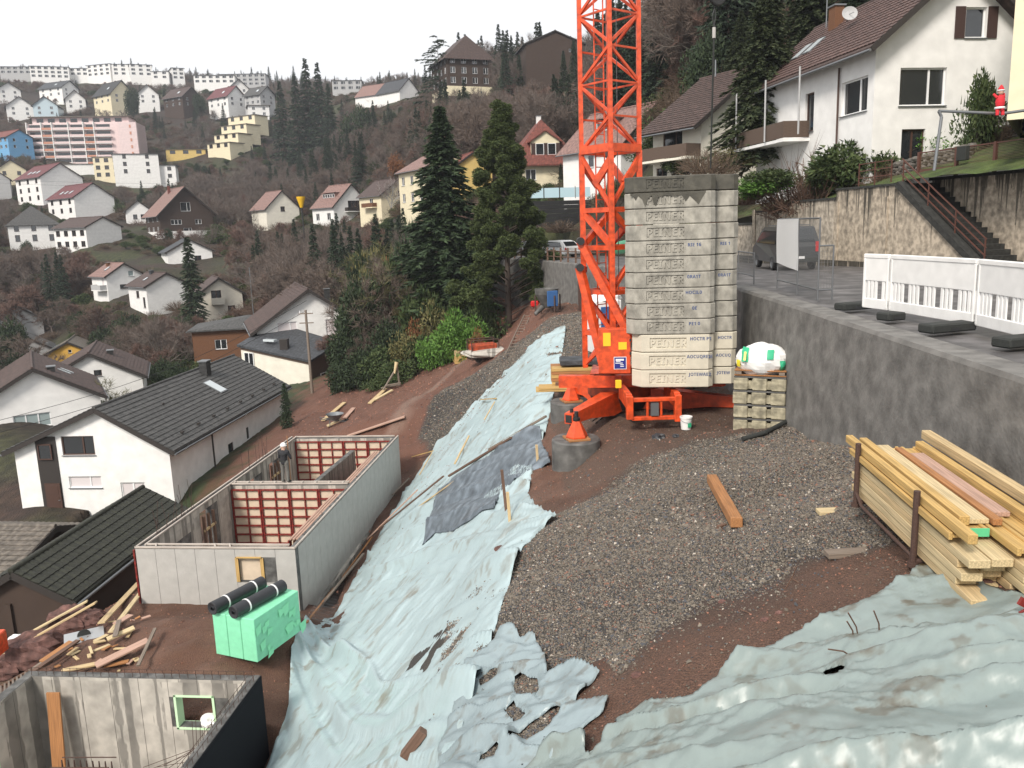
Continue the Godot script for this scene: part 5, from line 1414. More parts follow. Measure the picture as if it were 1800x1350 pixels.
func fold_slope(x: float, z: float) -> float:
	var q := x * 0.90 - z * 0.44; var p := -x * 0.44 - z * 0.90
	q += noise2.get_noise_2d(p * 2.0, q * 1.5) * 1.2
	return crease(q, p, 22.0, 2.2) * 0.26 + crease(q + 40.0, p, 46.0, 1.8) * 0.09 + facets(q * 1.1, p * 0.12) * 0.22 + facets(q * 2.8 + 9.0, p * 0.4) * 0.08 + noise2.get_noise_2d(x * 9.0, z * 9.0) * 0.12

func fold_wild(x: float, z: float) -> float:
	var q := x * 0.75 - z * 0.66; var p := -x * 0.66 - z * 0.75
	q += noise2.get_noise_2d(p * 14.0, q * 9.0) * 0.5
	return crease(q, p * 4.0, 40.0, 2.0) * 0.13 + facets(q * 2.2, p * 0.8) * 0.16 + facets(q * 5.0 + 5.0, p * 2.6) * 0.06 + noise2.get_noise_2d(x * 30.0, z * 30.0) * 0.09 + 0.06

func fold_front(x: float, z: float) -> float:
	var q := x * 0.35 - z * 0.94; var p := x * 0.94 + z * 0.35
	q += noise2.get_noise_2d(p * 8.0, q * 8.0) * 0.45
	return crease(q, p * 1.6, 26.0, 1.7) * 0.20 + facets(q * 1.6, p * 0.38) * 0.26 + facets(q * 3.4 + 4.0, p * 1.1 + 2.0) * 0.12 + facets(q * 6.0 + p * 3.0, p * 4.0) * 0.05 + facets(q * 9.0 - p * 6.0, p * 5.0 + q * 3.0) * 0.025 + noise2.get_noise_2d(x * 20.0, z * 20.0) * 0.09 + 0.12

func tarps() -> void:
	var main := PackedVector2Array([Vector2(2.9, -42.6), Vector2(2.3, -36), Vector2(1.7, -30), Vector2(1.2, -26), Vector2(0.6, -22.5), Vector2(0.3, -20), Vector2(0.5, -17.5), Vector2(0.8, -15.8), Vector2(0.1, -14.6), Vector2(-0.2, -13), Vector2(-0.45, -11), Vector2(-0.75, -9), Vector2(-0.9, -7), Vector2(-0.8, -5), Vector2(-0.6, -3.5), Vector2(-0.6, 2), Vector2(-6.8, 2), Vector2(-6.6, -8), Vector2(-6.5, -16), Vector2(-6.4, -20.5), Vector2(-7.0, -23.2), Vector2(-7.1, -25.5), Vector2(-6.6, -27), Vector2(-6.2, -34), Vector2(-5.7, -41), Vector2(-5.0, -43.4), Vector2(-2.0, -44.2), Vector2(0.8, -43.6)])
	sheet("slope_tarp", "huge pale blue plastic sheet covering the steep excavation slope", main, [], 0.075, 0.10, fold_slope, M.tarp)
	var dark := hits([[770, 880], [800, 848], [860, 806], [905, 782], [948, 758], [958, 790], [968, 822], [905, 850], [880, 868], [868, 905], [820, 925], [765, 945], [742, 966], [752, 930]])
	sheet("dark_tarp", "small slate grey plastic sheet lying on the pale one", dark, [], 0.06, 0.24, fold_slope, M.tarp_dark)
	var torn := hits([[822, 1175], [860, 1150], [893, 1108], [915, 1130], [938, 1122], [958, 1160], [962, 1200], [1010, 1188], [1055, 1188], [1030, 1215], [1005, 1240], [1070, 1235], [1060, 1265], [1010, 1300], [960, 1352], [900, 1400], [770, 1420], [770, 1330], [790, 1285], [798, 1230]])
	var bits := []
	for q in [[[905, 1190], [945, 1200], [950, 1235], [905, 1225]], [[900, 1240], [930, 1270], [905, 1275], [885, 1255]], [[840, 1200], [880, 1175], [870, 1195], [845, 1212]], [[950, 1265], [1000, 1240], [960, 1285], [900, 1320], [890, 1310]], [[850, 1330], [880, 1318], [865, 1350], [840, 1360]]]:
		bits.append(hits(q))
	sheet("torn_tarp", "crumpled torn grey plastic sheet half buried in gravel", torn, bits, 0.035, 0.11, fold_wild, M.tarp_grey)
	var front := hits([[1760, 1050], [1700, 1008], [1640, 1002], [1560, 1038], [1420, 1105], [1300, 1165], [1210, 1232], [1130, 1243], [1060, 1280], [1000, 1320], [930, 1352], [860, 1440]])
	for q in [[-0.4, -3.2], [0.4, -0.6], [7.0, -0.6], [5.85, -4.6], [5.9, -6.2]]: front.append(Vector2(q[0], q[1]))
	bits = [hits([[1438, 1202], [1486, 1196], [1468, 1222], [1450, 1228]]), hits([[1575, 1140], [1650, 1112], [1655, 1120], [1630, 1132], [1580, 1146]]), hits([[1060, 1255], [1085, 1262], [1078, 1300], [1040, 1340], [1028, 1335], [1030, 1290]])]
	sheet("front_tarp", "wrinkled pale green plastic sheet over the mound in the foreground", front, bits, 0.028, 0.09, fold_front, M.tarp_green)

func stones() -> void:
	rng.seed = 5
	var shape := MB.new()
	var pts := []
	for i in 6: pts.append([Vector3(1, 0, 0), Vector3(-1, 0, 0), Vector3(0, 0.7, 0), Vector3(0, -0.7, 0), Vector3(0, 0, 1), Vector3(0, 0, -1)][i] * rng.randf_range(0.75, 1.2) + rnd_dir() * 0.2)
	for f in [[0, 2, 4], [4, 2, 1], [1, 2, 5], [5, 2, 0], [0, 4, 3], [4, 1, 3], [1, 5, 3], [5, 0, 3]]: shape.tri(pts[f[0]], pts[f[2]], pts[f[1]])
	var mesh := shape.done()
	var xf := []; var cols := []
	var tries := 0
	while xf.size() < 170000 and tries < 700000:
		tries += 1
		var z := -3.6 * pow(24.0 / 3.6, rng.randf()); var x := rng.randf_range(-1.4, wall_x(z) - 0.05)
		if rng.randf() < 0.16:
			z = rng.randf_range(-50.0, -29.0); x = rng.randf_range(-6.5, 6.0)
		var g := gravel_share(x, z)
		if rng.randf() > g * g + 0.015: continue
		var s := rng.randf_range(0.009, 0.021) * (1.0 if rng.randf() < 0.97 else 1.9)
		if z < -12.0: s *= 1.25
		if z < -30.0: s *= 2.0
		var y := ground(x, z)
		xf.append(Transform3D(Basis.from_euler(Vector3(rng.randf() * 6.0, rng.randf() * 6.0, rng.randf() * 6.0)).scaled(Vector3(s, s * 0.8, s)), Vector3(x, y + s * 0.25, z)))
		var c := Color(0.085, 0.072, 0.058).lerp(Color(0.205, 0.175, 0.14), rng.randf())
		if rng.randf() < 0.18: c = Color(0.07, 0.072, 0.08)
		if rng.randf() < 0.02: c = Color(0.45, 0.40, 0.34)
		if rng.randf() < 0.05: c = Color(0.2, 0.10, 0.07)
		cols.append(c)
	var mm := MultiMesh.new()
	mm.transform_format = MultiMesh.TRANSFORM_3D; mm.use_colors = true; mm.mesh = mesh
	mm.instance_count = xf.size()
	for i in xf.size():
		mm.set_instance_transform(i, xf[i]); mm.set_instance_color(i, cols[i])
	var o := MultiMeshInstance3D.new()
	o.multimesh = mm; o.material_override = M.stone; o.name = "gravel"; add_child(o)
	tag(o, "grey crushed stone spread over the ground", "gravel", "", "stuff")
	# clods of soil
	xf = []; cols = []
	for i in 26000:
		var z := -4.0 * pow(75.0 / 4.0, rng.randf()); var x := rng.randf_range(-16.0, wall_x(z) - 0.1)
		if gravel_share(x, z) > 0.4: continue
		var s := 0.011 * pow(rng.randf_range(0.3, 1.0), 2.0) * (1.0 + -z * 0.12)
		xf.append(Transform3D(Basis.from_euler(Vector3(rng.randf() * 6.0, rng.randf() * 6.0, rng.randf() * 6.0)).scaled(Vector3(s, s, s)), Vector3(x, ground(x, z), z)))
		cols.append(Color(0.17, 0.075, 0.048).lerp(Color(0.33, 0.16, 0.11), rng.randf()))
	mm = MultiMesh.new()
	mm.transform_format = MultiMesh.TRANSFORM_3D; mm.use_colors = true; mm.mesh = mesh
	mm.instance_count = xf.size()
	for i in xf.size():
		mm.set_instance_transform(i, xf[i]); mm.set_instance_color(i, cols[i])
	o = MultiMeshInstance3D.new()
	o.multimesh = mm; o.material_override = M.stone; o.name = "soil_clods"; add_child(o)
	tag(o, "crumbs and clods of red soil on the bare ground", "soil", "", "stuff")

# a straight concrete wall from a to b (top heights), faced with shuttering panels on both sides
func panel_wall(o: Node3D, a: Vector3, b: Vector3, t: float, h: float, pw: float, holes: Array, m: Material, faces := [1, -1], called := "wall") -> Node3D:
	var L := (b - a).length()
	var bs := along(a, b)
	var core := MB.new()
	var tops := [[0.0, 0.0], [L, 0.0]]
	var hl := []
	for q in holes: hl.append([q[0] - L / 2, q[1], q[2], q[3]])       # [s, y (negative, of the sill), w, h]
	# two skins with openings, plus top and ends
	wall_face(core, Vector3(0, 0, t / 2), Vector3.RIGHT, L, -h, tops, hl, t)
	wall_face(core, Vector3(L, 0, -t / 2), Vector3.LEFT, L, -h, tops, hl.map(func(q): return [-q[0], q[1], q[2], q[3]]), 0.01)
	core.quad(Vector3(0, 0, t / 2), Vector3(L, 0, t / 2), Vector3(L, 0, -t / 2), Vector3(0, 0, -t / 2))
	core.quad(Vector3(L, -h, t / 2), Vector3(L, -h, -t / 2), Vector3(L, 0, -t / 2), Vector3(L, 0, t / 2))
	core.quad(Vector3(0, -h, -t / 2), Vector3(0, -h, t / 2), Vector3(0, 0, t / 2), Vector3(0, 0, -t / 2))
	var w := part(o, called, core, M.concrete_dark, a, bs)
	var n := int(round(L / pw)); pw = L / n
	for s in faces:
		for i in n:
			var x0 := pw * i + 0.006; var x1 := pw * (i + 1) - 0.006
			var cut := []
			for q in holes:
				if q[0] + q[2] / 2 > x0 and q[0] - q[2] / 2 < x1: cut = q
			var y0 := -0.012; var y1 := -h
			var spans := [[y0, y1]]
			if cut: spans = [[y0, cut[1] + cut[3]], [cut[1], y1]]
			for sp in spans:
				if sp[0] - sp[1] < 0.05: continue
				part(w, "panel", box_mesh(Vector3(x1 - x0, sp[0] - sp[1], 0.012)), m, Vector3((x0 + x1) / 2, (sp[0] + sp[1]) / 2, s * (t / 2 + 0.0075)))
	return w

func formwork(p: Vector3, yaw: float, w: float, h: float, label: String) -> void:
	var o := thing("formwork", label, "formwork", p, yaw, "formwork panels")
	part(o, "plywood", box_mesh(Vector3(w - 0.02, h - 0.02, 0.02)), M.plywood, Vector3(0, h / 2, 0))
	for k in 7:
		part(o, "rib", box_mesh(Vector3(w - 0.1, 0.06, 0.09)), M.steel_red, Vector3(0, 0.03 + k * (h - 0.06) / 6.0, 0.06))
	for s in [-1.0, 1.0]: part(o, "frame_post", box_mesh(Vector3(0.05, h, 0.12)), M.steel_red, Vector3(s * (w / 2 - 0.026), h / 2, 0.06))
	part(o, "frame_post", box_mesh(Vector3(0.04, h - 0.12, 0.1)), M.steel_red, Vector3(w * 0.02, h / 2, 0.062))

func rods(o: Node3D, list: Array, r := 0.008, mat_: Material = null) -> void:
	for q in list:
		var g := MB.new(); g.tube(q[0], q[1], r, r, 4, false)
		part(o, "bar", g, mat_ if mat_ else M.rust)

func shells() -> void:
	rng.seed = 12
	# --- the larger shell
	var o := thing("concrete_shell", "large roofless concrete basement shell with red formwork inside", "building shell", Vector3(-13.66, -8.8, -27.9), -5.85)
	var W := 5.9; var L := 15.7; var t := 0.25; var h := 2.75
	panel_wall(o, Vector3(0, 0, -t / 2), Vector3(W, 0, -t / 2), t, h, 0.75, [[4.2, -1.25, 0.95, 0.95]], M.concrete_pale)
	panel_wall(o, Vector3(W - t / 2, 0, -t - 0.002), Vector3(W - t / 2, 0, -L), t, h, 0.72, [], M.concrete_pale)
	panel_wall(o, Vector3(t / 2, 0, -t - 0.002), Vector3(t / 2, 0, -L), t, h, 0.8, [[2.0, -2.2, 0.9, 1.5], [4.6, -2.74, 1.0, 2.5], [9.6, -2.74, 1.0, 2.3], [12.0, -2.74, 1.0, 2.4]], M.concrete)
	panel_wall(o, Vector3(t + 0.01, -0.0, -L + t / 2), Vector3(W - t - 0.01, 0.0, -L + t / 2), t, h, 0.8, [], M.concrete)
	panel_wall(o, Vector3(t + 0.01, -0.03, -7.5), Vector3(W - t - 0.01, -0.03, -7.5), 0.24, h, 0.8, [], M.concrete)
	panel_wall(o, Vector3(3.9, -0.05, -7.63), Vector3(4.1, -0.05, -13.2), 0.22, h, 0.9, [], M.concrete_wet, [1, -1], "partition")
	part(o, "floor_slab", box_mesh(Vector3(W + 0.3, 0.25, L + 0.3)), M.concrete, Vector3(W / 2, -h - 0.13, -L / 2))
	part(o, "footing", box_mesh(Vector3(2.6, 0.5, 0.7)), M.concrete, Vector3(1.1, -h - 0.1, 0.45))
	part(o, "edge_board", box_mesh(Vector3(2.6, 0.06, 0.14), 0.01), M.wood_pale, Vector3(1.1, -h + 0.18, 0.2))
	# battens and starter bars along the wall heads
	for q in [[Vector3(0.02, 0.05, 0.02), Vector3(0.02, 0.05, -L)], [Vector3(0.27, 0.06, -0.2), Vector3(0.27, 0.06, -L)], [Vector3(W - 0.02, 0.05, 0), Vector3(W - 0.02, 0.05, -L)], [Vector3(0.0, 0.05, 0.0), Vector3(W, 0.05, 0.0)], [Vector3(0.3, 0.06, -0.27), Vector3(W - 0.3, 0.06, -0.27)], [Vector3(0.3, 0.05, -7.37), Vector3(W - 0.3, 0.05, -7.37)], [Vector3(0.3, 0.05, -7.64), Vector3(W - 0.3, 0.05, -7.64)], [Vector3(0.2, 0.05, -L + 0.02), Vector3(W - 0.2, 0.05, -L + 0.02)]]:
		board(o, "batten", q[0], q[1], 0.07, 0.06, M.wood_batten)
	for k in 9: board(o, "spacer", Vector3(0.4 + k * 0.62, 0.07, -7.36), Vector3(0.4 + k * 0.62, 0.07, -7.65), 0.05, 0.05, M.wood_batten)
	for q in [0.8, 3.0, 3.55]: board(o, "spacer", Vector3(q, 0.08, 0.02), Vector3(q - 0.15, 0.08, -0.28), 0.05, 0.05, M.wood_batten)
	var list := []
	for k in 60:
		var z := -0.4 - k * 0.25
		list.append([Vector3(W - 0.09 + rng.randf_range(-0.03, 0.03), -0.05, z), Vector3(W - 0.09 + rng.randf_range(-0.12, 0.08), rng.randf_range(0.05, 0.13), z + rng.randf_range(-0.12, 0.12))])
	for k in 26:
		var z := -1.0 - rng.randf() * 3.6 if k < 16 else -8.0 - rng.randf() * 4.0
		list.append([Vector3(0.12, -0.05, z), Vector3(0.12 + rng.randf_range(-0.25, 0.3), rng.randf_range(0.5, 1.35), z + rng.randf_range(-0.25, 0.25))])
	rods(o, list, 0.009)
	# window formwork in the front wall
	for q in [[Vector3(3.74, -0.3, 0.03), Vector3(4.66, -0.3, 0.03)], [Vector3(3.74, -1.22, 0.03), Vector3(3.74, -0.33, 0.03)], [Vector3(4.66, -1.22, 0.03), Vector3(4.66, -0.33, 0.03)]]:
		board(o, "window_board", q[0], q[1], 0.12, 0.04, M.wood_yellow)
	part(o, "window_panel", box_mesh(Vector3(0.85, 0.85, 0.03)), M.plywood, Vector3(4.2, -0.78, -0.12))
	part(o, "edge_form", box_mesh(Vector3(0.06, 2.6, 0.1)), M.steel_red, Vector3(-0.06, -1.35, -0.02))
	# red formwork against the cross wall, the end wall and stacked along the right wall
	var B := Basis(Vector3.UP, deg_to_rad(-5.85)); var P := o.position
	for k in 4: formwork(P + B * Vector3(0.95 + k * 1.33, -h + 0.02, -7.34), -5.85, 1.3, 2.55, "red ribbed formwork panel against the cross wall, %s from the left" % ["first", "second", "third", "fourth"][k])
	for k in 4: formwork(P + B * Vector3(0.95 + k * 1.33, -h + 0.02, -L + 0.3), -5.85, 1.3, 2.6, "red ribbed formwork panel against the far end wall, %s from the left" % ["first", "second", "third", "fourth"][k])
	for k in 2:
		var f := thing("formwork", ["long formwork panel with pink edge leaning on the right wall, nearer room", "long formwork panel with pink edge leaning on the right wall, farther room"][k], "formwork", P + B * Vector3(W - 0.62, -0.95, [-4.0, -10.8][k]), -5.85)
		for i in 3: board(f, "plank", Vector3(i * 0.13 - 0.1, 0.75 + i * 0.01, -2.6), Vector3(i * 0.13 - 0.1, 0.75 + i * 0.01, 2.6), 0.09, 0.05, M.wood_pink)
		for i in 3: part(f, "frame", box_mesh(Vector3(0.04, 1.9, 5.2)), M.steel_red if i != 1 else M.plywood, Vector3(i * 0.16 - 0.18, -0.25, 0))
	for k in 2:
		var d := thing("prop_post", ["dark door prop in the left wall opening, nearer room", "dark door prop in the left wall opening, farther room"][k], "prop", P + B * Vector3(0.45, -h, [-4.7, -12.0][k]), -5.85)
		for i in 3: part(d, "post", box_mesh(Vector3(0.1, 2.4, 0.1)), M.wood_brown, Vector3(0, 1.2, i * 0.42 - 0.4))
		for i in 2: part(d, "brace", box_mesh(Vector3(0.06, 0.1, 1.0)), M.wood_pale, Vector3(0.02, 0.8 + i, 0))
	# --- the nearer shell at the lower left
	o = thing("concrete_shell", "nearer concrete basement with black sealed outer wall at the lower left", "building shell", Vector3(-12.95, -9.0, -19.95), -5.85)
	W = 6.3; h = 3.3
	panel_wall(o, Vector3(0.0, 0, t / 2), Vector3(W, 0, t / 2), t, h, 0.78, [[4.6, -1.35, 1.02, 0.85]], M.concrete, [1, -1])
	panel_wall(o, Vector3(W - t / 2, 0, t + 0.003), Vector3(W - t / 2, 0, 8.0), t, h, 0.8, [], M.concrete, [1])
	part(o, "black_coating", box_mesh(Vector3(0.02, h + 0.02, 8.0)), M.bitumen, Vector3(W + 0.022, -h / 2 - 0.02, 4.0))
	panel_wall(o, Vector3(t / 2, 0, t + 0.003), Vector3(t / 2, 0, 1.75), t, h, 0.75, [], M.concrete)
	part(o, "insulation_end", box_mesh(Vector3(0.3, h, 0.05)), M.eps_pale, Vector3(t / 2, -h / 2, 1.79))
	part(o, "insulation_sill", box_mesh(Vector3(0.3, 0.06, 2.4)), M.eps_pale, Vector3(t / 2, -1.7, 3.0))
	panel_wall(o, Vector3(t / 2, -1.74, 1.83), Vector3(t / 2, -1.74, 8.0), t, 0.85, 0.75, [], M.concrete)
	part(o, "floor_slab", box_mesh(Vector3(W, 0.2, 8.2)), M.concrete_wet, Vector3(W / 2, -h - 0.08, 4.1))
	for q in [[4.09, -0.93, 0.05, 0.95], [5.11, -0.93, 0.05, 0.95]]: part(o, "window_insulation", box_mesh(Vector3(0.06, 0.97, 0.32)), M.eps_pale, Vector3(q[0], q[1], t / 2))
	for q in [-0.47, -1.38]: part(o, "window_insulation", box_mesh(Vector3(1.08, 0.05, 0.32)), M.eps_pale, Vector3(4.6, q, t / 2))
	list = []
	for k in 58: list.append([Vector3(0.1 + k * 0.107, -0.05, 0.05 + 0.16 * (k % 2)), Vector3(0.1 + k * 0.107 + rng.randf_range(-0.03, 0.03), 0.13, 0.05 + 0.16 * (k % 2))])
	for k in 64: list.append([Vector3(W - 0.05 - 0.16 * (k % 2), -0.05, 0.3 + k * 0.115), Vector3(W - 0.05 - 0.16 * (k % 2), 0.14, 0.3 + k * 0.115 + rng.randf_range(-0.03, 0.03))])
	for k in 2: list.append([Vector3(0.1, 0.12, 0.05 + 0.16 * k), Vector3(W - 0.1, 0.12, 0.05 + 0.16 * k)])
	for k in 2: list.append([Vector3(W - 0.05 - 0.16 * k, 0.13, 0.2), Vector3(W - 0.05 - 0.16 * k, 0.13, 7.6)])
	for k in 8: list.append([Vector3(4.9 + k * 0.1, -2.5, 1.2 + k * 0.05), Vector3(4.9 + k * 0.1, -0.7 + rng.randf_range(-0.2, 0.2), 1.0)])
	for k in 7: list.append([Vector3(3.6 + rng.randf(), -2.0 + rng.randf() * 0.5, 1.5), Vector3(5.6 + rng.randf() * 0.4, -1.5 + rng.randf() * 0.9, 1.2)])
	rods(o, list, 0.0075)
	B = Basis(Vector3.UP, deg_to_rad(-5.85)); P = o.position
	var pl := solo("plank", "orange-brown plank standing upright inside the nearer basement", "plank", box_mesh(Vector3(3.0, 0.05, 0.36), 0.004), M.wood_orange, "", P + B * Vector3(1.05, -1.75, 0.75), B * along(Vector3.ZERO, Vector3(-0.02, 1, -0.12), Vector3(0, 0, 1)))
	var rk := thing("rebar_rack", "rusty rack of reinforcing trestles inside the nearer basement", "rebar", P + B * Vector3(2.45, -3.26, 1.6), -5.85)
	list = [[Vector3(-0.65, 1.9, 0.0), Vector3(0.75, 1.95, 0.0)], [Vector3(-0.8, 1.8, 0.25), Vector3(0.7, 1.85, 0.25)]]
	for k in 9:
		var x := -0.6 + k * 0.16
		list.append([Vector3(x, 1.9, 0.1), Vector3(x - 0.22, 0, -0.25)]); list.append([Vector3(x, 1.9, 0.1), Vector3(x + 0.14, 0, 0.5)])
	rods(rk, list, 0.017)
	solo("plastic_bag", "crumpled white plastic in the basement window", "plastic", lump(0.22), M.white_plastic, "", P + B * Vector3(4.9, -1.2, 0.15))

func lump(r: float) -> MB:
	var g := MB.new(); g.blob(Vector3.ZERO, Vector3(r, r * 0.7, r), 8, 0.55, noise); return g

# ---------------------------------------------------------------- the crane
func text_mesh(s: String, size: float, depth: float) -> TextMesh:
	var t := TextMesh.new()
	var f := SystemFont.new(); f.font_names = PackedStringArray(["Droid Sans"]); f.font_weight = 700
	t.font = f; t.text = s; t.font_size = 64; t.pixel_size = size / 46.0; t.depth = depth
	return t

func sbar(o: Node, called: String, a: Vector3, b: Vector3, w: float, m: Material = null, h := -1.0) -> MeshInstance3D:
	var L := (b - a).length()
	return part(o, called, box_mesh(Vector3(snappedf(L, 0.001), w if h < 0 else h, w)), m if m else M.orange, (a + b) * 0.5, along(a, b))

func crane() -> void:
	rng.seed = 3
	var c := at(1077, 650, 24.0)
	var o := thing("tower_crane", "orange tower crane with lattice mast standing on four outriggers", "crane", Vector3(c.x, -3.0, c.z), 0.0)
	var b := Basis(Vector3.UP, deg_to_rad(39.0))
	var s := 0.57
	var foot := 0.85; var split := 7.0; var top := 17.0      # heights over the outriggers
	var leg := func(i: int) -> Vector3: return b * Vector3([-s, s, s, -s][i], 0, [-s, -s, s, s][i])
	# mast: corner posts, frames, zigzag bracing
	for i in 4:
		var q: Vector3 = leg.call(i)
		var nx: Vector3 = leg.call((i + 1) % 4)
		sbar(o, "mast_post", q + Vector3(0, foot, 0), q + Vector3(0, split, 0), 0.15)
		sbar(o, "mast_post", q + Vector3(0, split, 0), q + Vector3(0, top, 0), 0.12)
		var y := split; var k := 0
		sbar(o, "mast_frame", q + Vector3(0, split + 0.06, 0), nx + Vector3(0, split + 0.06, 0), 0.16, null, 0.22)
		while y < top - 0.9:
			var a := q if (k + i) % 2 == 0 else nx; var d := nx if (k + i) % 2 == 0 else q
			sbar(o, "diagonal", a + Vector3(0, y + 0.06, 0), d + Vector3(0, y + 0.9, 0), 0.055, null, 0.075)
			if k % 2 == 1 or i % 2 == 0: sbar(o, "crossbar", q + Vector3(0, y + 0.9, 0), nx + Vector3(0, y + 0.9, 0), 0.05)
			y += 0.9; k += 1
		for yy in [1.9, 3.1, 4.35, 5.4]:
			sbar(o, "crossbar", q + Vector3(0, yy, 0), nx + Vector3(0, yy, 0), 0.11, null, 0.13)
		for d in [[0.95, 1.85], [1.95, 3.05], [3.15, 4.3], [5.45, 6.9]]:
			var fl: bool = (i + int(d[0])) % 2 == 0
			sbar(o, "diagonal", (q if fl else nx) + Vector3(0, d[0], 0), (nx if fl else q) + Vector3(0, d[1], 0), 0.09)
	# wide splayed braces of the lower mast
	var lf: Vector3 = leg.call(0); var ff: Vector3 = leg.call(3)
	for i in 4:
		var q: Vector3 = leg.call(i); var n2: Vector3 = leg.call((i + 1) % 4)
		sbar(o, "gusset", q + Vector3(0, 6.75, 0), n2 * 0.55 + q * 0.45 + Vector3(0, 6.1, 0), 0.07, null, 0.22)
		sbar(o, "gusset", q * 1.02 + Vector3(0, 4.4, 0), n2 * 0.96 + Vector3(0, 5.35, 0), 0.13, null, 0.17)
	# swung erection struts
	var p1 := at(1020, 424, 23.6) - o.position; var p2 := at(1112, 600, 22.8) - o.position
	sbar(o, "erection_strut", p1, p2, 0.16, null, 0.2)
	var p3 := at(1019, 470, 23.5) - o.position; var p4 := at(1064, 655, 22.9) - o.position
	sbar(o, "erection_strut", p3, p4, 0.17, null, 0.22)
	for p in [p1, p3]:
		var g := MB.new(); g.tube(p - Vector3(0, 0, 0.2), p + Vector3(0, 0, 0.2), 0.11, 0.11, 12); part(o, "pivot_pin", g, M.black_part)
		sbar(o, "pivot_arm", p, lf * 0.95 + Vector3(0, p.y - 0.1, 0), 0.14)
	# ladder inside the mast
	var ld := b * Vector3(-0.1, 0, -0.3)
	for x in [-0.18, 0.18]: sbar(o, "ladder_rail", ld + b * Vector3(x, 0.9, 0), ld + b * Vector3(x, top, 0), 0.035)
	var y := 1.2
	while y < 13.0:
		sbar(o, "ladder_rung", ld + b * Vector3(-0.18, y, 0), ld + b * Vector3(0.18, y, 0), 0.025)
		y += 0.3
	for r in [[-0.25, 0.2], [0.0, 0.28]]:
		var g := MB.new(); g.tube(b * Vector3(r[0], 1.0, r[1]), b * Vector3(r[0], top, r[1]), 0.012, 0.012, 5, false); part(o, "hoist_cable", g, M.galv)
	var g := MB.new(); g.lathe(leg.call(1) + Vector3(0.0, split + 0.05, 0.15), [[0.0, -0.06], [0.17, -0.06], [0.2, -0.05], [0.15, 0.0], [0.2, 0.05], [0.17, 0.06], [0.0, 0.06]], 18, Vector3(0.3, 0, 1).normalized()); part(o, "sheave", g, M.galv)
	# slewing platform and undercarriage
	g = MB.new()
	var tw := Basis(Vector3.UP, deg_to_rad(-9.0))
	for q in [[Vector3(-0.7, 0.62, 1.0), Vector3(1.6, 0.34, 0.25)], [Vector3(1.3, 0.62, 0.95), Vector3(3.6, 0.34, 0.22)], [Vector3(1.3, 0.62, -0.7), Vector3(3.6, 0.34, 0.22)], [Vector3(3.05, 0.62, 0.1), Vector3(0.22, 0.34, 1.7)], [Vector3(-0.5, 0.62, 0.1), Vector3(0.25, 0.34, 1.75)], [Vector3(1.2, 0.62, 0.1), Vector3(0.3, 0.3, 1.6)], [Vector3(2.4, 0.62, 0.1), Vector3(0.3, 0.3, 1.6)]]:
		g.box(tw * Vector3(q[0]), q[1], tw)
	part(o, "slewing_platform", g, M.orange)
	for k in 6: part(o, "platform_rib", box_mesh(Vector3(0.05, 0.36, 0.1)), M.orange_dirty, tw * Vector3(0.3 + k * 0.48, 0.61, 1.1), tw)
	part(o, "name_plate", box_mesh(Vector3(0.95, 0.16, 0.02)), M.black_part, tw * Vector3(1.45, 0.76, 1.09), tw)
	var ch: Material = M.strap
	part(o, "lettering", text_mesh("PEINER", 0.13, 0.012), ch, tw * Vector3(1.45, 0.76, 1.105), tw)
	g = MB.new(); g.lathe(Vector3(0.25, 0.0, 0), [[0.95, 0.05], [1.0, 0.08], [1.0, 0.42], [0.85, 0.45]], 28); part(o, "slewing_ring", g, M.orange_dirty)
	g = MB.new(); g.lathe(Vector3(0.25, 0.0, 0), [[0.6, -0.35], [0.8, -0.3], [0.95, 0.05]], 20); part(o, "ring_gear", g, M.black_part)
	# outriggers: tapered box girders to the jacks
	var hub := Vector3(0.35, -0.02, 0.1)
	var ends := [at(1003, 722, 21.3), at(1008, 664, 25.5), at(1296, 712, 22.6), at(1230, 660, 26.4)]
	for e in ends:
		var t: Vector3 = e - o.position
		t.y = 0.0
		var d := (t - hub); d.y = 0; d = d.normalized(); var sd := d.cross(Vector3.UP)
		g = MB.new()
		var ring := []
		for q in [[0.4, 0.30, -0.28, 0.24], [1.1, 0.30, -0.34, 0.22], [(t - hub).length() * 0.75, 0.2, -0.16, 0.16], [(t - hub).length() + 0.1, 0.14, -0.14, 0.13]]:
			var m = hub + d * q[0]
			ring.append([m + Vector3(0, q[1], 0) - sd * q[3], m + Vector3(0, q[1], 0) + sd * q[3], m + Vector3(0, q[2], 0) + sd * q[3], m + Vector3(0, q[2], 0) - sd * q[3]])
		for i in 3:
			for k in 4: g.quad(ring[i][k], ring[i][(k + 1) % 4], ring[i + 1][(k + 1) % 4], ring[i + 1][k])
		g.quad(ring[3][0], ring[3][1], ring[3][2], ring[3][3])
		var ou := part(o, "outrigger", g, M.orange)
		var tip := hub + d * ((t - hub).length() - 0.05)
		g = MB.new(); g.tube(tip + Vector3(0, -0.14, 0), tip + Vector3(0, -0.22, 0), 0.07, 0.07, 10); g.tube(tip + Vector3(0, -0.1, 0), tip + Vector3(0, 0.25, 0), 0.05, 0.05, 10)
		part(ou, "jack_screw", g, M.black_part)
		if d.x < 0.0: part(ou, "end_plate", box_mesh(Vector3(0.02, 0.2, 0.18)), M.black_part, hub + d * ((t - hub).length() + 0.112), along(Vector3.ZERO, d))
	# drawbar frame at the front
	var fb := at(1150, 715, 21.2) - o.position
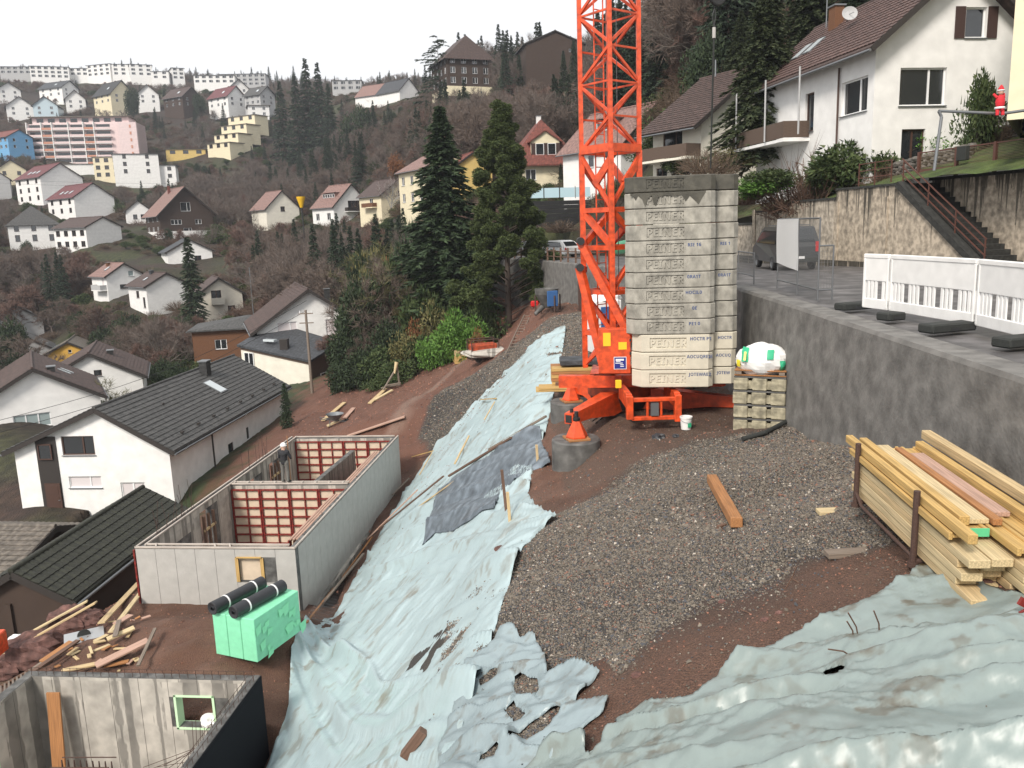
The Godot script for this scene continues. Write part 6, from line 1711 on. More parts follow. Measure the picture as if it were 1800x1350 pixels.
	for q in [[Vector3(-0.65, 0.0, 0), Vector3(0.18, 0.62, 0.2)], [Vector3(0.62, -0.05, 0), Vector3(0.18, 0.72, 0.2)], [Vector3(0.0, 0.2, 0), Vector3(1.2, 0.1, 0.14)], [Vector3(0.0, -0.3, 0), Vector3(1.2, 0.1, 0.14)], [Vector3(-0.65, 0.15, -0.8), Vector3(0.16, 0.4, 1.5)], [Vector3(0.62, 0.15, -0.8), Vector3(0.16, 0.4, 1.5)], [Vector3(-0.18, -0.05, 0), Vector3(0.06, 0.45, 0.1)], [Vector3(0.18, -0.05, 0), Vector3(0.06, 0.45, 0.1)]]:
		part(o, "drawbar", box_mesh(q[1], 0.012), M.orange, fb + q[0])
	part(o, "coupling", box_mesh(Vector3(0.2, 0.34, 0.16)), M.galv, fb + Vector3(0.0, -0.05, 0.03))
	# switch cabinet with signs
	var cp := at(1080, 616, 22.2) - o.position
	var cy := Basis(Vector3.UP, deg_to_rad(-7.0))
	var cab := part(o, "switch_cabinet", box_mesh(Vector3(0.86, 1.22, 0.35), 0.015), M.orange, cp, cy)
	mat("sign_yellow", Color(0.85, 0.5, 0.02), 0.5); mat("sign_blue", Color(0.02, 0.025, 0.19), 0.4)
	part(cab, "sign", box_mesh(Vector3(0.2, 0.36, 0.01)), M.sign_yellow, Vector3(-0.2, 0.33, 0.182))
	part(cab, "sign", box_mesh(Vector3(0.22, 0.2, 0.01)), M.sign_yellow, Vector3(0.22, 0.15, 0.182))
	part(cab, "sign", box_mesh(Vector3(0.34, 0.34, 0.008)), M.strap, Vector3(0.15, -0.32, 0.181))
	part(cab, "sign", box_mesh(Vector3(0.31, 0.31, 0.01)), M.sign_blue, Vector3(0.15, -0.32, 0.184))
	for k in 5: part(cab, "sign_print", box_mesh(Vector3([0.22, 0.12, 0.2, 0.09, 0.1][k], [0.05, 0.02, 0.02, 0.02, 0.02][k], 0.006)), M.strap, Vector3(0.12 + [0.02, -0.02, 0.0, 0.08, 0.08][k], -0.23 - k * 0.045, 0.19))
	for k in 2: part(cab, "hinge", box_mesh(Vector3(0.05, 0.07, 0.05)), M.black_part, Vector3(0.43, 0.3 - k * 0.36, 0.17))
	part(o, "lamp", box_mesh(Vector3(0.16, 0.22, 0.1), 0.01), M.sign_yellow, at(1087, 675, 22.0) - o.position)
	ballast()
	foundations()

func ballast() -> void:
	mat("block", Color(0.45, 0.425, 0.365), 0.85, "mottle", Vector3(0.7, 0.5, 0.7), "crumb", 0.3)
	mat("block_cream", Color(0.62, 0.57, 0.46), 0.85, "plain", Vector3.ONE * 0.6, "crumb", 0.25)
	mat("block_wet", Color(0.10, 0.092, 0.07), 0.45, "mottle", Vector3.ONE * 0.7, "crumb", 0.3)
	mat("stencil", Color(0.10, 0.17, 0.42), 0.8, "speck", Vector3.ONE * 3.0)
	var words := ["", "", "", "", "RIE 16", "", "0RA1T", "HOCIL0", "0E", "PE1 0", "HOCTR PT", "AOCUQREIE", "JOTEWAE2"]
	var word := text_mesh("PEINER", 0.2, 0.03)
	var pos := at(1176, 673, 22.15); var yaw := -9.0
	var y := pos.y
	for k in range(12, -1, -1):
		var h := 0.475 if k >= 10 else 0.408
		var W := 2.12 if k >= 10 else 2.3
		var m: Material = M.block_cream if k >= 10 else (M.block_wet if k == 0 else M.block)
		var key := "block %.2f" % W
		if not cache.has(key):
			cache[key] = block_mesh(W, 0.62, h - 0.018, true); cache[key + "e"] = block_mesh(0.95, 1.15, h - 0.018, false)
		var jit := rng.randf_range(-0.015, 0.015)
		var ord: String = ["topmost", "second from top", "third from top", "fourth from top", "fifth from top", "sixth from top", "middle", "eighth from top", "ninth from top", "tenth from top", "third from bottom, cream coloured", "second from bottom, cream coloured", "lowest, cream coloured"][k]
		var o := thing("ballast_block", ("wet dark " if k == 0 else "") + "concrete ballast block of the front stack, " + ord, "ballast block", Vector3(pos.x + jit + (0.06 if k >= 10 else 0.0), y, pos.z), yaw + rng.randf_range(-0.5, 0.5), "crane ballast")
		part(o, "body", cache[key], m)
		part(o, "lettering", word, m, Vector3(-0.12, (h - 0.018) / 2, 0.592))
		if words[k]:
			part(o, "stencil_mark", text_mesh(words[k], 0.085, 0.004), M.stencil, Vector3(0.72 if k >= 10 else 0.62, h * (0.72 if k >= 10 else 0.66), 0.622))
		if k == 1:
			var g := MB.new()
			var line := []
			for q in [[-1.0, 0.0], [-1.0, -0.05], [-0.92, -0.08], [-0.86, -0.16], [-0.8, -0.06], [-0.7, -0.14], [-0.62, -0.30], [-0.55, -0.12], [-0.46, -0.05], [-0.4, -0.26], [-0.34, -0.3], [-0.3, -0.1], [-0.1, -0.06], [0.1, -0.09], [0.3, -0.07], [0.4, -0.22], [0.5, -0.1], [0.62, -0.2], [0.72, -0.29], [0.82, -0.14], [0.9, -0.03], [0.9, 0.0]]: line.append(Vector3(q[0], h - 0.02 + q[1] * 1.15, 0.623))
			line.reverse()
			g.prism(line, Vector3(0, 0, 0.003))
			part(o, "wet_stain", g, M.block_wet)
		var e := thing("ballast_block", ("wet dark " if k == 0 else "") + "concrete ballast block of the narrow rear stack, " + ord, "ballast block", pos + Basis(Vector3.UP, deg_to_rad(yaw)) * Vector3(1.28, y - pos.y, -0.95) + Vector3(jit, 0, 0), yaw + rng.randf_range(-0.6, 0.6), "crane ballast")
		part(e, "body", cache[key + "e"], m)
		if words[k] and k in [4, 6, 10, 11, 12]: part(e, "stencil_mark", text_mesh(words[k].substr(0, 5), 0.08, 0.004), M.stencil, Vector3(0.15, h * 0.65, 1.152))
		y += h

func block_mesh(W: float, D: float, h: float, recess: bool) -> ArrayMesh:
	var g := MB.new()
	var a := W / 2
	var k := 0.24 if recess else 0.14
	var plan := [Vector2(-a, D - k * 1.1), Vector2(-a + k, D), Vector2(a - 0.12, D), Vector2(a, D - 0.12), Vector2(a, -D), Vector2(-a, -D)]
	var e := 0.018
	for i in 6:
		var p: Vector2 = plan[i]; var q: Vector2 = plan[(i + 1) % 6]
		if recess and i == 1:
			var w := q.x - p.x
			wall_face(g, Vector3(p.x, 0, D), Vector3.RIGHT, w, e, [[0.0, h - e], [w, h - e]], [[-0.12 - (p.x + q.x) / 2, h * 0.2, 0.95, h * 0.62]], 0.035)
			g.quad(Vector3(-0.6, h * 0.2, D - 0.035), Vector3(0.36, h * 0.2, D - 0.035), Vector3(0.36, h * 0.82, D - 0.035), Vector3(-0.6, h * 0.82, D - 0.035))
		else:
			g.quad(Vector3(p.x, e, p.y), Vector3(q.x, e, q.y), Vector3(q.x, h - e, q.y), Vector3(p.x, h - e, p.y))
		# bevels
		var P := Vector2(p.x, p.y) * (1.0 - 0.016); var Q := Vector2(q.x, q.y) * (1.0 - 0.016)
		g.quad(Vector3(p.x, h - e, p.y), Vector3(q.x, h - e, q.y), Vector3(Q.x, h, Q.y), Vector3(P.x, h, P.y))
		g.quad(Vector3(P.x, 0, P.y), Vector3(Q.x, 0, Q.y), Vector3(q.x, e, q.y), Vector3(p.x, e, p.y))
		g.tri(Vector3(0, h, 0), Vector3(P.x, h, P.y), Vector3(Q.x, h, Q.y)); g.tri(Vector3(0, 0, 0), Vector3(Q.x, 0, Q.y), Vector3(P.x, 0, P.y))
	return g.done()

func foundations() -> void:
	for q in [[1012, 770, 21.2, "round concrete foundation under the nearest jack", "orange pyramid jack foot on the nearest round foundation", "nearest"], [1003, 704, 25.4, "round concrete foundation under the jack farther back", "orange pyramid jack foot on the farther round foundation", "farther"]]:
		var p := at(q[0], q[1], q[2])
		var g := MB.new()
		g.lathe(Vector3.ZERO, [[0.66, -2.2], [0.64, -0.04], [0.61, 0.0], [0.0, 0.0]], 40)
		solo("foundation", q[3], "foundation", g, M.concrete_dark, "crane foundations", p)
		var o := thing("jack_foot", q[4], "jack foot", p + Vector3(0.02, 0.0, 0.12), 12.0, "crane feet")
		for k in 3: part(o, "timber_pad", box_mesh(Vector3(0.62 - k * 0.02, 0.06, 0.19), 0.006), M.wood_orange, Vector3(0, 0.032, -0.2 + k * 0.2))
		g = MB.new()
		var r := [[0.3, 0.066], [0.3, 0.1], [0.12, 0.46], [0.1, 0.5]]
		for i in 3:
			for k in 6:
				var a0 := TAU * k / 6.0; var a1 := TAU * (k + 1) / 6.0
				g.quad(Vector3(cos(a1) * r[i][0], r[i][1], sin(a1) * r[i][0]), Vector3(cos(a0) * r[i][0], r[i][1], sin(a0) * r[i][0]), Vector3(cos(a0) * r[i + 1][0], r[i + 1][1], sin(a0) * r[i + 1][0]), Vector3(cos(a1) * r[i + 1][0], r[i + 1][1], sin(a1) * r[i + 1][0]))
		part(o, "cone", g, M.orange)
		g = MB.new(); g.tube(Vector3(0, 0.45, 0), Vector3(0, 0.75, 0), 0.055, 0.055, 12); g.lathe(Vector3(0, 0.52, 0), [[0.0, 0.0], [0.1, 0.0], [0.1, 0.07], [0.0, 0.07]], 8)
		part(o, "screw", g, M.black_part)
	# hoist line hanging from the jib, in front of the loggia house
	var t := at(1256, -60, 30); var m := at(1255, 66, 30); var lo := at(1249, 296, 30)
	var h := thing("hoist_line", "dark crane hoist line with pale weight hanging before the loggia house", "cable", lo)
	var g := MB.new(); g.tube(Vector3.ZERO, m - lo, 0.03, 0.035, 8); part(h, "rod", g, M.rubber_grey)
	g = MB.new(); g.lathe(m - lo, [[0.0, -0.02], [0.06, -0.02], [0.06, 0.33], [0.0, 0.33]], 14); part(h, "weight", g, M.concrete_pale)
	g = MB.new(); g.path([m - lo + Vector3(0, 0.3, 0), m - lo + Vector3(0.05, 0.7, 0), m - lo + Vector3(-0.02, 1.2, 0), t - lo + Vector3(0, 4, 0)], 0.02); g.path([m - lo + Vector3(0, 0.3, 0), m - lo + Vector3(-0.06, 0.7, 0), m - lo + Vector3(0.06, 1.1, 0), t - lo + Vector3(0.05, 4, 0)], 0.02)
	part(h, "rope", g, M.black_part)
	g = MB.new(); g.lathe(m - lo + Vector3(0.1, 1.35, 0), [[0.0, -0.07], [0.3, -0.07], [0.34, -0.05], [0.34, 0.05], [0.3, 0.07], [0.0, 0.07]], 20, Vector3(0.5, 0, 1).normalized()); part(h, "pulley", g, M.black_part)

# ---------------------------------------------------------------- across the road
func street() -> void:
	rng.seed = 4
	mat("stained", Color(0.50, 0.465, 0.41), 0.9, "streak", Vector3(0.24, 0.24, 0.24), "crumb", 0.4)
	mat("stained_tan", Color(0.52, 0.47, 0.40), 0.9, "streak", Vector3(0.24, 0.24, 0.24), "crumb", 0.4)
	mat("coping", Color(0.05, 0.05, 0.045), 0.9, "cloudy", Vector3.ONE)
	mat("iron_brown", Color(0.10, 0.04, 0.028), 0.6)
	mat("mesh_tan", Color(0.42, 0.30, 0.17), 0.8, "speck", Vector3.ONE * 2.0)
	var W := thing("garden_wall", "tall stained concrete garden wall across the road, stepped along its top", "wall", upper_line(0), 0.0)
	W.transform.basis = along(Vector3.ZERO, Vector3(0.2, 0, 0.98))
	# local: x along the wall towards us, z away from the road is negative
	for q in [[-20.0, -6.0, 1.0], [-6.0, -0.5, 1.7], [-0.5, 3.4, 2.35], [3.4, 7.2, 2.75]]:
		part(W, "wall_section", box_mesh(Vector3(q[1] - q[0] - 0.02, q[2] + 1.0, 0.35)), M.stained, Vector3((q[0] + q[1]) / 2, q[2] / 2 - 0.5, -0.18))
		part(W, "coping", box_mesh(Vector3(q[1] - q[0], 0.1, 0.46)), M.coping, Vector3((q[0] + q[1]) / 2, q[2] + 0.05, -0.18))
	# last section falls with the stair
	var g := MB.new()
	g.prism([Vector3(7.2, -1, 0.0), Vector3(16.2, -1, 0.0), Vector3(16.2, 0.0, 0.0), Vector3(11.6, 3.15, 0.0), Vector3(7.2, 3.15, 0.0)], Vector3(0, 0, -0.34))
	part(W, "wall_section", g, M.stained_tan)
	part(W, "coping", box_mesh(Vector3(4.4, 0.1, 0.46)), M.coping, Vector3(9.4, 3.2, -0.18))
	g = MB.new(); g.bar(Vector3(11.5, 3.2, -0.14), Vector3(16.3, -0.08, -0.14), 0.5, 0.24); part(W, "stair_string", g, M.coping)
	for k in 4:
		part(W, "pilaster", box_mesh(Vector3(0.28, 2.6 + k * 0.15, 0.06)), M.stained_tan, Vector3([-0.4, 3.4, 7.3, 10.8][k], 1.2, 0.03))
	part(W, "rear_wall", box_mesh(Vector3(9.5, 4.4, 0.3)), M.stained_tan, Vector3(16.2, 1.1, -1.75))
	part(W, "coping", box_mesh(Vector3(9.6, 0.12, 0.5)), M.coping, Vector3(16.2, 3.36, -1.72))
	for k in 16:
		part(W, "stair_step", box_mesh(Vector3(0.36, 0.2, 1.22)), M.coping, Vector3(11.75 + k * 0.3, 3.1 - k * 0.2, -0.98))
	# garage with its opening
	part(W, "garage_pier", box_mesh(Vector3(0.55, 4.4, 1.2)), M.stained_tan, Vector3(20.9, 1.1, -1.1))
	part(W, "garage_lintel", box_mesh(Vector3(5.0, 0.9, 1.2)), M.stained_tan, Vector3(23.7, 2.86, -1.1))
	part(W, "garage_slab", box_mesh(Vector3(6.6, 0.16, 3.0)), M.coping, Vector3(23.4, 3.44, -1.5))
	part(W, "garage_door", box_mesh(Vector3(5.2, 2.6, 0.08)), M.timber, Vector3(23.6, 1.2, -2.2))
	part(W, "garage_reveal", box_mesh(Vector3(0.1, 2.6, 1.6)), M.stained_tan, Vector3(21.2, 1.2, -1.6))
	# railings along the top: posts and wire infill
	var R := thing("terrace_railing", "rust brown railing with wire mesh panels on top of the garden wall", "railing", W.position)
	R.transform.basis = W.transform.basis
	var px := [10.2, 12.4, 14.4, 16.4, 18.4, 20.4, 22.4, 24.4, 26.4]
	for i in px.size():
		part(R, "post", box_mesh(Vector3(0.12, 1.2, 0.12)), M.iron_brown, Vector3(px[i], 3.95, -1.9))
		if i + 1 < px.size():
			sbar(R, "top_rail", Vector3(px[i], 4.5, -1.9), Vector3(px[i + 1], 4.5, -1.9), 0.05, M.iron_brown)
			sbar(R, "bottom_rail", Vector3(px[i], 3.5, -1.9), Vector3(px[i + 1], 3.5, -1.9), 0.05, M.iron_brown)
			g = MB.new()
			for k in 17: g.bar(Vector3(px[i] + 0.07, 3.55 + k * 0.055, -1.9), Vector3(px[i + 1] - 0.07, 3.55 + k * 0.055, -1.9), 0.008, 0.012)
			part(R, "wire_infill", g, M.mesh_tan)
	part(R, "gate_panel", box_mesh(Vector3(1.9, 0.25, 0.04)), M.iron_brown, Vector3(11.3, 3.7, -1.86))
	solo("letter_box", "small dark letter box on the railing by the gate", "letter box", box_mesh(Vector3(0.5, 0.55, 0.2), 0.02), M.rubber_grey, "", W.transform * Vector3(12.9, 4.25, -1.75), W.transform.basis)
	var H := thing("stair_handrail", "thin iron handrail beside the outside stair", "railing", W.position)
	H.transform.basis = W.transform.basis
	for k in 3: sbar(H, "rail", Vector3(11.4, 4.2 - k * 0.3, -0.2), Vector3(16.2, 1.0 - k * 0.3, -0.2), 0.04, M.iron_brown)
	for k in 4: sbar(H, "post", Vector3(11.5 + k * 1.55, 3.0 - k * 1.02, -0.2), Vector3(11.5 + k * 1.55, 4.13 - k * 1.02, -0.2), 0.04, M.iron_brown)
	var H2 := thing("stair_handrail", "short iron railing at the head of the outside stair", "railing", W.position)
	H2.transform.basis = W.transform.basis
	for k in 3: sbar(H2, "rail", Vector3(8.4, 4.2 - k * 0.3, -0.3), Vector3(10.2, 4.25 - k * 0.3, -0.6), 0.035, M.iron_brown)
	for k in 3: sbar(H2, "post", Vector3(8.4 + k * 0.9, 3.2, -0.3 - k * 0.15), Vector3(8.4 + k * 0.9, 4.25, -0.3 - k * 0.15), 0.04, M.iron_brown)
	# dry stone terraces in the garden
	for q in [["lower dry stone wall across the lawn", 2.0, 12.0, 3.0, 0.7], ["upper dry stone wall below the house", 8.0, 17.0, 6.6, 0.6]]:
		var D := thing("dry_stone_wall", q[0], "wall", Vector3.ZERO)
		var s: float = q[1]
		while s < q[2]:
			for r in 3:
				var p := garden(s + r * 0.12, q[3]); var w := rng.randf_range(0.3, 0.5)
				g = MB.new(); g.blob(Vector3.ZERO, Vector3(w * 0.55, 0.15, 0.2), 4, 0.5, noise)
				part(D, "stone", g, M.rock_grey, p + Vector3(rng.randf_range(-0.05, 0.05), 0.05 + r * 0.22, rng.randf_range(-0.04, 0.04)), Basis(Vector3.UP, rng.randf_range(0.9, 1.5)))
			s += 0.42
	# lamp post with padded doll on the terrace edge
	var dp := at(1752, 200, 27.5); var db := at(1645, 296, 27.5)
	g = MB.new(); g.tube(at(1642, 300, 27.6), at(1655, 205, 27.6), 0.05, 0.05, 10); g.path([at(1655, 205, 27.6), at(1650, 195, 27.6), at(1760, 200, 27.6), at(1830, 190, 27.6)], 0.05)
	solo("downpipe", "grey-blue downpipe leading from the gutter to the terrace", "pipe", g, M.zinc)
	doll(at(1757, 196, 27.4))
	# barriers, fence, vehicles
	barriers()
	vehicles()
	wires()

func doll(p: Vector3) -> void:
	mat("red_cloth", Color(0.55, 0.02, 0.03), 0.8); mat("skin", Color(0.55, 0.34, 0.25), 0.7)
	var o := thing("hanging_doll", "small red and white padded doll climbing the gutter", "doll", p)
	var g := MB.new()
	g.blob(Vector3(0, 0.28, 0), Vector3(0.14, 0.24, 0.12), 8, 0.1, noise)
	for s in [-1.0, 1.0]:
		g.tube(Vector3(s * 0.1, 0.42, 0), Vector3(s * 0.16, 0.55, -0.12), 0.05, 0.04, 8); g.tube(Vector3(s * 0.07, 0.12, 0), Vector3(s * 0.09, -0.12, 0.04), 0.065, 0.05, 8)
	part(o, "coat", g, M.red_cloth)
	g = MB.new(); g.blob(Vector3(0, 0.6, 0.0), Vector3(0.085, 0.1, 0.085), 8, 0.05, noise); part(o, "head", g, M.skin)
	g = MB.new(); g.lathe(Vector3(0, 0.64, 0), [[0.1, 0.0], [0.085, 0.06], [0.03, 0.16], [0.0, 0.18]], 12); part(o, "hood", g, M.red_cloth)
	g = MB.new(); g.lathe(Vector3(0, 0.08, 0), [[0.15, 0.0], [0.16, 0.03], [0.15, 0.06]], 14); g.lathe(Vector3(0, 0.62, 0), [[0.1, 0.0], [0.115, 0.02], [0.1, 0.04]], 14)
	part(o, "trim", g, M.strap)

func barriers() -> void:
	# white plastic site barriers
	var a := [aty(1517, 540, 0.12), aty(1564, 546, 0.12), aty(1716, 572, 0.12), aty(1905, 618, 0.12)]
	for k in 3:
		var p: Vector3 = a[k]; var q: Vector3 = a[k + 1]
		var L := (q - p).length() - 0.06
		var o := thing("barrier", ["white plastic barrier panel turned end-on, leftmost", "white plastic barrier panel in the middle of the row", "white plastic barrier panel running out of the picture"][k], "barrier", p, 0.0, "white site barriers")
		o.transform.basis = along(p, q)
		part(o, "upper_board", box_mesh(Vector3(L, 0.48, 0.05), 0.012), M.white_plastic, Vector3(L / 2, 0.8, 0))
		part(o, "top_rail", box_mesh(Vector3(L, 0.09, 0.08), 0.015), M.white_plastic, Vector3(L / 2, 1.06, 0))
		part(o, "lower_rail", box_mesh(Vector3(L, 0.2, 0.06), 0.012), M.white_plastic, Vector3(L / 2, 0.1, 0))
		for s in [0.03, L - 0.03]: part(o, "end_post", box_mesh(Vector3(0.06, 1.0, 0.07), 0.01), M.white_plastic, Vector3(s, 0.52, 0))
		var n := int(L / 0.13)
		for i in n:
			if i % 4 == 3: continue
			part(o, "slat", box_mesh(Vector3(0.075, 0.37, 0.03), 0.006), M.white_plastic, Vector3(0.1 + (L - 0.2) * (i + 0.5) / n, 0.38, 0))
	for q in [[1500, 538, 0.75, 14.5, "dark recycled foot block beside the fence"], [1566, 556, 0.42, 13.0, "grey foot block under the barrier joint"], [1665, 575, 0.95, 11.6, "long grey foot block under the middle barrier"], [1790, 600, 0.7, 10.2, "grey foot block at the right edge"]]:
		var p := aty(q[0], q[1], 0.1)
		var o := thing("foot_block", q[4], "foot block", Vector3(p.x, 0.02, p.z), 18.0, "barrier feet")
		part(o, "body", box_mesh(Vector3(q[2], 0.15, 0.34), 0.025), M.rubber_grey, Vector3(0, 0.085, 0))
		part(o, "grip_slot", box_mesh(Vector3(0.16, 0.05, 0.01)), M.black_part, Vector3(0, 0.06, 0.172))
	# mesh fence panels with a white sheet
	mat("thin_sheet", Color(0.85, 0.85, 0.85), 0.6); M.thin_sheet.backlight_enabled = true; M.thin_sheet.backlight = Color(0.8, 0.8, 0.8)
	mat("wire", Color(0.22, 0.22, 0.22), 0.5); M.wire.metallic = 0.7
	var fp := [[aty(1297, 492, 0.02), aty(1325, 500, 0.02), "narrow mesh fence panel beside the ballast stack"], [aty(1366, 507, 0.02), aty(1437, 528, 0.02), "mesh fence panel with a white sheet tied to it"], [aty(1437, 528, 0.02), aty(1462, 527, 0.02), "short leaning mesh fence panel"]]
	for k in 3:
		var p: Vector3 = fp[k][0]; var q: Vector3 = fp[k][1]
		var L := (q - p).length(); var H: float = [0.95, 1.95, 1.3][k]
		var o := thing("fence_panel", fp[k][2], "fence", p)
		o.transform.basis = along(p, q)
		for s in [0.0, L]:
			var g := MB.new(); g.tube(Vector3(s, 0, 0), Vector3(s, H, 0), 0.022, 0.022, 8); part(o, "post", g, M.galv)
		if k == 1:
			var g := MB.new(); g.tube(Vector3(L * 0.55, 0, 0.02), Vector3(L * 0.55, H * 0.98, 0.02), 0.022, 0.022, 8); part(o, "post", g, M.galv)
		for s in [0.25, H]:
			var g := MB.new(); g.tube(Vector3(0, s, 0), Vector3(L, s, 0), 0.02, 0.02, 8); part(o, "rail", g, M.galv)
		var g := MB.new()
		var n := int(L / 0.06)
		for i in n: g.bar(Vector3(L * i / n, 0.25, 0), Vector3(L * i / n, H, 0), 0.004, 0.004)
		for i in 8: g.bar(Vector3(0, 0.25 + (H - 0.25) * i / 8.0, 0), Vector3(L, 0.25 + (H - 0.25) * i / 8.0, 0), 0.004, 0.004)
		part(o, "wire_mesh", g, M.wire)
		if k == 1:
			var sh := MB.new()
			var pp := PackedVector3Array()
			for j in 9:
				for i in 9: pp.append(Vector3(0.03 + L * 0.57 * i / 8.0, H * (1.0 - 0.62 * j / 8.0) - (0.12 * i / 8.0 if j == 8 else 0.0), 0.05 + sin(i * 0.9 + j * 0.5) * 0.012))
			for j in 8:
				for i in 8: sh.quad(pp[(j + 1) * 9 + i], pp[(j + 1) * 9 + i + 1], pp[j * 9 + i + 1], pp[j * 9 + i])
			var w := solo("white_sheet", "blank white sheet hanging on the mesh fence", "sheet", sh, M.thin_sheet)
			w.transform = o.transform
	# posts with rails on the far stretch of the wall
	var F := thing("post_fence", "row of dark posts with rails along the far bend of the wall", "fence", Vector3.ZERO)
	var prev := Vector3.ZERO
	for k in 17:
		var z := -50.0 - k * 1.9
		var p := Vector3(wall_x(z) + 0.3, wall_y(z) + 0.02, z)
		part(F, "post", box_mesh(Vector3(0.12, 1.0, 0.12)), M.wood_brown, p + Vector3(0, 0.5, 0))
		if k: for y in [0.35, 0.75]: sbar(F, "rail", prev + Vector3(0, y, 0), p + Vector3(0, y, 0), 0.06, M.wood_brown)
		prev = p

func car(label: String, p: Vector3, yaw: float, L: float, H: float, paint: Material, van: bool, group := "parked cars") -> void:
	var o := thing("parked_car", label, "car", p, yaw, group)
	# side profile, front towards +x
	var a := L / 2; var body: Array; var glass: Array
	if van:
		body = [[-a, 0.35], [-a, 1.0], [-a + 0.05, H * 0.62], [-a + 0.2, H - 0.08], [-a + 0.4, H], [a * 0.3, H], [a * 0.52, H - 0.12], [a * 0.74, H * 0.60], [a - 0.1, H * 0.50], [a, 0.7], [a, 0.35]]
		glass = [[-a + 0.35, H * 0.62], [-a + 0.42, H - 0.18], [a * 0.3, H - 0.16], [a * 0.48, H - 0.24], [a * 0.66, H * 0.62]]
	else:
		body = [[-a, 0.3], [-a, 0.85], [-a + 0.08, 0.98], [-a + 0.5, H - 0.12], [-a + 1.0, H], [0.1, H], [0.55, H - 0.1], [1.05, 0.98], [a - 0.2, 0.85], [a, 0.65], [a, 0.3]]
		glass = [[-a + 0.45, 1.0], [-a + 0.75, H - 0.16], [0.1, H - 0.1], [0.5, H - 0.18], [0.92, 1.0]]
	var w := 0.9
	var g := MB.new()
	var n := body.size()
	for i in n:
		var q: Array = body[i]; var r: Array = body[(i + 1) % n]
		var wq := w - (0.18 if q[1] > H * 0.72 else 0.0); var wr := w - (0.18 if r[1] > H * 0.72 else 0.0)
		g.quad(Vector3(q[0], q[1], wq), Vector3(q[0], q[1], -wq), Vector3(r[0], r[1], -wr), Vector3(r[0], r[1], wr))
	for s in [-1.0, 1.0]:
		for i in range(1, n - 1):
			var A: Array = body[0]; var B: Array = body[i]; var C: Array = body[i + 1]
			var f := func(q): return Vector3(q[0], q[1], s * (w - (0.18 if q[1] > H * 0.72 else 0.0)))
			g.tri(f.call(A), f.call(B), f.call(C))
	part(o, "body", g, paint)
	for s in [-1.0, 1.0]:
		g = MB.new()
		var pl := []
		for q in glass: pl.append(Vector3(q[0], q[1], s * (w - (0.165 if q[1] > H * 0.72 else 0.0) + 0.012)))
		g.prism(pl, Vector3(0, 0, -s * 0.01)); part(o, "side_window", g, M.glass_dark)
	g = MB.new()
	var e0: Array = body[2] if van else body[2]; var e1: Array = body[3]
	g.quad(Vector3(e0[0] - 0.012, e0[1] + 0.06, -0.7), Vector3(e0[0] - 0.012, e0[1] + 0.06, 0.7), Vector3(e1[0] - 0.012, e1[1], 0.62), Vector3(e1[0] - 0.012, e1[1], -0.62)); part(o, "rear_window", g, M.glass_dark)
	g = MB.new()
	var k0: int = 7 if van else 7
	var f0: Array = body[k0]; var f1: Array = body[k0 - 1]
	g.quad(Vector3(f0[0] + 0.014, f0[1] + 0.02, 0.72), Vector3(f0[0] + 0.014, f0[1] + 0.02, -0.72), Vector3(f1[0] + 0.014, f1[1], -0.66), Vector3(f1[0] + 0.014, f1[1], 0.66)); part(o, "windscreen", g, M.glass_dark)
	for x in [-a + 0.8, a - 0.85]:
		for s in [-1.0, 1.0]:
			g = MB.new(); g.lathe(Vector3(x, 0.31, s * (w - 0.09)), [[0.0, -0.1], [0.29, -0.1], [0.31, -0.07], [0.31, 0.09], [0.27, 0.105], [0.2, 0.1]], 20, Vector3(0, 0, s))
			var t := part(o, "wheel", g, M.black_part)
			g = MB.new(); g.lathe(Vector3(x, 0.31, s * (w - 0.09)), [[0.2, 0.1], [0.18, 0.07], [0.05, 0.08], [0.0, 0.085]], 12, Vector3(0, 0, s)); part(t, "rim", g, M.galv)
	for s in [-1.0, 1.0]:
		part(o, "tail_light", box_mesh(Vector3(0.05, 0.42 if van else 0.2, 0.14)), M.red_lamp, Vector3(-a - 0.01, 1.0 if van else 0.78, s * 0.78))
		part(o, "headlight", box_mesh(Vector3(0.06, 0.16, 0.24)), M.glass_sky, Vector3(a - 0.02, 0.68, s * 0.66))
	part(o, "bumper", box_mesh(Vector3(0.1, 0.2, 1.74), 0.02), M.rubber_grey if van else paint, Vector3(-a - 0.02, 0.45, 0))
	part(o, "number_plate", box_mesh(Vector3(0.02, 0.11, 0.5)), M.strap, Vector3(-a - 0.08, 0.55, 0))
	if van:
		for s in [-1.0, 1.0]: sbar(o, "roof_rail", Vector3(-a + 0.5, H + 0.05, s * 0.6), Vector3(a * 0.2, H + 0.05, s * 0.6), 0.04, M.galv)

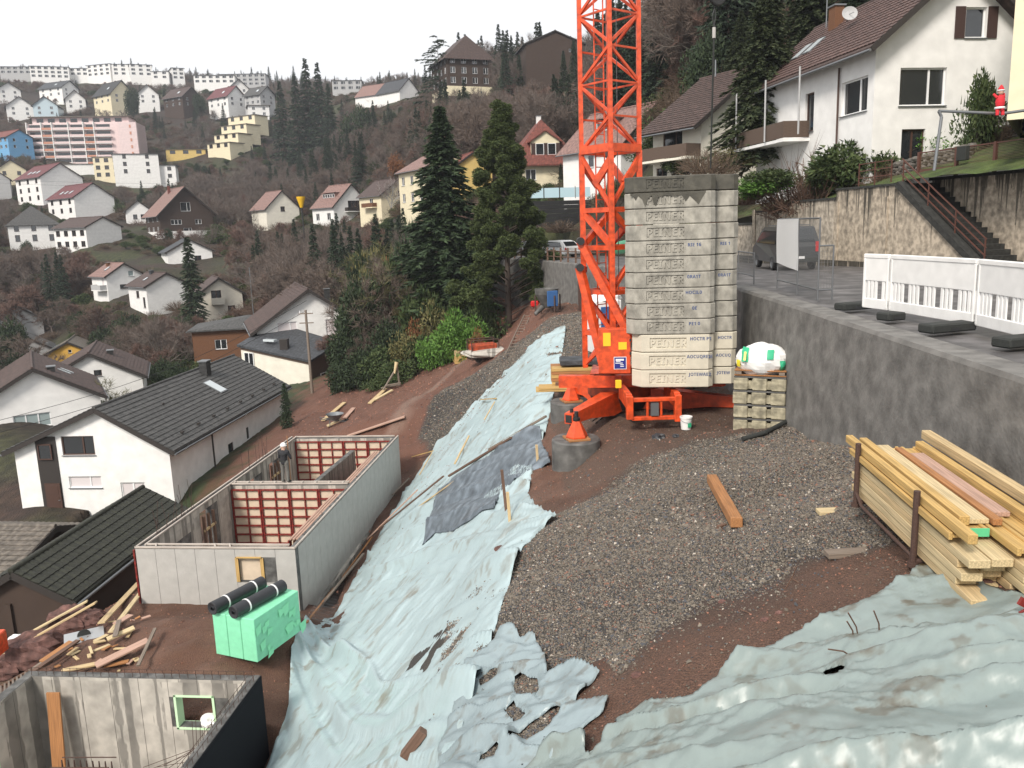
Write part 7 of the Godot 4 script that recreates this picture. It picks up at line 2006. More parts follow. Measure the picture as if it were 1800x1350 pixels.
func vehicles() -> void:
	mat("paint_black", Color(0.018, 0.02, 0.022), 0.25); mat("paint_white", Color(0.8, 0.8, 0.8), 0.3); mat("paint_grey", Color(0.08, 0.085, 0.09), 0.3); mat("red_lamp", Color(0.5, 0.015, 0.015), 0.25)
	for k in ["paint_black", "paint_white", "paint_grey"]: M[k].clearcoat_enabled = true
	var p := at(1378, 459, 37.5)
	car("black high-roofed van seen from behind, across the road", Vector3(p.x, -0.22, p.z), 87.0, 4.3, 1.85, M.paint_black, true)
	p = at(966, 441, 74)
	car("white hatchback parked at the road bend", Vector3(p.x + 0.6, wall_y(p.z) - 0.03, p.z), 128.0, 4.2, 1.5, M.paint_white, false)
	car("dark grey car parked beyond the white hatchback", Vector3(p.x - 1.6, wall_y(p.z) - 0.03, p.z - 4.5), 130.0, 4.3, 1.48, M.paint_grey, false)
	p = at(860, 404, 100); car("pale car glimpsed between the pine's branches", p, 70.0, 4.2, 1.5, M.paint_grey, false)
	p = at(568, 449, 168); car("white car parked on the street by the stilted carport", Vector3(p.x, p.y, p.z), 190.0, 4.4, 1.5, M.paint_white, false)
	p = at(545, 452, 169); car("black car under the stilted carport", Vector3(p.x, p.y, p.z), 185.0, 4.4, 1.5, M.paint_black, false)
	# carport on stilts
	p = at(515, 462, 166)
	var o := thing("carport", "open concrete carport on tall stilts at the slope edge", "carport", p, 15.0)
	part(o, "deck", box_mesh(Vector3(8.0, 0.9, 6.0)), M.beige, Vector3(0, -0.5, 0))
	part(o, "side_wall", box_mesh(Vector3(2.6, 2.4, 5.8)), M.beige, Vector3(-2.6, 1.1, 0))
	part(o, "roof", box_mesh(Vector3(8.2, 0.2, 6.2)), M.roof_dark, Vector3(0, 2.45, 0))
	for q in [[-3.6, 2.6], [-1.0, 2.6], [1.6, 2.6], [-3.6, -2.6], [3.6, 2.6]]: part(o, "stilt", box_mesh(Vector3(0.4, 6.4, 0.4)), M.beige, Vector3(q[0], -4.1, q[1]))
	for q in [[3.8, 2.8], [3.8, -2.8]]: part(o, "post", box_mesh(Vector3(0.15, 2.4, 0.15)), M.dark_trim, Vector3(q[0], 1.2, q[1]))
	# blue-white pool-like terrace screen with black fence under the red-roofed house
	p = at(985, 405, 84)
	o = thing("screen_fence", "black slatted screen with pale blue glass balustrade at the street corner", "fence", p, 10.0)
	for k in 7: part(o, "slat", box_mesh(Vector3(6.5, 0.4, 0.06)), M.black_part, Vector3(0, 0.2 + k * 0.42, 0.0))
	mat("glass_blue", Color(0.5, 0.68, 0.75), 0.2)
	for k in 4:
		part(o, "glass_panel", box_mesh(Vector3(1.5, 0.95, 0.03)), M.glass_blue, Vector3(-2.4 + k * 1.6, 3.7, 0.02))
		sbar(o, "post", Vector3(-3.2 + k * 1.6, 3.1, 0.05), Vector3(-3.2 + k * 1.6, 4.3, 0.05), 0.05, M.black_part)
	p = at(1003, 440, 70)
	part(thing("brick_pillar", "rust red brick gate pillar at the road bend", "pillar", Vector3(p.x + 1.4, wall_y(p.z), p.z)), "shaft", box_mesh(Vector3(0.7, 2.3, 0.7), 0.02), M.brick, Vector3(0, 1.15, 0))
	# wheeled bin and small things on the pavement
	p = aty(1322, 446, -0.1)
	o = thing("waste_bin", "white-lidded waste bin beside the van", "bin", Vector3(p.x, -0.14, p.z), 20.0)
	var g := MB.new(); g.lathe(Vector3.ZERO, [[0.0, 0.0], [0.27, 0.0], [0.33, 0.85], [0.0, 0.85]], 18); part(o, "body", g, M.rubber_grey)
	g = MB.new(); g.lathe(Vector3(0, 0.86, 0), [[0.36, 0.0], [0.35, 0.12], [0.2, 0.22], [0.0, 0.24]], 18); part(o, "lid", g, M.white_plastic)
	part(thing("garden_door", "dark door in the wall end beside the van", "door", Vector3(11.6, -0.1, -45.2), -60.0), "leaf", box_mesh(Vector3(1.3, 2.0, 0.08)), M.iron_brown, Vector3(0, 1.0, 0.4))

func wires() -> void:
	var lines := [[at(595, 318, 205), at(1000, 255, 140), "pair of power lines across the middle slope"], [at(0, 322, 220), at(600, 318, 205), "power line in front of the half-timbered villa"], [at(1000, 205, 120), at(1320, 130, 75), "power lines rising behind the crane towards the house roof"], [at(1320, 118, 75), at(1500, -20, 60), "power lines over the white house"], [at(540, 545, 79), at(0, 760, 60), "telephone wires over the long white house"]]
	for q in lines:
		var o := thing("power_line", q[2], "wire", Vector3.ZERO)
		for k in 2:
			var pts := []
			for i in 13:
				var t := i / 12.0
				pts.append(Vector3(q[0]).lerp(q[1], t) + Vector3(0, -sin(t * PI) * 1.2 + k * 0.9, 0))
			var g := MB.new(); g.path(pts, 0.022, 3); part(o, "wire", g, M.black_part)
	# wooden pole beside the annexe
	var b := at(556, 735, 70); var t := at(537, 545, 70)
	var o := thing("utility_pole", "weathered wooden utility pole in front of the annexe", "pole", Vector3(t.x, b.y - 1.5, t.z))
	var g := MB.new(); g.tube(Vector3.ZERO, Vector3(0, t.y - b.y + 1.5, 0), 0.15, 0.10, 10); part(o, "shaft", g, M.wood_grey)
	for y in [0.3, 1.1]: sbar(o, "crossarm", Vector3(-0.6, t.y - b.y + 1.5 - y, 0), Vector3(0.6, t.y - b.y + 1.5 - y, 0), 0.09, M.wood_grey)
	for k in [-0.5, 0.5]:
		g = MB.new(); g.tube(Vector3(k, t.y - b.y + 1.2, 0), Vector3(k, t.y - b.y + 1.45, 0), 0.05, 0.04, 8); part(o, "insulator", g, M.strap)
	for q in [[438, 470, 545, 118, "slim grey mast by the bungalow"], [600, 396, 425, 170, "wooden pole above the street bend"], [1258, 105, 150, 66, "grey pole on the loggia house roof"]]:
		var a := at(q[0], q[1], q[3]); var c := at(q[0], q[2], q[3])
		g = MB.new(); g.tube(c + Vector3(a.x - c.x, -1.5, 0), a, 0.09, 0.06, 8); solo("mast_pole", q[4], "pole", g, M.zinc)
	# orange basket lamp on a pole
	var p := at(530, 365, 150)
	o = thing("concrete_hopper", "orange tapered hopper on a dark mast beyond the street", "hopper", p)
	g = MB.new(); g.lathe(Vector3.ZERO, [[0.25, 0.0], [0.75, 1.6], [0.8, 1.9]], 14); part(o, "cone", g, M.sign_yellow)
	g = MB.new(); g.tube(Vector3(0, 0.1, 0), Vector3(0.2, -9.0, 0), 0.12, 0.14, 8); part(o, "mast", g, M.black_part)

# ---------------------------------------------------------------- loose things on the site
func lay(called: String, label: String, cat: String, a: Vector3, b: Vector3, w: float, h: float, m: Material, group := "", up := Vector3.UP) -> MeshInstance3D:
	return solo(called, label, cat, box_mesh(Vector3(snappedf((b - a).length(), 0.01), h, w), minf(w, h) * 0.07), m, group, (a + b) * 0.5, along(a, b, up))

func on(u: float, v: float, lift := 0.0) -> Vector3:
	return hit(u, v) + Vector3(0, lift, 0)

func items() -> void:
	rng.seed = 21
	timber_stack()
	pallet_stack()
	near_shell_things()
	sheet_things()
	far_things()
	worker()

func beam_mesh(L: float) -> ArrayMesh:           # formwork beam of I section lying on its side, x along it
	var key := "beam %.2f" % L
	if not cache.has(key):
		var g := MB.new()
		for s in [-1.0, 1.0]: g.cbox(Vector3(0, 0, s * 0.08), Vector3(L, 0.08, 0.04), 0.006)
		g.box(Vector3(0, 0, 0), Vector3(L - 0.01, 0.03, 0.12))
		cache[key] = g.done()
	return cache[key]

func timber_stack() -> void:
	var A := at(1503, 770, 10.8); var B := at(1712, 935, 7.35)
	B.y = A.y - 0.02
	var d := (B - A).normalized(); var r := d.cross(Vector3.UP) * -1.0
	if r.x < 0.0: r = -r
	var base := A.y - 0.72
	var L := (B - A).length()
	mat("paint_green", Color(0.10, 0.5, 0.25), 0.5)
	var lab := ["bottom", "second", "third", "fourth", "fifth"]
	# pale boards, five layers
	for k in 5:
		for i in 4:
			var off := r * (0.06 + i * 0.215 + rng.randf_range(-0.01, 0.01)) + Vector3(0, base + 0.05 + k * 0.092 - A.y, 0)
			var s := rng.randf_range(-0.15, 0.25); var e := rng.randf_range(-0.3, 0.35)
			lay("timber_board", "pale boards in the %s layer of the timber stack" % lab[k], "board", A + d * s + off, A + d * (L + e) + off, 0.2, 0.086, M.wood_new if (i + k) % 3 else M.wood_pale, "timber stack, %s layer" % lab[k])
	# yellow beams on top
	var top := base + 0.05 + 5 * 0.092
	for i in 5:
		var off := r * (0.02 + i * 0.225) + Vector3(0, top + 0.045 - A.y, 0)
		var s := rng.randf_range(-0.1, 0.15); var a := A + off + d * s; var b := A + off + d * (L + rng.randf_range(-0.5, 0.15))
		var o := thing("formwork_beam", "yellow formwork beam lying in the upper layer of the timber stack, %s from the wall" % ["fifth", "fourth", "third", "second", "first"][i], "beam", (a + b) * 0.5, 0.0, "formwork beams")
		o.transform.basis = along(a, b)
		var bl := snappedf((b - a).length(), 0.05)
		part(o, "profile", beam_mesh(bl), M.wood_yellow)
		if i % 2: part(o, "end_cap", box_mesh(Vector3(0.012, 0.085, 0.21)), M.paint_green, Vector3(bl / 2 + 0.008, 0, 0))
	var tops := [["narrow yellow squared beam at the front edge of the timber stack", 0.0, 0.09, 0.1, -0.25, 0.0, M.wood_yellow], ["ochre beam beside the front one on the timber stack", 0.14, 0.1, 0.1, -0.1, -0.5, M.wood_yellow], ["whitish plank on top of the timber stack", 0.30, 0.2, 0.05, 0.1, -0.55, M.wood_new], ["brown plank between the pale ones on top", 0.46, 0.09, 0.07, 0.3, -0.5, M.wood_orange], ["pinkish plank on top of the timber stack", 0.60, 0.2, 0.05, 0.5, -0.75, M.wood_pink], ["yellow beam behind the pinkish plank", 0.80, 0.1, 0.1, 0.1, 0.3, M.wood_yellow], ["long light beam lying highest against the wall", 1.0, 0.12, 0.12, -0.2, 0.6, M.wood_pale]]
	for q in tops:
		var off: Vector3 = r * q[1] + Vector3(0, top + 0.09 + q[3] / 2 - A.y + (0.05 if q[1] > 0.9 else 0.0), 0)
		lay("timber_beam", q[0], "beam", A + off + d * q[4], A + off + d * (L + q[5]), q[2], q[3], q[6])
	# further stack nearer the wall, cut by the frame
	for k in 4:
		var off := r * (1.15) + Vector3(0, base - 0.25 + k * 0.16 - A.y, 0)
		lay("timber_board", "thick pale beams of the low stack against the wall, %s layer" % lab[k], "board", A + off + d * (L * 0.55), A + off + d * (L + 1.7), 0.32, 0.15, M.wood_new)
	# steel rack: posts, rails
	var R := thing("steel_rack", "rusty tubular rack holding the timber stack", "rack", A + Vector3(0, base - A.y - 0.1, 0))
	var f := -r * 0.09
	for t in [0.42, 2.35]:
		var g := MB.new(); g.tube(f + d * t, f + d * t + Vector3(0, 0.86, 0), 0.035, 0.035, 12); g.tube(f + d * t, f + d * t + Vector3(0, 0.05, 0), 0.06, 0.06, 12)
		part(R, "post", g, M.rust)
		g = MB.new(); g.tube(f + d * t + Vector3(0, 0.06, 0), f + d * t + r * 1.3 + Vector3(0, 0.06, 0), 0.03, 0.03, 8); part(R, "arm", g, M.rust)
	var g := MB.new(); g.path([f + d * 0.42 + Vector3(0, 0.2, 0), f + d * 0.7 + Vector3(0, 0.1, 0) - r * 0.02, f + d * 2.35 + Vector3(0, 0.1, 0)], 0.022, 8); part(R, "rail", g, M.rust)
	lay("bearer_plank", "pale bearer plank under the far rack post", "plank", on(1437, 908, 0.07), on(1437, 908, 0.07) + Vector3(1.35, 0.02, 0.05), 0.19, 0.06, M.wood_new)
	lay("bearer_plank", "dark weathered bearer plank under the near rack post", "plank", on(1452, 985, 0.08), on(1452, 985, 0.08) + Vector3(2.2, 0.05, 0.0), 0.17, 0.07, M.wood_grey)
	lay("wood_block", "small yellow wood wedge under the bearer plank", "block", on(1615, 1000, 0.04), on(1640, 996, 0.04), 0.08, 0.07, M.wood_pale)
	# single timber on the gravel
	lay("timber_beam", "single orange-brown squared timber lying on the gravel", "beam", on(1251, 850, 0.1), on(1295, 930, 0.1), 0.18, 0.16, M.wood_orange)
	lay("wood_block", "small dark wood piece on the gravel", "block", on(1262, 930, 0.03), on(1275, 926, 0.03), 0.06, 0.05, M.wood_brown)
	# twigs and stones in front
	for q in [[1510, 1150, 1490, 1095], [1500, 1150, 1488, 1110], [1545, 1145, 1535, 1092], [1545, 1145, 1560, 1180], [1500, 1175, 1455, 1160], [1390, 1030, 1450, 1075], [1300, 1085, 1340, 1110], [1380, 1050, 1400, 1010]]:
		var a := on(q[0], q[1], 0.1); var b := a + at(q[2], q[3], -a.z - 0.1) - at(q[0], q[1], -a.z)
		g = MB.new(); g.path([a, a.lerp(b, 0.5) + Vector3(0.02, 0.02, 0), b], 0.007, 5)
		solo("twig", "thin dark twig lying on the foreground sheet and soil", "twig", g, M.wood_brown, "twigs")
	for q in [[1728, 1022, 0.16], [1345, 1092, 0.05], [1370, 1080, 0.045], [1270, 1060, 0.05], [545 + 335, 968, 0.12], [1120, 1190, 0.06], [945, 905, 0.06]]:
		g = MB.new(); g.blob(Vector3.ZERO, Vector3(q[2], q[2] * 0.6, q[2] * 0.8), 6, 0.6, noise)
		solo("rock", "reddish stone lying on the soil", "rock", g, M.rock, "loose stones", on(q[0], q[1], q[2] * 0.3))
	# red steel clamp at the right edge
	var rp := at(1797, 1085, 6.3)
	var cl := thing("steel_clamp", "red steel clamp with black hook at the right edge of the picture", "clamp", rp)
	for k in 3: part(cl, "plate", box_mesh(Vector3(0.12, 0.07, 0.03)), M.steel_red, Vector3(0.02 + 0.02 * (k % 2), 0.12 - k * 0.08, 0), Basis(Vector3(0, 0, 1), 0.5 if k % 2 else -0.5))
	g = MB.new(); g.path([Vector3(0, -0.1, 0), Vector3(-0.03, -0.16, 0.02), Vector3(-0.05, -0.12, 0.02), Vector3(-0.04, -0.06, 0.02)], 0.012, 6); part(cl, "hook", g, M.black_part)

func pallet_stack() -> void:
	var p := at(1337, 764, 19.7); var yaw := -24.0
	p.y = ground(p.x, p.z) - 0.02
	mat("block_yellow", Color(0.60, 0.54, 0.38), 0.85, "cloudy", Vector3.ONE * 1.2, "crumb", 0.4)
	var b := Basis(Vector3.UP, deg_to_rad(yaw))
	for k in 4:
		var o := thing("stacked_block", "cream interlocking concrete block in the pile beside the wall, %s" % ["lowest", "second", "third", "uppermost"][k], "concrete block", p + Vector3(rng.randf_range(-0.02, 0.02), k * 0.345, 0), yaw + rng.randf_range(-1.5, 1.5), "cream block pile")
		var g := MB.new()
		for i in 3: g.cbox(Vector3(-0.44 + i * 0.44, 0.16, 0), Vector3(0.34, 0.3, 0.86), 0.02)
		part(o, "face_block", g, M.block_yellow)
		part(o, "web", box_mesh(Vector3(1.1, 0.2, 0.76)), M.block_yellow, Vector3(0, 0.14, 0))
		part(o, "bed", box_mesh(Vector3(1.2, 0.03, 0.84)), M.concrete_dark, Vector3(0, 0.33, 0))
	var y := p.y + 4 * 0.345 + 0.01
	var o := thing("pallet", "wooden pallet on top of the cream block pile", "pallet", Vector3(p.x, y, p.z), yaw)
	for i in 5: part(o, "deck_board", box_mesh(Vector3(1.2, 0.022, 0.13), 0.002), M.wood_orange, Vector3(0, 0.132, -0.33 + i * 0.165))
	for i in 3:
		for k in 3: part(o, "block", box_mesh(Vector3(0.14, 0.08, 0.1), 0.003), M.wood_grey, Vector3(-0.5 + i * 0.5, 0.075, -0.33 + k * 0.33))
	for k in 3: part(o, "runner", box_mesh(Vector3(1.2, 0.022, 0.1), 0.002), M.wood_orange, Vector3(0, 0.015, -0.33 + k * 0.33))
	# foil-wrapped sack with green and yellow print
	mat("print_green", Color(0.04, 0.42, 0.22), 0.4); mat("print_yellow", Color(0.8, 0.7, 0.04), 0.4)
	var s := thing("sack", "white plastic sack with green and yellow print on the pallet", "sack", Vector3(p.x, y + 0.14, p.z), yaw)
	var g := MB.new(); g.blob(Vector3(0, 0.2, 0), Vector3(0.62, 0.42, 0.46), 16, 0.14, noise); part(s, "bag", g, M.white_plastic)
	for q in [[-0.34, 0.36, M.print_green, 0.16, 0.3], [0.22, 0.38, M.print_green, 0.14, 0.2], [-0.5, 0.15, M.print_yellow, 0.1, 0.16], [0.47, 0.12, M.print_green, 0.1, 0.24]]:
		g = MB.new()
		for j in 6:
			for i in 4:
				var f := func(ii, jj):
					var x: float = q[0] + q[3] * (ii / 4.0 - 0.5); var yy: float = q[1] + q[4] * (jj / 6.0 - 0.5)
					var zz := 0.46 * sqrt(maxf(0.02, 1.0 - pow(x / 0.62, 2) - pow((yy - 0.2) / 0.42, 2)))
					var e := Vector3(x, yy, zz)
					var dir := Vector3(x / 0.62, (yy - 0.2) / 0.42, zz / 0.46).normalized()
					return e * 1.0 + dir * (0.03 + 0.07 * maxf(0.0, noise.get_noise_3dv((dir * 1.7 + Vector3(0, 0.2, 0)) * 40.0)))
				g.quad(f.call(i, j), f.call(i + 1, j), f.call(i + 1, j + 1), f.call(i, j + 1))
		part(s, "print", g, q[2])
	part(s, "print", box_mesh(Vector3(0.05, 0.22, 0.01)), M.print_yellow, Vector3(-0.34, 0.36, 0.5), Basis(Vector3.RIGHT, -0.5))
	# black pipe sleeve at its foot
	g = MB.new(); g.path([on(1305, 778, 0.08), on(1345, 768, 0.1), on(1388, 745, 0.1)], 0.055, 10); solo("pipe_sleeve", "black foam pipe lying at the foot of the block pile", "pipe", g, M.rubber_grey)
	# bucket
	var bp := on(1206, 754)
	o = thing("bucket", "white plastic bucket with dark label by the crane", "bucket", bp)
	g = MB.new(); g.lathe(Vector3.ZERO, [[0.0, 0.0], [0.13, 0.0], [0.155, 0.3], [0.165, 0.3], [0.165, 0.34], [0.15, 0.34], [0.125, 0.02], [0.0, 0.02]], 24); part(o, "shell", g, M.white_plastic)
	part(o, "label_patch", box_mesh(Vector3(0.1, 0.11, 0.01)), M.print_green, Vector3(0.06, 0.13, 0.142), Basis(Vector3.UP, 0.4))
	g = MB.new()
	var hp := []
	for i in 9: hp.append(Vector3(cos(PI * i / 8.0) * 0.165, 0.3 - sin(PI * i / 8.0) * 0.1, 0.165 * sin(PI * i / 8.0)))
	g.path(hp, 0.004, 5); part(o, "handle", g, M.galv)
	# cables and a dark rag
	for k in 3:
		var pts := []
		for i in 16:
			var t := i / 15.0
			pts.append(on(1035 + t * 70 + k * 6, 738 - sin(t * PI) * (10 + k * 5) + k * 4, 0.03))
		g = MB.new(); g.path(pts, 0.018, 6); solo("cable", "loop of black power cable under the crane", "cable", g, M.black_part, "crane cables")
	solo("rag", "black rag on the soil in front of the crane", "rag", lump(0.16), M.roll_black, "", on(1158, 772, 0.04))
	solo("rag", "small black rag right of the larger one", "rag", lump(0.08), M.roll_black, "", on(1188, 768, 0.02))

func near_shell_things() -> void:
	# insulation block with two rolls
	var A := aty(372, 1076, -8.55); var Bp := aty(446, 1090, -8.55); var C := aty(520, 1006, -8.55)
	var x := (Bp - A); var w := x.length(); x /= w
	var z := -(C - Bp); var L := z.length(); z /= L
	L *= 0.62
	z = (z - x * z.dot(x)).normalized()
	var basis := Basis(x, Vector3.UP, x.cross(Vector3.UP))
	if basis.z.dot(z) < 0: basis = Basis(x, Vector3.UP, -basis.z)
	var H := 1.3
	var o := thing("insulation_stack", "bright green stack of insulation boards in front of the large shell", "insulation", A)
	o.transform.basis = basis
	for k in 3:
		part(o, "board_pack", box_mesh(Vector3(w / 3 - 0.012, H, L), 0.015), M.eps_green, Vector3(w * (k + 0.5) / 3, -H / 2, -L / 2))
	for k in 16:
		var g := MB.new()
		var yy := rng.randf_range(-1.2, -0.05); var zz := -rng.randf() * L; var s := rng.randf_range(0.12, 0.35)
		g.quad(Vector3(0, 0, 0), Vector3(0.02, rng.randf_range(-0.1, 0.1), -s), Vector3(0.03, -s * 0.7, -s * 0.8), Vector3(rng.randf_range(0.02, 0.06), -s, rng.randf_range(-0.1, 0.1)))
		part(o, "foil_flap", g, M.foil_green, Vector3(w + 0.004, yy, zz))
	for k in 2:
		var r := thing("membrane_roll", "black membrane roll with white straps on the green stack, %s" % ["left", "right"][k], "roll", o.transform * Vector3(w * (0.2 + k * 0.5) - 0.05, 0.19, -L * 0.42), 0.0, "membrane rolls")
		r.transform.basis = basis * Basis(Vector3.UP, -0.10)
		var RL := 2.0
		var g := MB.new(); g.lathe(Vector3(0, 0, RL * 0.5), [[0.05, -0.01], [0.06, -0.05], [0.17, -0.02], [0.19, -0.03], [0.185, -RL * 0.5], [0.19, -RL + 0.03], [0.17, -RL + 0.02], [0.06, -RL + 0.04]], 22, Vector3(0, 0, 1))
		part(r, "roll", g, M.roll_black)
		for s in [-0.6, 0.45]:
			g = MB.new(); g.lathe(Vector3(0, 0, s), [[0.19, 0.0], [0.197, 0.005], [0.197, 0.05], [0.19, 0.055]], 22, Vector3(0, 0, 1)); part(r, "strap", g, M.strap)
	# table saw on the heap of offcuts
	var sp := at(148, 1118, 24.5)
	o = thing("table_saw", "galvanised table saw standing among timber offcuts", "table saw", Vector3(sp.x, sp.y - 0.85, sp.z), 28.0)
	part(o, "table", box_mesh(Vector3(1.15, 0.05, 0.75), 0.01), M.galv_light, Vector3(0, 0.85, 0), Basis(Vector3.RIGHT, 0.06))
	for q in [[-0.5, -0.3], [0.5, -0.3], [-0.5, 0.3], [0.5, 0.3]]: part(o, "leg", box_mesh(Vector3(0.06, 0.85, 0.06)), M.galv, Vector3(q[0], 0.42, q[1]))
	part(o, "motor_box", box_mesh(Vector3(0.55, 0.45, 0.6), 0.03), M.rubber_grey, Vector3(0.2, 0.58, 0))
	var g := MB.new(); g.lathe(Vector3(0, 0.88, 0), [[0.0, -0.02], [0.19, -0.02], [0.2, 0.0], [0.19, 0.02], [0.0, 0.02]], 18, Vector3(0, 0, 1)); part(o, "blade_guard", g, M.rubber_grey)
	# planks and offcuts round it: both ends surveyed on the ground, [u, v, u, v, width, lift, material]
	var heap := [[0, 1190, 175, 1092, 0.12, 0.9, M.wood_pale, "long pale plank reaching out of the picture, front"], [0, 1178, 160, 1090, 0.1, 0.95, M.wood_new, "long pale plank reaching out of the picture, behind"], [180, 1098, 246, 1025, 0.14, 0.3, M.wood_pale, "pale plank leaning along the shell wall"], [196, 1112, 250, 1040, 0.1, 0.25, M.wood_new, "narrow plank beside the leaning one"], [170, 1172, 262, 1128, 0.22, 0.25, M.wood_pink, "broad reddish plank on the offcut heap"], [185, 1170, 228, 1162, 0.1, 0.2, M.wood_orange, "short brown board under the reddish plank"], [60, 1185, 140, 1130, 0.1, 0.3, M.wood_brown, "dark wet board on the offcut heap"], [75, 1170, 128, 1135, 0.12, 0.35, M.wood_orange, "ochre board on the offcut heap"], [110, 1178, 180, 1165, 0.12, 0.2, M.wood_pale, "pale board along the basement edge"], [190, 1125, 238, 1105, 0.16, 0.25, M.wood_new, "pale offcut by the shell footing"], [205, 1100, 232, 1085, 0.15, 0.3, M.wood_pink, "square offcut by the shell footing"], [20, 1200, 110, 1140, 0.16, 0.15, M.wood_grey, "grey board under the long planks"], [245, 1178, 275, 1112, 0.06, 0.35, M.wood_grey, "thin grey post leaning on the heap"], [130, 1178, 205, 1150, 0.1, 0.12, M.wood_brown, "brown lath across the heap"], [205, 1128, 212, 1100, 0.09, 0.4, M.wood_grey, "stub of squared timber standing on the heap"]]
	for q in heap:
		var a := hit(q[0], q[1] + 12); var b := hit(q[2], q[3] + 12)
		lay("plank", q[7], "plank", a + Vector3(0, q[5], 0), b + Vector3(0, q[5] + 0.02, 0), q[4] * 1.6, 0.05, q[6])
	for k in 46:
		var a := hit(rng.randf_range(95, 250), rng.randf_range(1085, 1180)) + Vector3(0, rng.randf_range(0.02, 0.12), 0)
		var ang := rng.randf() * TAU; var ln := rng.randf_range(0.12, 0.5)
		lay("offcut", "small pale wood offcut lying in the heap by the table saw", "offcut", a, a + Vector3(cos(ang) * ln, rng.randf_range(-0.03, 0.08), sin(ang) * ln), rng.randf_range(0.06, 0.16), 0.03, [M.wood_new, M.wood_pale, M.wood_pink, M.wood_orange][rng.randi() % 4], "saw offcuts")
	for q in [[60, 1135, 25.5, 0.95, 0.6, "large red sandstone boulder at the left"], [122, 1085, 27.0, 0.75, 0.55, "red boulder beside the shed eave"], [160, 1082, 27.0, 0.5, 0.35, "smaller red boulder right of the other one"], [12, 1165, 25.0, 0.6, 0.4, "pinkish boulder at the left edge"]]:
		g = MB.new(); g.blob(Vector3.ZERO, Vector3(q[3], q[4], q[3] * 0.8), 14, 0.4, noise)
		solo("boulder", q[5], "boulder", g, M.rock, "", at(q[0], q[1], q[2]) + Vector3(0, -0.15, 0))
	solo("orange_crate", "orange plastic crate edge at the left border", "crate", box_mesh(Vector3(0.5, 0.7, 0.5), 0.03), M.orange, "", at(-8, 1130, 24.5))
	solo("foil_bag", "crumpled silvery plastic beside the boulder", "plastic", lump(0.25), M.strap, "", at(28, 1125, 25.8))
	# ladder-like trestle lower left
	var lad := thing("ladder", "wooden ladder lying below the long planks", "ladder", Vector3.ZERO)
	for s in [0, 1]: board(lad, "rail", hit(0, 1222 + s * 16) + Vector3(0, 0.25, 0), hit(58, 1190 + s * 14) + Vector3(0, 0.25, 0), 0.07, 0.09, M.wood_brown)
	for k in 8:
		var t := (k + 0.5) / 8.0
		board(lad, "rung", hit(0, 1222).lerp(hit(58, 1190), t) + Vector3(0, 0.27, 0), hit(0, 1238).lerp(hit(58, 1204), t) + Vector3(0, 0.27, 0), 0.05, 0.05, M.wood_grey)
	solo("drain_pipe_end", "green plastic pipe end beside the footing", "pipe", pipe_stub(0.09, 0.4), M.paint_green, "", at(300, 1118, 26.0), Basis(Vector3.UP, 0.5) * Basis(Vector3(0, 0, 1), 0.5))

func pipe_stub(r: float, l: float) -> MB:
	var g := MB.new(); g.lathe(Vector3.ZERO, [[r * 0.85, 0.0], [r, 0.0], [r, l], [r * 0.85, l], [r * 0.85, 0.0]], 18, Vector3(0.3, 0.2, 1).normalized()); return g

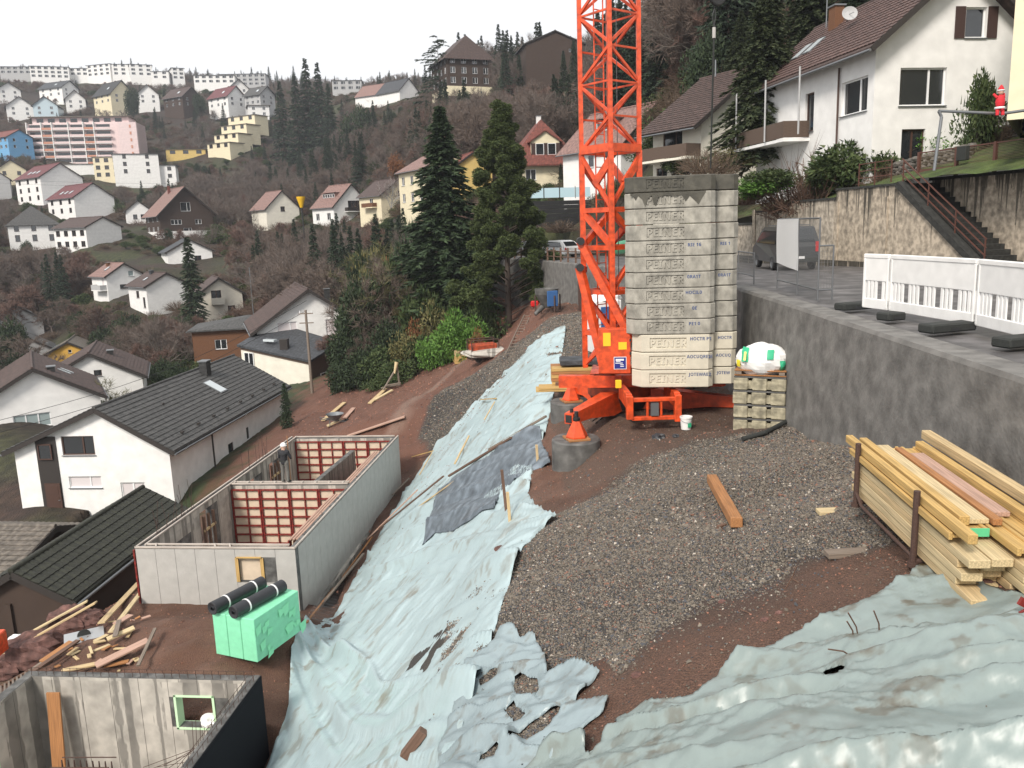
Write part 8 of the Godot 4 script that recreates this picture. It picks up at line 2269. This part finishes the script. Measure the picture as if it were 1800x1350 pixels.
func sheet_things() -> void:
	# battens and boards weighing the slope sheet down: [u1, v1, u2, v2, width, material, label]
	for q in [[540, 1110, 592, 1040, 0.07, M.wood_orange, "lowest of the battens along the sheet's edge"], [560, 1085, 640, 985, 0.09, M.wood_grey, "grey pole along the sheet's lower edge"], [590, 1045, 655, 955, 0.06, M.wood_orange, "orange-brown batten in the middle of the row"], [645, 960, 735, 872, 0.06, M.wood_pink, "thin batten above the wire mesh"], [655, 950, 780, 850, 0.08, M.wood_brown, "dark board crossing towards the grey sheet"], [735, 905, 800, 860, 0.06, M.wood_pale, "pale batten left of the grey sheet"], [790, 850, 900, 785, 0.10, M.wood_brown, "dark board along the top of the grey sheet"], [860, 805, 960, 748, 0.10, M.wood_grey, "grey board below the round foundation"], [800, 828, 825, 778, 0.07, M.wood_pale, "short upright lath on the pale sheet"], [725, 812, 762, 802, 0.07, M.wood_yellow, "yellow lath at the sheet's far corner"], [738, 845, 760, 805, 0.05, M.wood_pale, "thin lath hanging from the yellow one"], [845, 712, 872, 712, 0.07, M.wood_yellow, "short yellow lath high on the sheet"], [852, 750, 870, 718, 0.05, M.wood_pale, "thin lath below the short yellow one"], [648, 900, 632, 960, 0.1, M.wood_brown, "dark stake standing at the shell wall"], [690, 880, 720, 850, 0.07, M.wood_grey, "grey board end by the shell corner"]]:
		var a := hit(q[0], q[1]) + Vector3(0, 0.3, 0); var b := hit(q[2], q[3]) + Vector3(0, 0.3, 0)
		lay("batten", q[6], "batten", a, b, q[4], q[4] * 0.7, q[5], "sheet battens")
	# stakes with lashings
	for q in [[892, 908, 882, 826, M.wood_brown, "dark stake pinning the sheet by the gravel edge"], [897, 918, 892, 865, M.wood_pale, "pale stake beside the dark one"], [946, 815, 943, 782, M.wood_pale, "pale stake at the grey sheet's corner"]]:
		var a := hit(q[0], q[1]); var b := a + at(q[2], q[3], -a.z) - at(q[0], q[1], -a.z)
		lay("stake", q[5], "stake", a - Vector3(0, 0.2, 0), b, 0.07, 0.07, q[4])
	var lg := hit(742, 1318)
	lay("log", "short rusty brown log on the sheet at the gravel strip", "log", hit(712, 1352) + Vector3(0, 0.2, 0), hit(746, 1308) + Vector3(0, 0.2, 0), 0.13, 0.13, M.wood_brown)
	# rolled reinforcing mesh beside the large shell
	var o := thing("rebar_mat", "grey reinforcing mesh lying on the lower edge of the sheet", "mesh", Vector3.ZERO)
	var a := hit(540, 1100); var b := hit(590, 1030); var c := hit(580, 1110) - a
	for k in 12:
		var g := MB.new(); g.path([a + c * k / 12.0 + Vector3(0, 0.3, 0), a.lerp(b, 0.5) + c * k / 12.0 + Vector3(0, 0.36, 0), b + c * k / 12.0 + Vector3(0, 0.3, 0)], 0.006, 4); part(o, "wire", g, M.galv)
	for k in 16:
		var g := MB.new(); var t := k / 15.0
		g.path([a.lerp(b, t) + Vector3(0, 0.31 + sin(t * PI) * 0.05, 0), a.lerp(b, t) + c + Vector3(0, 0.31 + sin(t * PI) * 0.05, 0)], 0.006, 4); part(o, "wire", g, M.galv)

func far_things() -> void:
	# panels stacked behind the crane's left outrigger
	var p := at(1010, 668, 27.5)
	var gy := ground(p.x, p.z)
	for k in 5:
		for i in 2:
			lay("formwork_board", "ochre formwork boards stacked behind the crane foot, layer %s" % ["one", "two", "three", "four", "five"][k], "board", Vector3(p.x - 0.8, p.y + 0.06 + k * 0.11, p.z + i * 0.55), Vector3(p.x + 1.3, p.y + 0.06 + k * 0.11, p.z + i * 0.55 + 0.05), 0.5, 0.1, M.wood_yellow if (k + i) % 2 else M.wood_orange, "ochre board stack")
	lay("grey_panel", "dark grey panel on top of the ochre board stack", "panel", Vector3(p.x - 0.5, p.y + 0.7, p.z + 0.2), Vector3(p.x + 1.6, p.y + 0.7, p.z + 0.25), 1.0, 0.16, M.roof_slate)
	for k in 2: lay("yellow_board", "bright yellow formwork board lying flat on the sheet, %s" % ["lower", "upper"][k], "board", Vector3(p.x - 1.35 + k * 0.1, p.y - 0.1 + k * 0.07, p.z + 0.9), Vector3(p.x + 0.6, p.y - 0.1 + k * 0.07, p.z + 0.95), 0.7, 0.06, M.wood_yellow)
	for q in [Vector3(-0.6, -0.35, 0.3), Vector3(0.9, -0.2, 0.3)]: lay("bearer", "bearer beam under the ochre board stack", "beam", Vector3(p.x + q.x, p.y - 0.06, p.z - 0.2), Vector3(p.x + q.x, p.y - 0.06, p.z + 0.9), 0.2, maxf(0.12, (p.y - gy) * 1.0), M.wood_brown, "stack bearers")
	# yellow timber packs on the spoil bank
	p = hit(808, 634)
	for k in 5:
		lay("timber_pack", "yellow timber pack on the red bank, %s layer" % ["lowest", "second", "third", "fourth", "top"][k], "timber", p + Vector3(-0.3, 0.1 + k * 0.2, -2.2), p + Vector3(0.3, 0.1 + k * 0.2, 1.6), 1.1, 0.19, M.wood_yellow if k < 3 else M.wood_pale, "yellow timber pack")
	lay("timber_pack", "grey timber pack behind the yellow one", "timber", p + Vector3(0.9, 0.45, -2.8), p + Vector3(1.35, 0.45, 1.0), 0.8, 0.9, M.wood_grey)
	p = hit(850, 634)
	var o := thing("compressor", "dark red wheeled compressor beside the timber pack", "machine", p, 20.0)
	part(o, "body", box_mesh(Vector3(1.7, 0.75, 0.9), 0.08), M.orange_dirty, Vector3(0, 0.75, 0))
	part(o, "base", box_mesh(Vector3(1.9, 0.3, 1.0), 0.03), M.rust, Vector3(0, 0.3, 0))
	var g := MB.new()
	for s in [-1.0, 1.0]: g.path([Vector3(-0.9, 0.4, s * 0.5), Vector3(-0.9, 1.4, s * 0.5), Vector3(0.9, 1.4, s * 0.5), Vector3(0.9, 0.4, s * 0.5)], 0.04, 6)
	part(o, "guard_frame", g, M.rust)
	for k in 2:
		g = MB.new(); g.lathe(Vector3(-0.5 + k, 0.22, 0.52), [[0.0, -0.08], [0.22, -0.08], [0.24, 0.0], [0.22, 0.08], [0.0, 0.08]], 14, Vector3(0, 0, 1)); part(o, "wheel", g, M.black_part)
	for q in [[852, 604, 2.9, "flat pale concrete slab on the bank"], [868, 622, 2.0, "second concrete slab in front of the flat one"]]:
		p = hit(q[0], q[1]); g = MB.new(); g.blob(Vector3.ZERO, Vector3(q[2], 0.3, 1.2), 10, 0.25, noise); solo("concrete_slab", q[3], "slab", g, M.concrete, "", p + Vector3(0, 0.1, 0))
	# ladder on the slope
	var a := hit(888, 636); var b := hit(922, 562)
	o = thing("ladder", "aluminium ladder laid up the bank", "ladder", Vector3.ZERO)
	for s in [0, 1]: board(o, "rail", a + Vector3(s * 0.45, 0.35, 0), b + Vector3(s * 0.45, 0.35, 0), 0.06, 0.08, M.wood_grey)
	for k in 14: board(o, "rung", a.lerp(b, (k + 0.5) / 14.0) + Vector3(0, 0.36, 0), a.lerp(b, (k + 0.5) / 14.0) + Vector3(0.45, 0.36, 0), 0.04, 0.04, M.wood_grey)
	# planks on the spoil in front
	for q in [[610, 770, 712, 738, 0.35, M.wood_pink, "long plank lying beyond the large shell"], [650, 712, 678, 688, 0.3, M.wood_pale, "pale board on the bank"], [655, 708, 690, 690, 0.25, M.wood_new, "second pale board on the bank"], [568, 742, 606, 712, 0.3, M.wood_pale, "pale board by the barrow"], [606, 738, 622, 722, 0.3, M.wood_pink, "reddish board by the barrow"], [575, 752, 600, 742, 0.4, M.wood_new, "bright board piece by the barrow"]]:
		lay("plank", q[6], "plank", hit(q[0], q[1]) + Vector3(0, 0.12, 0), hit(q[2], q[3]) + Vector3(0, 0.2, 0), q[4], 0.08, q[5])
	p = hit(690, 684)
	o = thing("trestle", "leaning timber trestle with pale cloth on the bank's brow", "trestle", p, 30.0)
	for q in [[Vector3(-0.9, 0.2, 0), Vector3(0.6, 0.3, 0.2)], [Vector3(0.6, 0, 0), Vector3(0.45, 2.0, 0)], [Vector3(-0.8, 0.1, 0.2), Vector3(0.5, 1.7, 0)], [Vector3(-0.6, 0.4, 0.3), Vector3(0.5, 0.5, 0.5)]]: board(o, "bar", q[0], q[1], 0.12, 0.1, M.wood_grey)
	g = MB.new(); g.tube(Vector3(0.45, 2.05, 0.05), Vector3(0.2, 1.2, 0.1), 0.16, 0.08, 8); part(o, "cloth", g, M.wood_new)
	p = hit(590, 748)
	o = thing("wheelbarrow", "grey wheelbarrow standing on the spoil beyond the shell", "wheelbarrow", p, 15.0)
	g = MB.new(); g.lathe(Vector3(0, 0.4, 0), [[0.25, 0.0], [0.6, 0.4], [0.62, 0.42], [0.24, 0.02], [0.0, 0.02]], 10); part(o, "tray", g, M.zinc)
	g = MB.new(); g.lathe(Vector3(0.75, 0.2, 0), [[0.0, -0.04], [0.18, -0.04], [0.2, 0.0], [0.18, 0.04], [0.0, 0.04]], 14, Vector3(0, 0, 1)); part(o, "wheel", g, M.black_part)
	for s in [-1.0, 1.0]: board(o, "handle", Vector3(-1.0, 0.6, s * 0.3), Vector3(0.75, 0.22, s * 0.1), 0.05, 0.05, M.galv)
	for s in [-1.0, 1.0]: board(o, "leg", Vector3(-0.35, 0.4, s * 0.3), Vector3(-0.4, 0.0, s * 0.3), 0.05, 0.05, M.galv)
	# concrete skip by the far wall
	p = hit(962, 552)
	mat("blue_paint", Color(0.03, 0.10, 0.26), 0.5)
	o = thing("concrete_skip", "blue and grey concrete hopper on legs by the far wall", "hopper", p, -20.0)
	g = MB.new(); g.lathe(Vector3(0, 0.4, 0), [[0.25, 0.0], [0.75, 0.9], [0.78, 1.25], [0.7, 1.25], [0.2, 0.05]], 18); part(o, "hopper", g, M.concrete_dark)
	part(o, "side_plate", box_mesh(Vector3(0.7, 1.0, 0.1), 0.03), M.blue_paint, Vector3(0.55, 1.05, 0.55), Basis(Vector3.UP, 0.5))
	for q in [[-0.6, -0.6], [0.7, -0.6], [-0.6, 0.6], [0.7, 0.6]]: part(o, "leg", box_mesh(Vector3(0.08, 1.3, 0.08)), M.rust, Vector3(q[0], 0.6, q[1]))
	g = MB.new(); g.tube(Vector3(-0.2, 0.5, 0.3), Vector3(-0.6, 0.05, 0.7), 0.18, 0.12, 10); part(o, "chute", g, M.concrete_dark)
	solo("fuel_can", "small red fuel can beside the hopper", "can", box_mesh(Vector3(0.6, 0.45, 0.4), 0.08), M.red_lamp, "", hit(940, 540) + Vector3(0, 0.25, 0))
	p = hit(1022, 548)
	part(thing("steel_post", "rusty brown steel post in front of the far wall", "post", Vector3(p.x, p.y, p.z)), "shaft", box_mesh(Vector3(0.36, 2.9, 0.3), 0.02), M.rust, Vector3(0, 1.3, 0))
	# site toilet behind the mast
	p = at(1062, 590, 34.0)
	o = thing("site_toilet", "blue and white site toilet cabin behind the crane mast", "cabin", Vector3(p.x, ground(p.x, p.z), p.z), 12.0)
	part(o, "cabin", box_mesh(Vector3(1.15, 2.2, 1.15), 0.04), M.white_plastic, Vector3(0, 1.15, 0))
	part(o, "door", box_mesh(Vector3(0.75, 1.9, 0.05), 0.02), M.blue_paint, Vector3(0.05, 1.05, 0.585))
	g = MB.new(); g.lathe(Vector3(0, 2.25, 0), [[0.82, 0.0], [0.75, 0.12], [0.4, 0.24], [0.0, 0.28]], 4); part(o, "roof", g, M.white_plastic)
	g = MB.new(); g.tube(Vector3(0.0, 0, 0), Vector3(0.25, 0.1, 1.2), 0.2, 0.2, 18); g.tube(Vector3(0.25, 0.1, 1.2), Vector3(0.26, 0.1, 1.22), 0.22, 0.22, 18)
	solo("plastic_pipe", "green plastic pipe end showing through the mast", "pipe", g, M.paint_green, "", at(1087, 436, 26.5))

func worker() -> void:
	# one continuous figure: dark jacket, grey trousers, white helmet, back towards us, arms forward
	var P := Vector3(-13.66, -8.8, -27.9) + Basis(Vector3.UP, deg_to_rad(-5.85)) * Vector3(2.75, 0.07, -7.5)
	var o := thing("person", "worker in dark jacket and grey trousers with white helmet standing on the cross wall", "person", P, 165.0)
	# joints: [x, y, z, radius]; the figure faces +z
	var J := {"pel": [0, 0.93, 0.0, 0.135], "wst": [0, 1.08, 0.0, 0.135], "che": [0, 1.30, 0.02, 0.165], "nek": [0, 1.46, 0.02, 0.075], "hea": [0, 1.60, 0.06, 0.10], "hed": [0, 1.66, 0.05, 0.098],
		"shL": [-0.19, 1.40, 0.02, 0.075], "elL": [-0.27, 1.14, 0.10, 0.056], "wrL": [-0.16, 1.02, 0.32, 0.04], "shR": [0.19, 1.40, 0.02, 0.075], "elR": [0.27, 1.13, 0.08, 0.056], "wrR": [0.18, 0.99, 0.30, 0.04],
		"hpL": [-0.095, 0.90, 0, 0.105], "knL": [-0.12, 0.49, 0.04, 0.072], "anL": [-0.13, 0.09, -0.03, 0.052], "toL": [-0.15, 0.04, 0.14, 0.045], "hpR": [0.095, 0.90, 0, 0.105], "knR": [0.11, 0.49, 0.02, 0.072], "anR": [0.12, 0.09, -0.04, 0.052], "toR": [0.15, 0.04, 0.13, 0.045],
		"paL": [-0.12, 1.0, 0.39, 0.036], "paR": [0.14, 0.97, 0.37, 0.036]}
	var bones := [["pel", "wst", 0], ["wst", "che", 0], ["che", "nek", 0], ["nek", "hea", 1], ["hea", "hed", 1], ["shL", "shR", 0], ["che", "shL", 0], ["che", "shR", 0], ["shL", "elL", 0], ["elL", "wrL", 0], ["shR", "elR", 0], ["elR", "wrR", 0], ["wrL", "paL", 1], ["wrR", "paR", 1], ["hpL", "knL", 2], ["knL", "anL", 2], ["anL", "toL", 3], ["hpR", "knR", 2], ["knR", "anR", 2], ["anR", "toR", 3], ["hpL", "hpR", 2]]
	for s in [["L", -1.0], ["R", 1.0]]:          # fingers and thumb, curled round a rod
		for k in 4:
			var b0: Array = J["pa" + s[0]]
			var x: float = b0[0] + (k - 1.5) * 0.019
			J["f%d%s" % [k, s[0]]] = [x, b0[1] + 0.005, b0[2] + 0.045, 0.011]; J["g%d%s" % [k, s[0]]] = [x, b0[1] - 0.035 - 0.004 * (k % 2), b0[2] + 0.05, 0.0095]
			bones.append(["pa" + s[0], "f%d%s" % [k, s[0]], 1]); bones.append(["f%d%s" % [k, s[0]], "g%d%s" % [k, s[0]], 1])
		var bb: Array = J["pa" + s[0]]
		J["th" + s[0]] = [bb[0] - s[1] * 0.04, bb[1] - 0.02, bb[2] + 0.02, 0.011]; bones.append(["wr" + s[0], "th" + s[0], 1])
	J["nos"] = [0, 1.615, 0.165, 0.016]; J["erL"] = [-0.10, 1.62, 0.045, 0.02]; J["erR"] = [0.10, 1.62, 0.045, 0.02]
	bones.append(["hea", "nos", 1]); bones.append(["hea", "erL", 1]); bones.append(["hea", "erR", 1])
	var cols := [Color(0.022, 0.023, 0.026), Color(0.50, 0.31, 0.23), Color(0.14, 0.135, 0.125), Color(0.03, 0.025, 0.02)]
	part(o, "body", skin(J, bones, cols, 0.02), M.stone)
	var g := MB.new(); g.lathe(Vector3(0, 1.655, 0.05), [[0.145, 0.0], [0.15, 0.01], [0.128, 0.02], [0.122, 0.06], [0.095, 0.115], [0.045, 0.145], [0.0, 0.15]], 20); part(o, "helmet", g, M.white_plastic)
	g = MB.new(); g.box(Vector3(0, 1.31, -0.145), Vector3(0.3, 0.03, 0.012)); g.box(Vector3(0, 1.0, -0.128), Vector3(0.28, 0.05, 0.02)); part(o, "jacket_band", g, M.rubber_grey)
	# rod he holds
	g = MB.new(); g.tube(Vector3(0.0, 0.0, 0.42), Vector3(0.02, 2.0, 0.46), 0.018, 0.018, 8); part(thing("guide_rod", "upright brown rod held by the worker", "rod", P, 165.0), "shaft", g, M.wood_orange)

func skin(J: Dictionary, bones: Array, cols: Array, cell: float) -> MB:   # surface net over blended tapered capsules
	var f := {}                                  # grid point -> [distance, colour]
	var k := 0.03
	var val := func(p: Vector3) -> Array:
		var d := 10.0; var best := 10.0; var c := 0
		for b in bones:
			var a: Array = J[b[0]]; var e: Array = J[b[1]]
			var A := Vector3(a[0], a[1], a[2]); var E := Vector3(e[0], e[1], e[2])
			var t := clampf((p - A).dot(E - A) / maxf((E - A).length_squared(), 1e-6), 0, 1)
			var q := p.distance_to(A.lerp(E, t)) - lerpf(a[3], e[3], t)
			if q < best: best = q; c = b[2]
			var h := clampf(0.5 + 0.5 * (d - q) / k, 0, 1)
			d = lerpf(d, q, h) - k * h * (1.0 - h)
		return [d, c]
	var lo := Vector3(-0.45, -0.04, -0.28); var n := Vector3i(int(0.9 / cell), int(1.84 / cell), int(0.78 / cell))
	var D := PackedFloat32Array(); D.resize(n.x * n.y * n.z); D.fill(1.0)
	var Cc := PackedByteArray(); Cc.resize(D.size())
	var seen := {}
	for b in bones:
		var a: Array = J[b[0]]; var e: Array = J[b[1]]
		var r: float = maxf(a[3], e[3]) + cell * 2.5
		var mn := Vector3(minf(a[0], e[0]) - r, minf(a[1], e[1]) - r, minf(a[2], e[2]) - r); var mx := Vector3(maxf(a[0], e[0]) + r, maxf(a[1], e[1]) + r, maxf(a[2], e[2]) + r)
		for x in range(maxi(0, int((mn.x - lo.x) / cell)), mini(n.x - 1, int((mx.x - lo.x) / cell) + 1)):
			for y in range(maxi(0, int((mn.y - lo.y) / cell)), mini(n.y - 1, int((mx.y - lo.y) / cell) + 1)):
				for z in range(maxi(0, int((mn.z - lo.z) / cell)), mini(n.z - 1, int((mx.z - lo.z) / cell) + 1)):
					var id := (z * n.y + y) * n.x + x
					if seen.has(id): continue
					seen[id] = true
					var v: Array = val.call(lo + Vector3(x, y, z) * cell)
					D[id] = v[0]; Cc[id] = v[1]
	var vert := {}
	var g := MB.new()
	var step := [1, n.x, n.x * n.y]
	var cellv := func(id: int):
		if vert.has(id): return vert[id]
		var s := Vector3.ZERO; var m := 0
		for q in 8:
			var i := id + (q & 1) + (n.x if q & 2 else 0) + (n.x * n.y if q & 4 else 0)
			for ax in 3:
				if q & (1 << ax): continue
				var j: int = i + step[ax]
				if (D[i] < 0) != (D[j] < 0):
					var t := D[i] / (D[i] - D[j])
					var w := Vector3(q & 1, (q >> 1) & 1, (q >> 2) & 1); w[ax] += t
					s += w; m += 1
		var base := Vector3(id % n.x, (id / n.x) % n.y, id / (n.x * n.y))
		var p: Vector3 = lo + (base + s / maxi(m, 1)) * cell
		vert[id] = p
		return p
	for id in seen:
		var x: int = id % n.x; var y: int = (id / n.x) % n.y; var z: int = id / (n.x * n.y)
		if x < 1 or y < 1 or z < 1 or x > n.x - 2 or y > n.y - 2 or z > n.z - 2: continue
		for ax in 3:
			var j: int = id + step[ax]
			if (D[id] < 0) == (D[j] < 0): continue
			var u: int = step[(ax + 1) % 3]; var w: int = step[(ax + 2) % 3]
			g.col = cols[Cc[id]]
			var a: Vector3 = cellv.call(id - u - w); var b: Vector3 = cellv.call(id - w); var c: Vector3 = cellv.call(id); var d: Vector3 = cellv.call(id - u)
			if D[id] < 0: g.quad(a, b, c, d)
			else: g.quad(d, c, b, a)
	# smooth normals
	var acc := {}
	for i in g.v.size():
		var key := Vector3i(g.v[i] * 4000.0)
		acc[key] = acc.get(key, Vector3.ZERO) + g.n[i]
	for i in g.v.size(): g.n[i] = acc[Vector3i(g.v[i] * 4000.0)].normalized()
	return g

func build_all() -> void:
	town()
	plants()
	site_materials()
	tarps()
	stones()
	shells()
	crane()
	street()
	items()
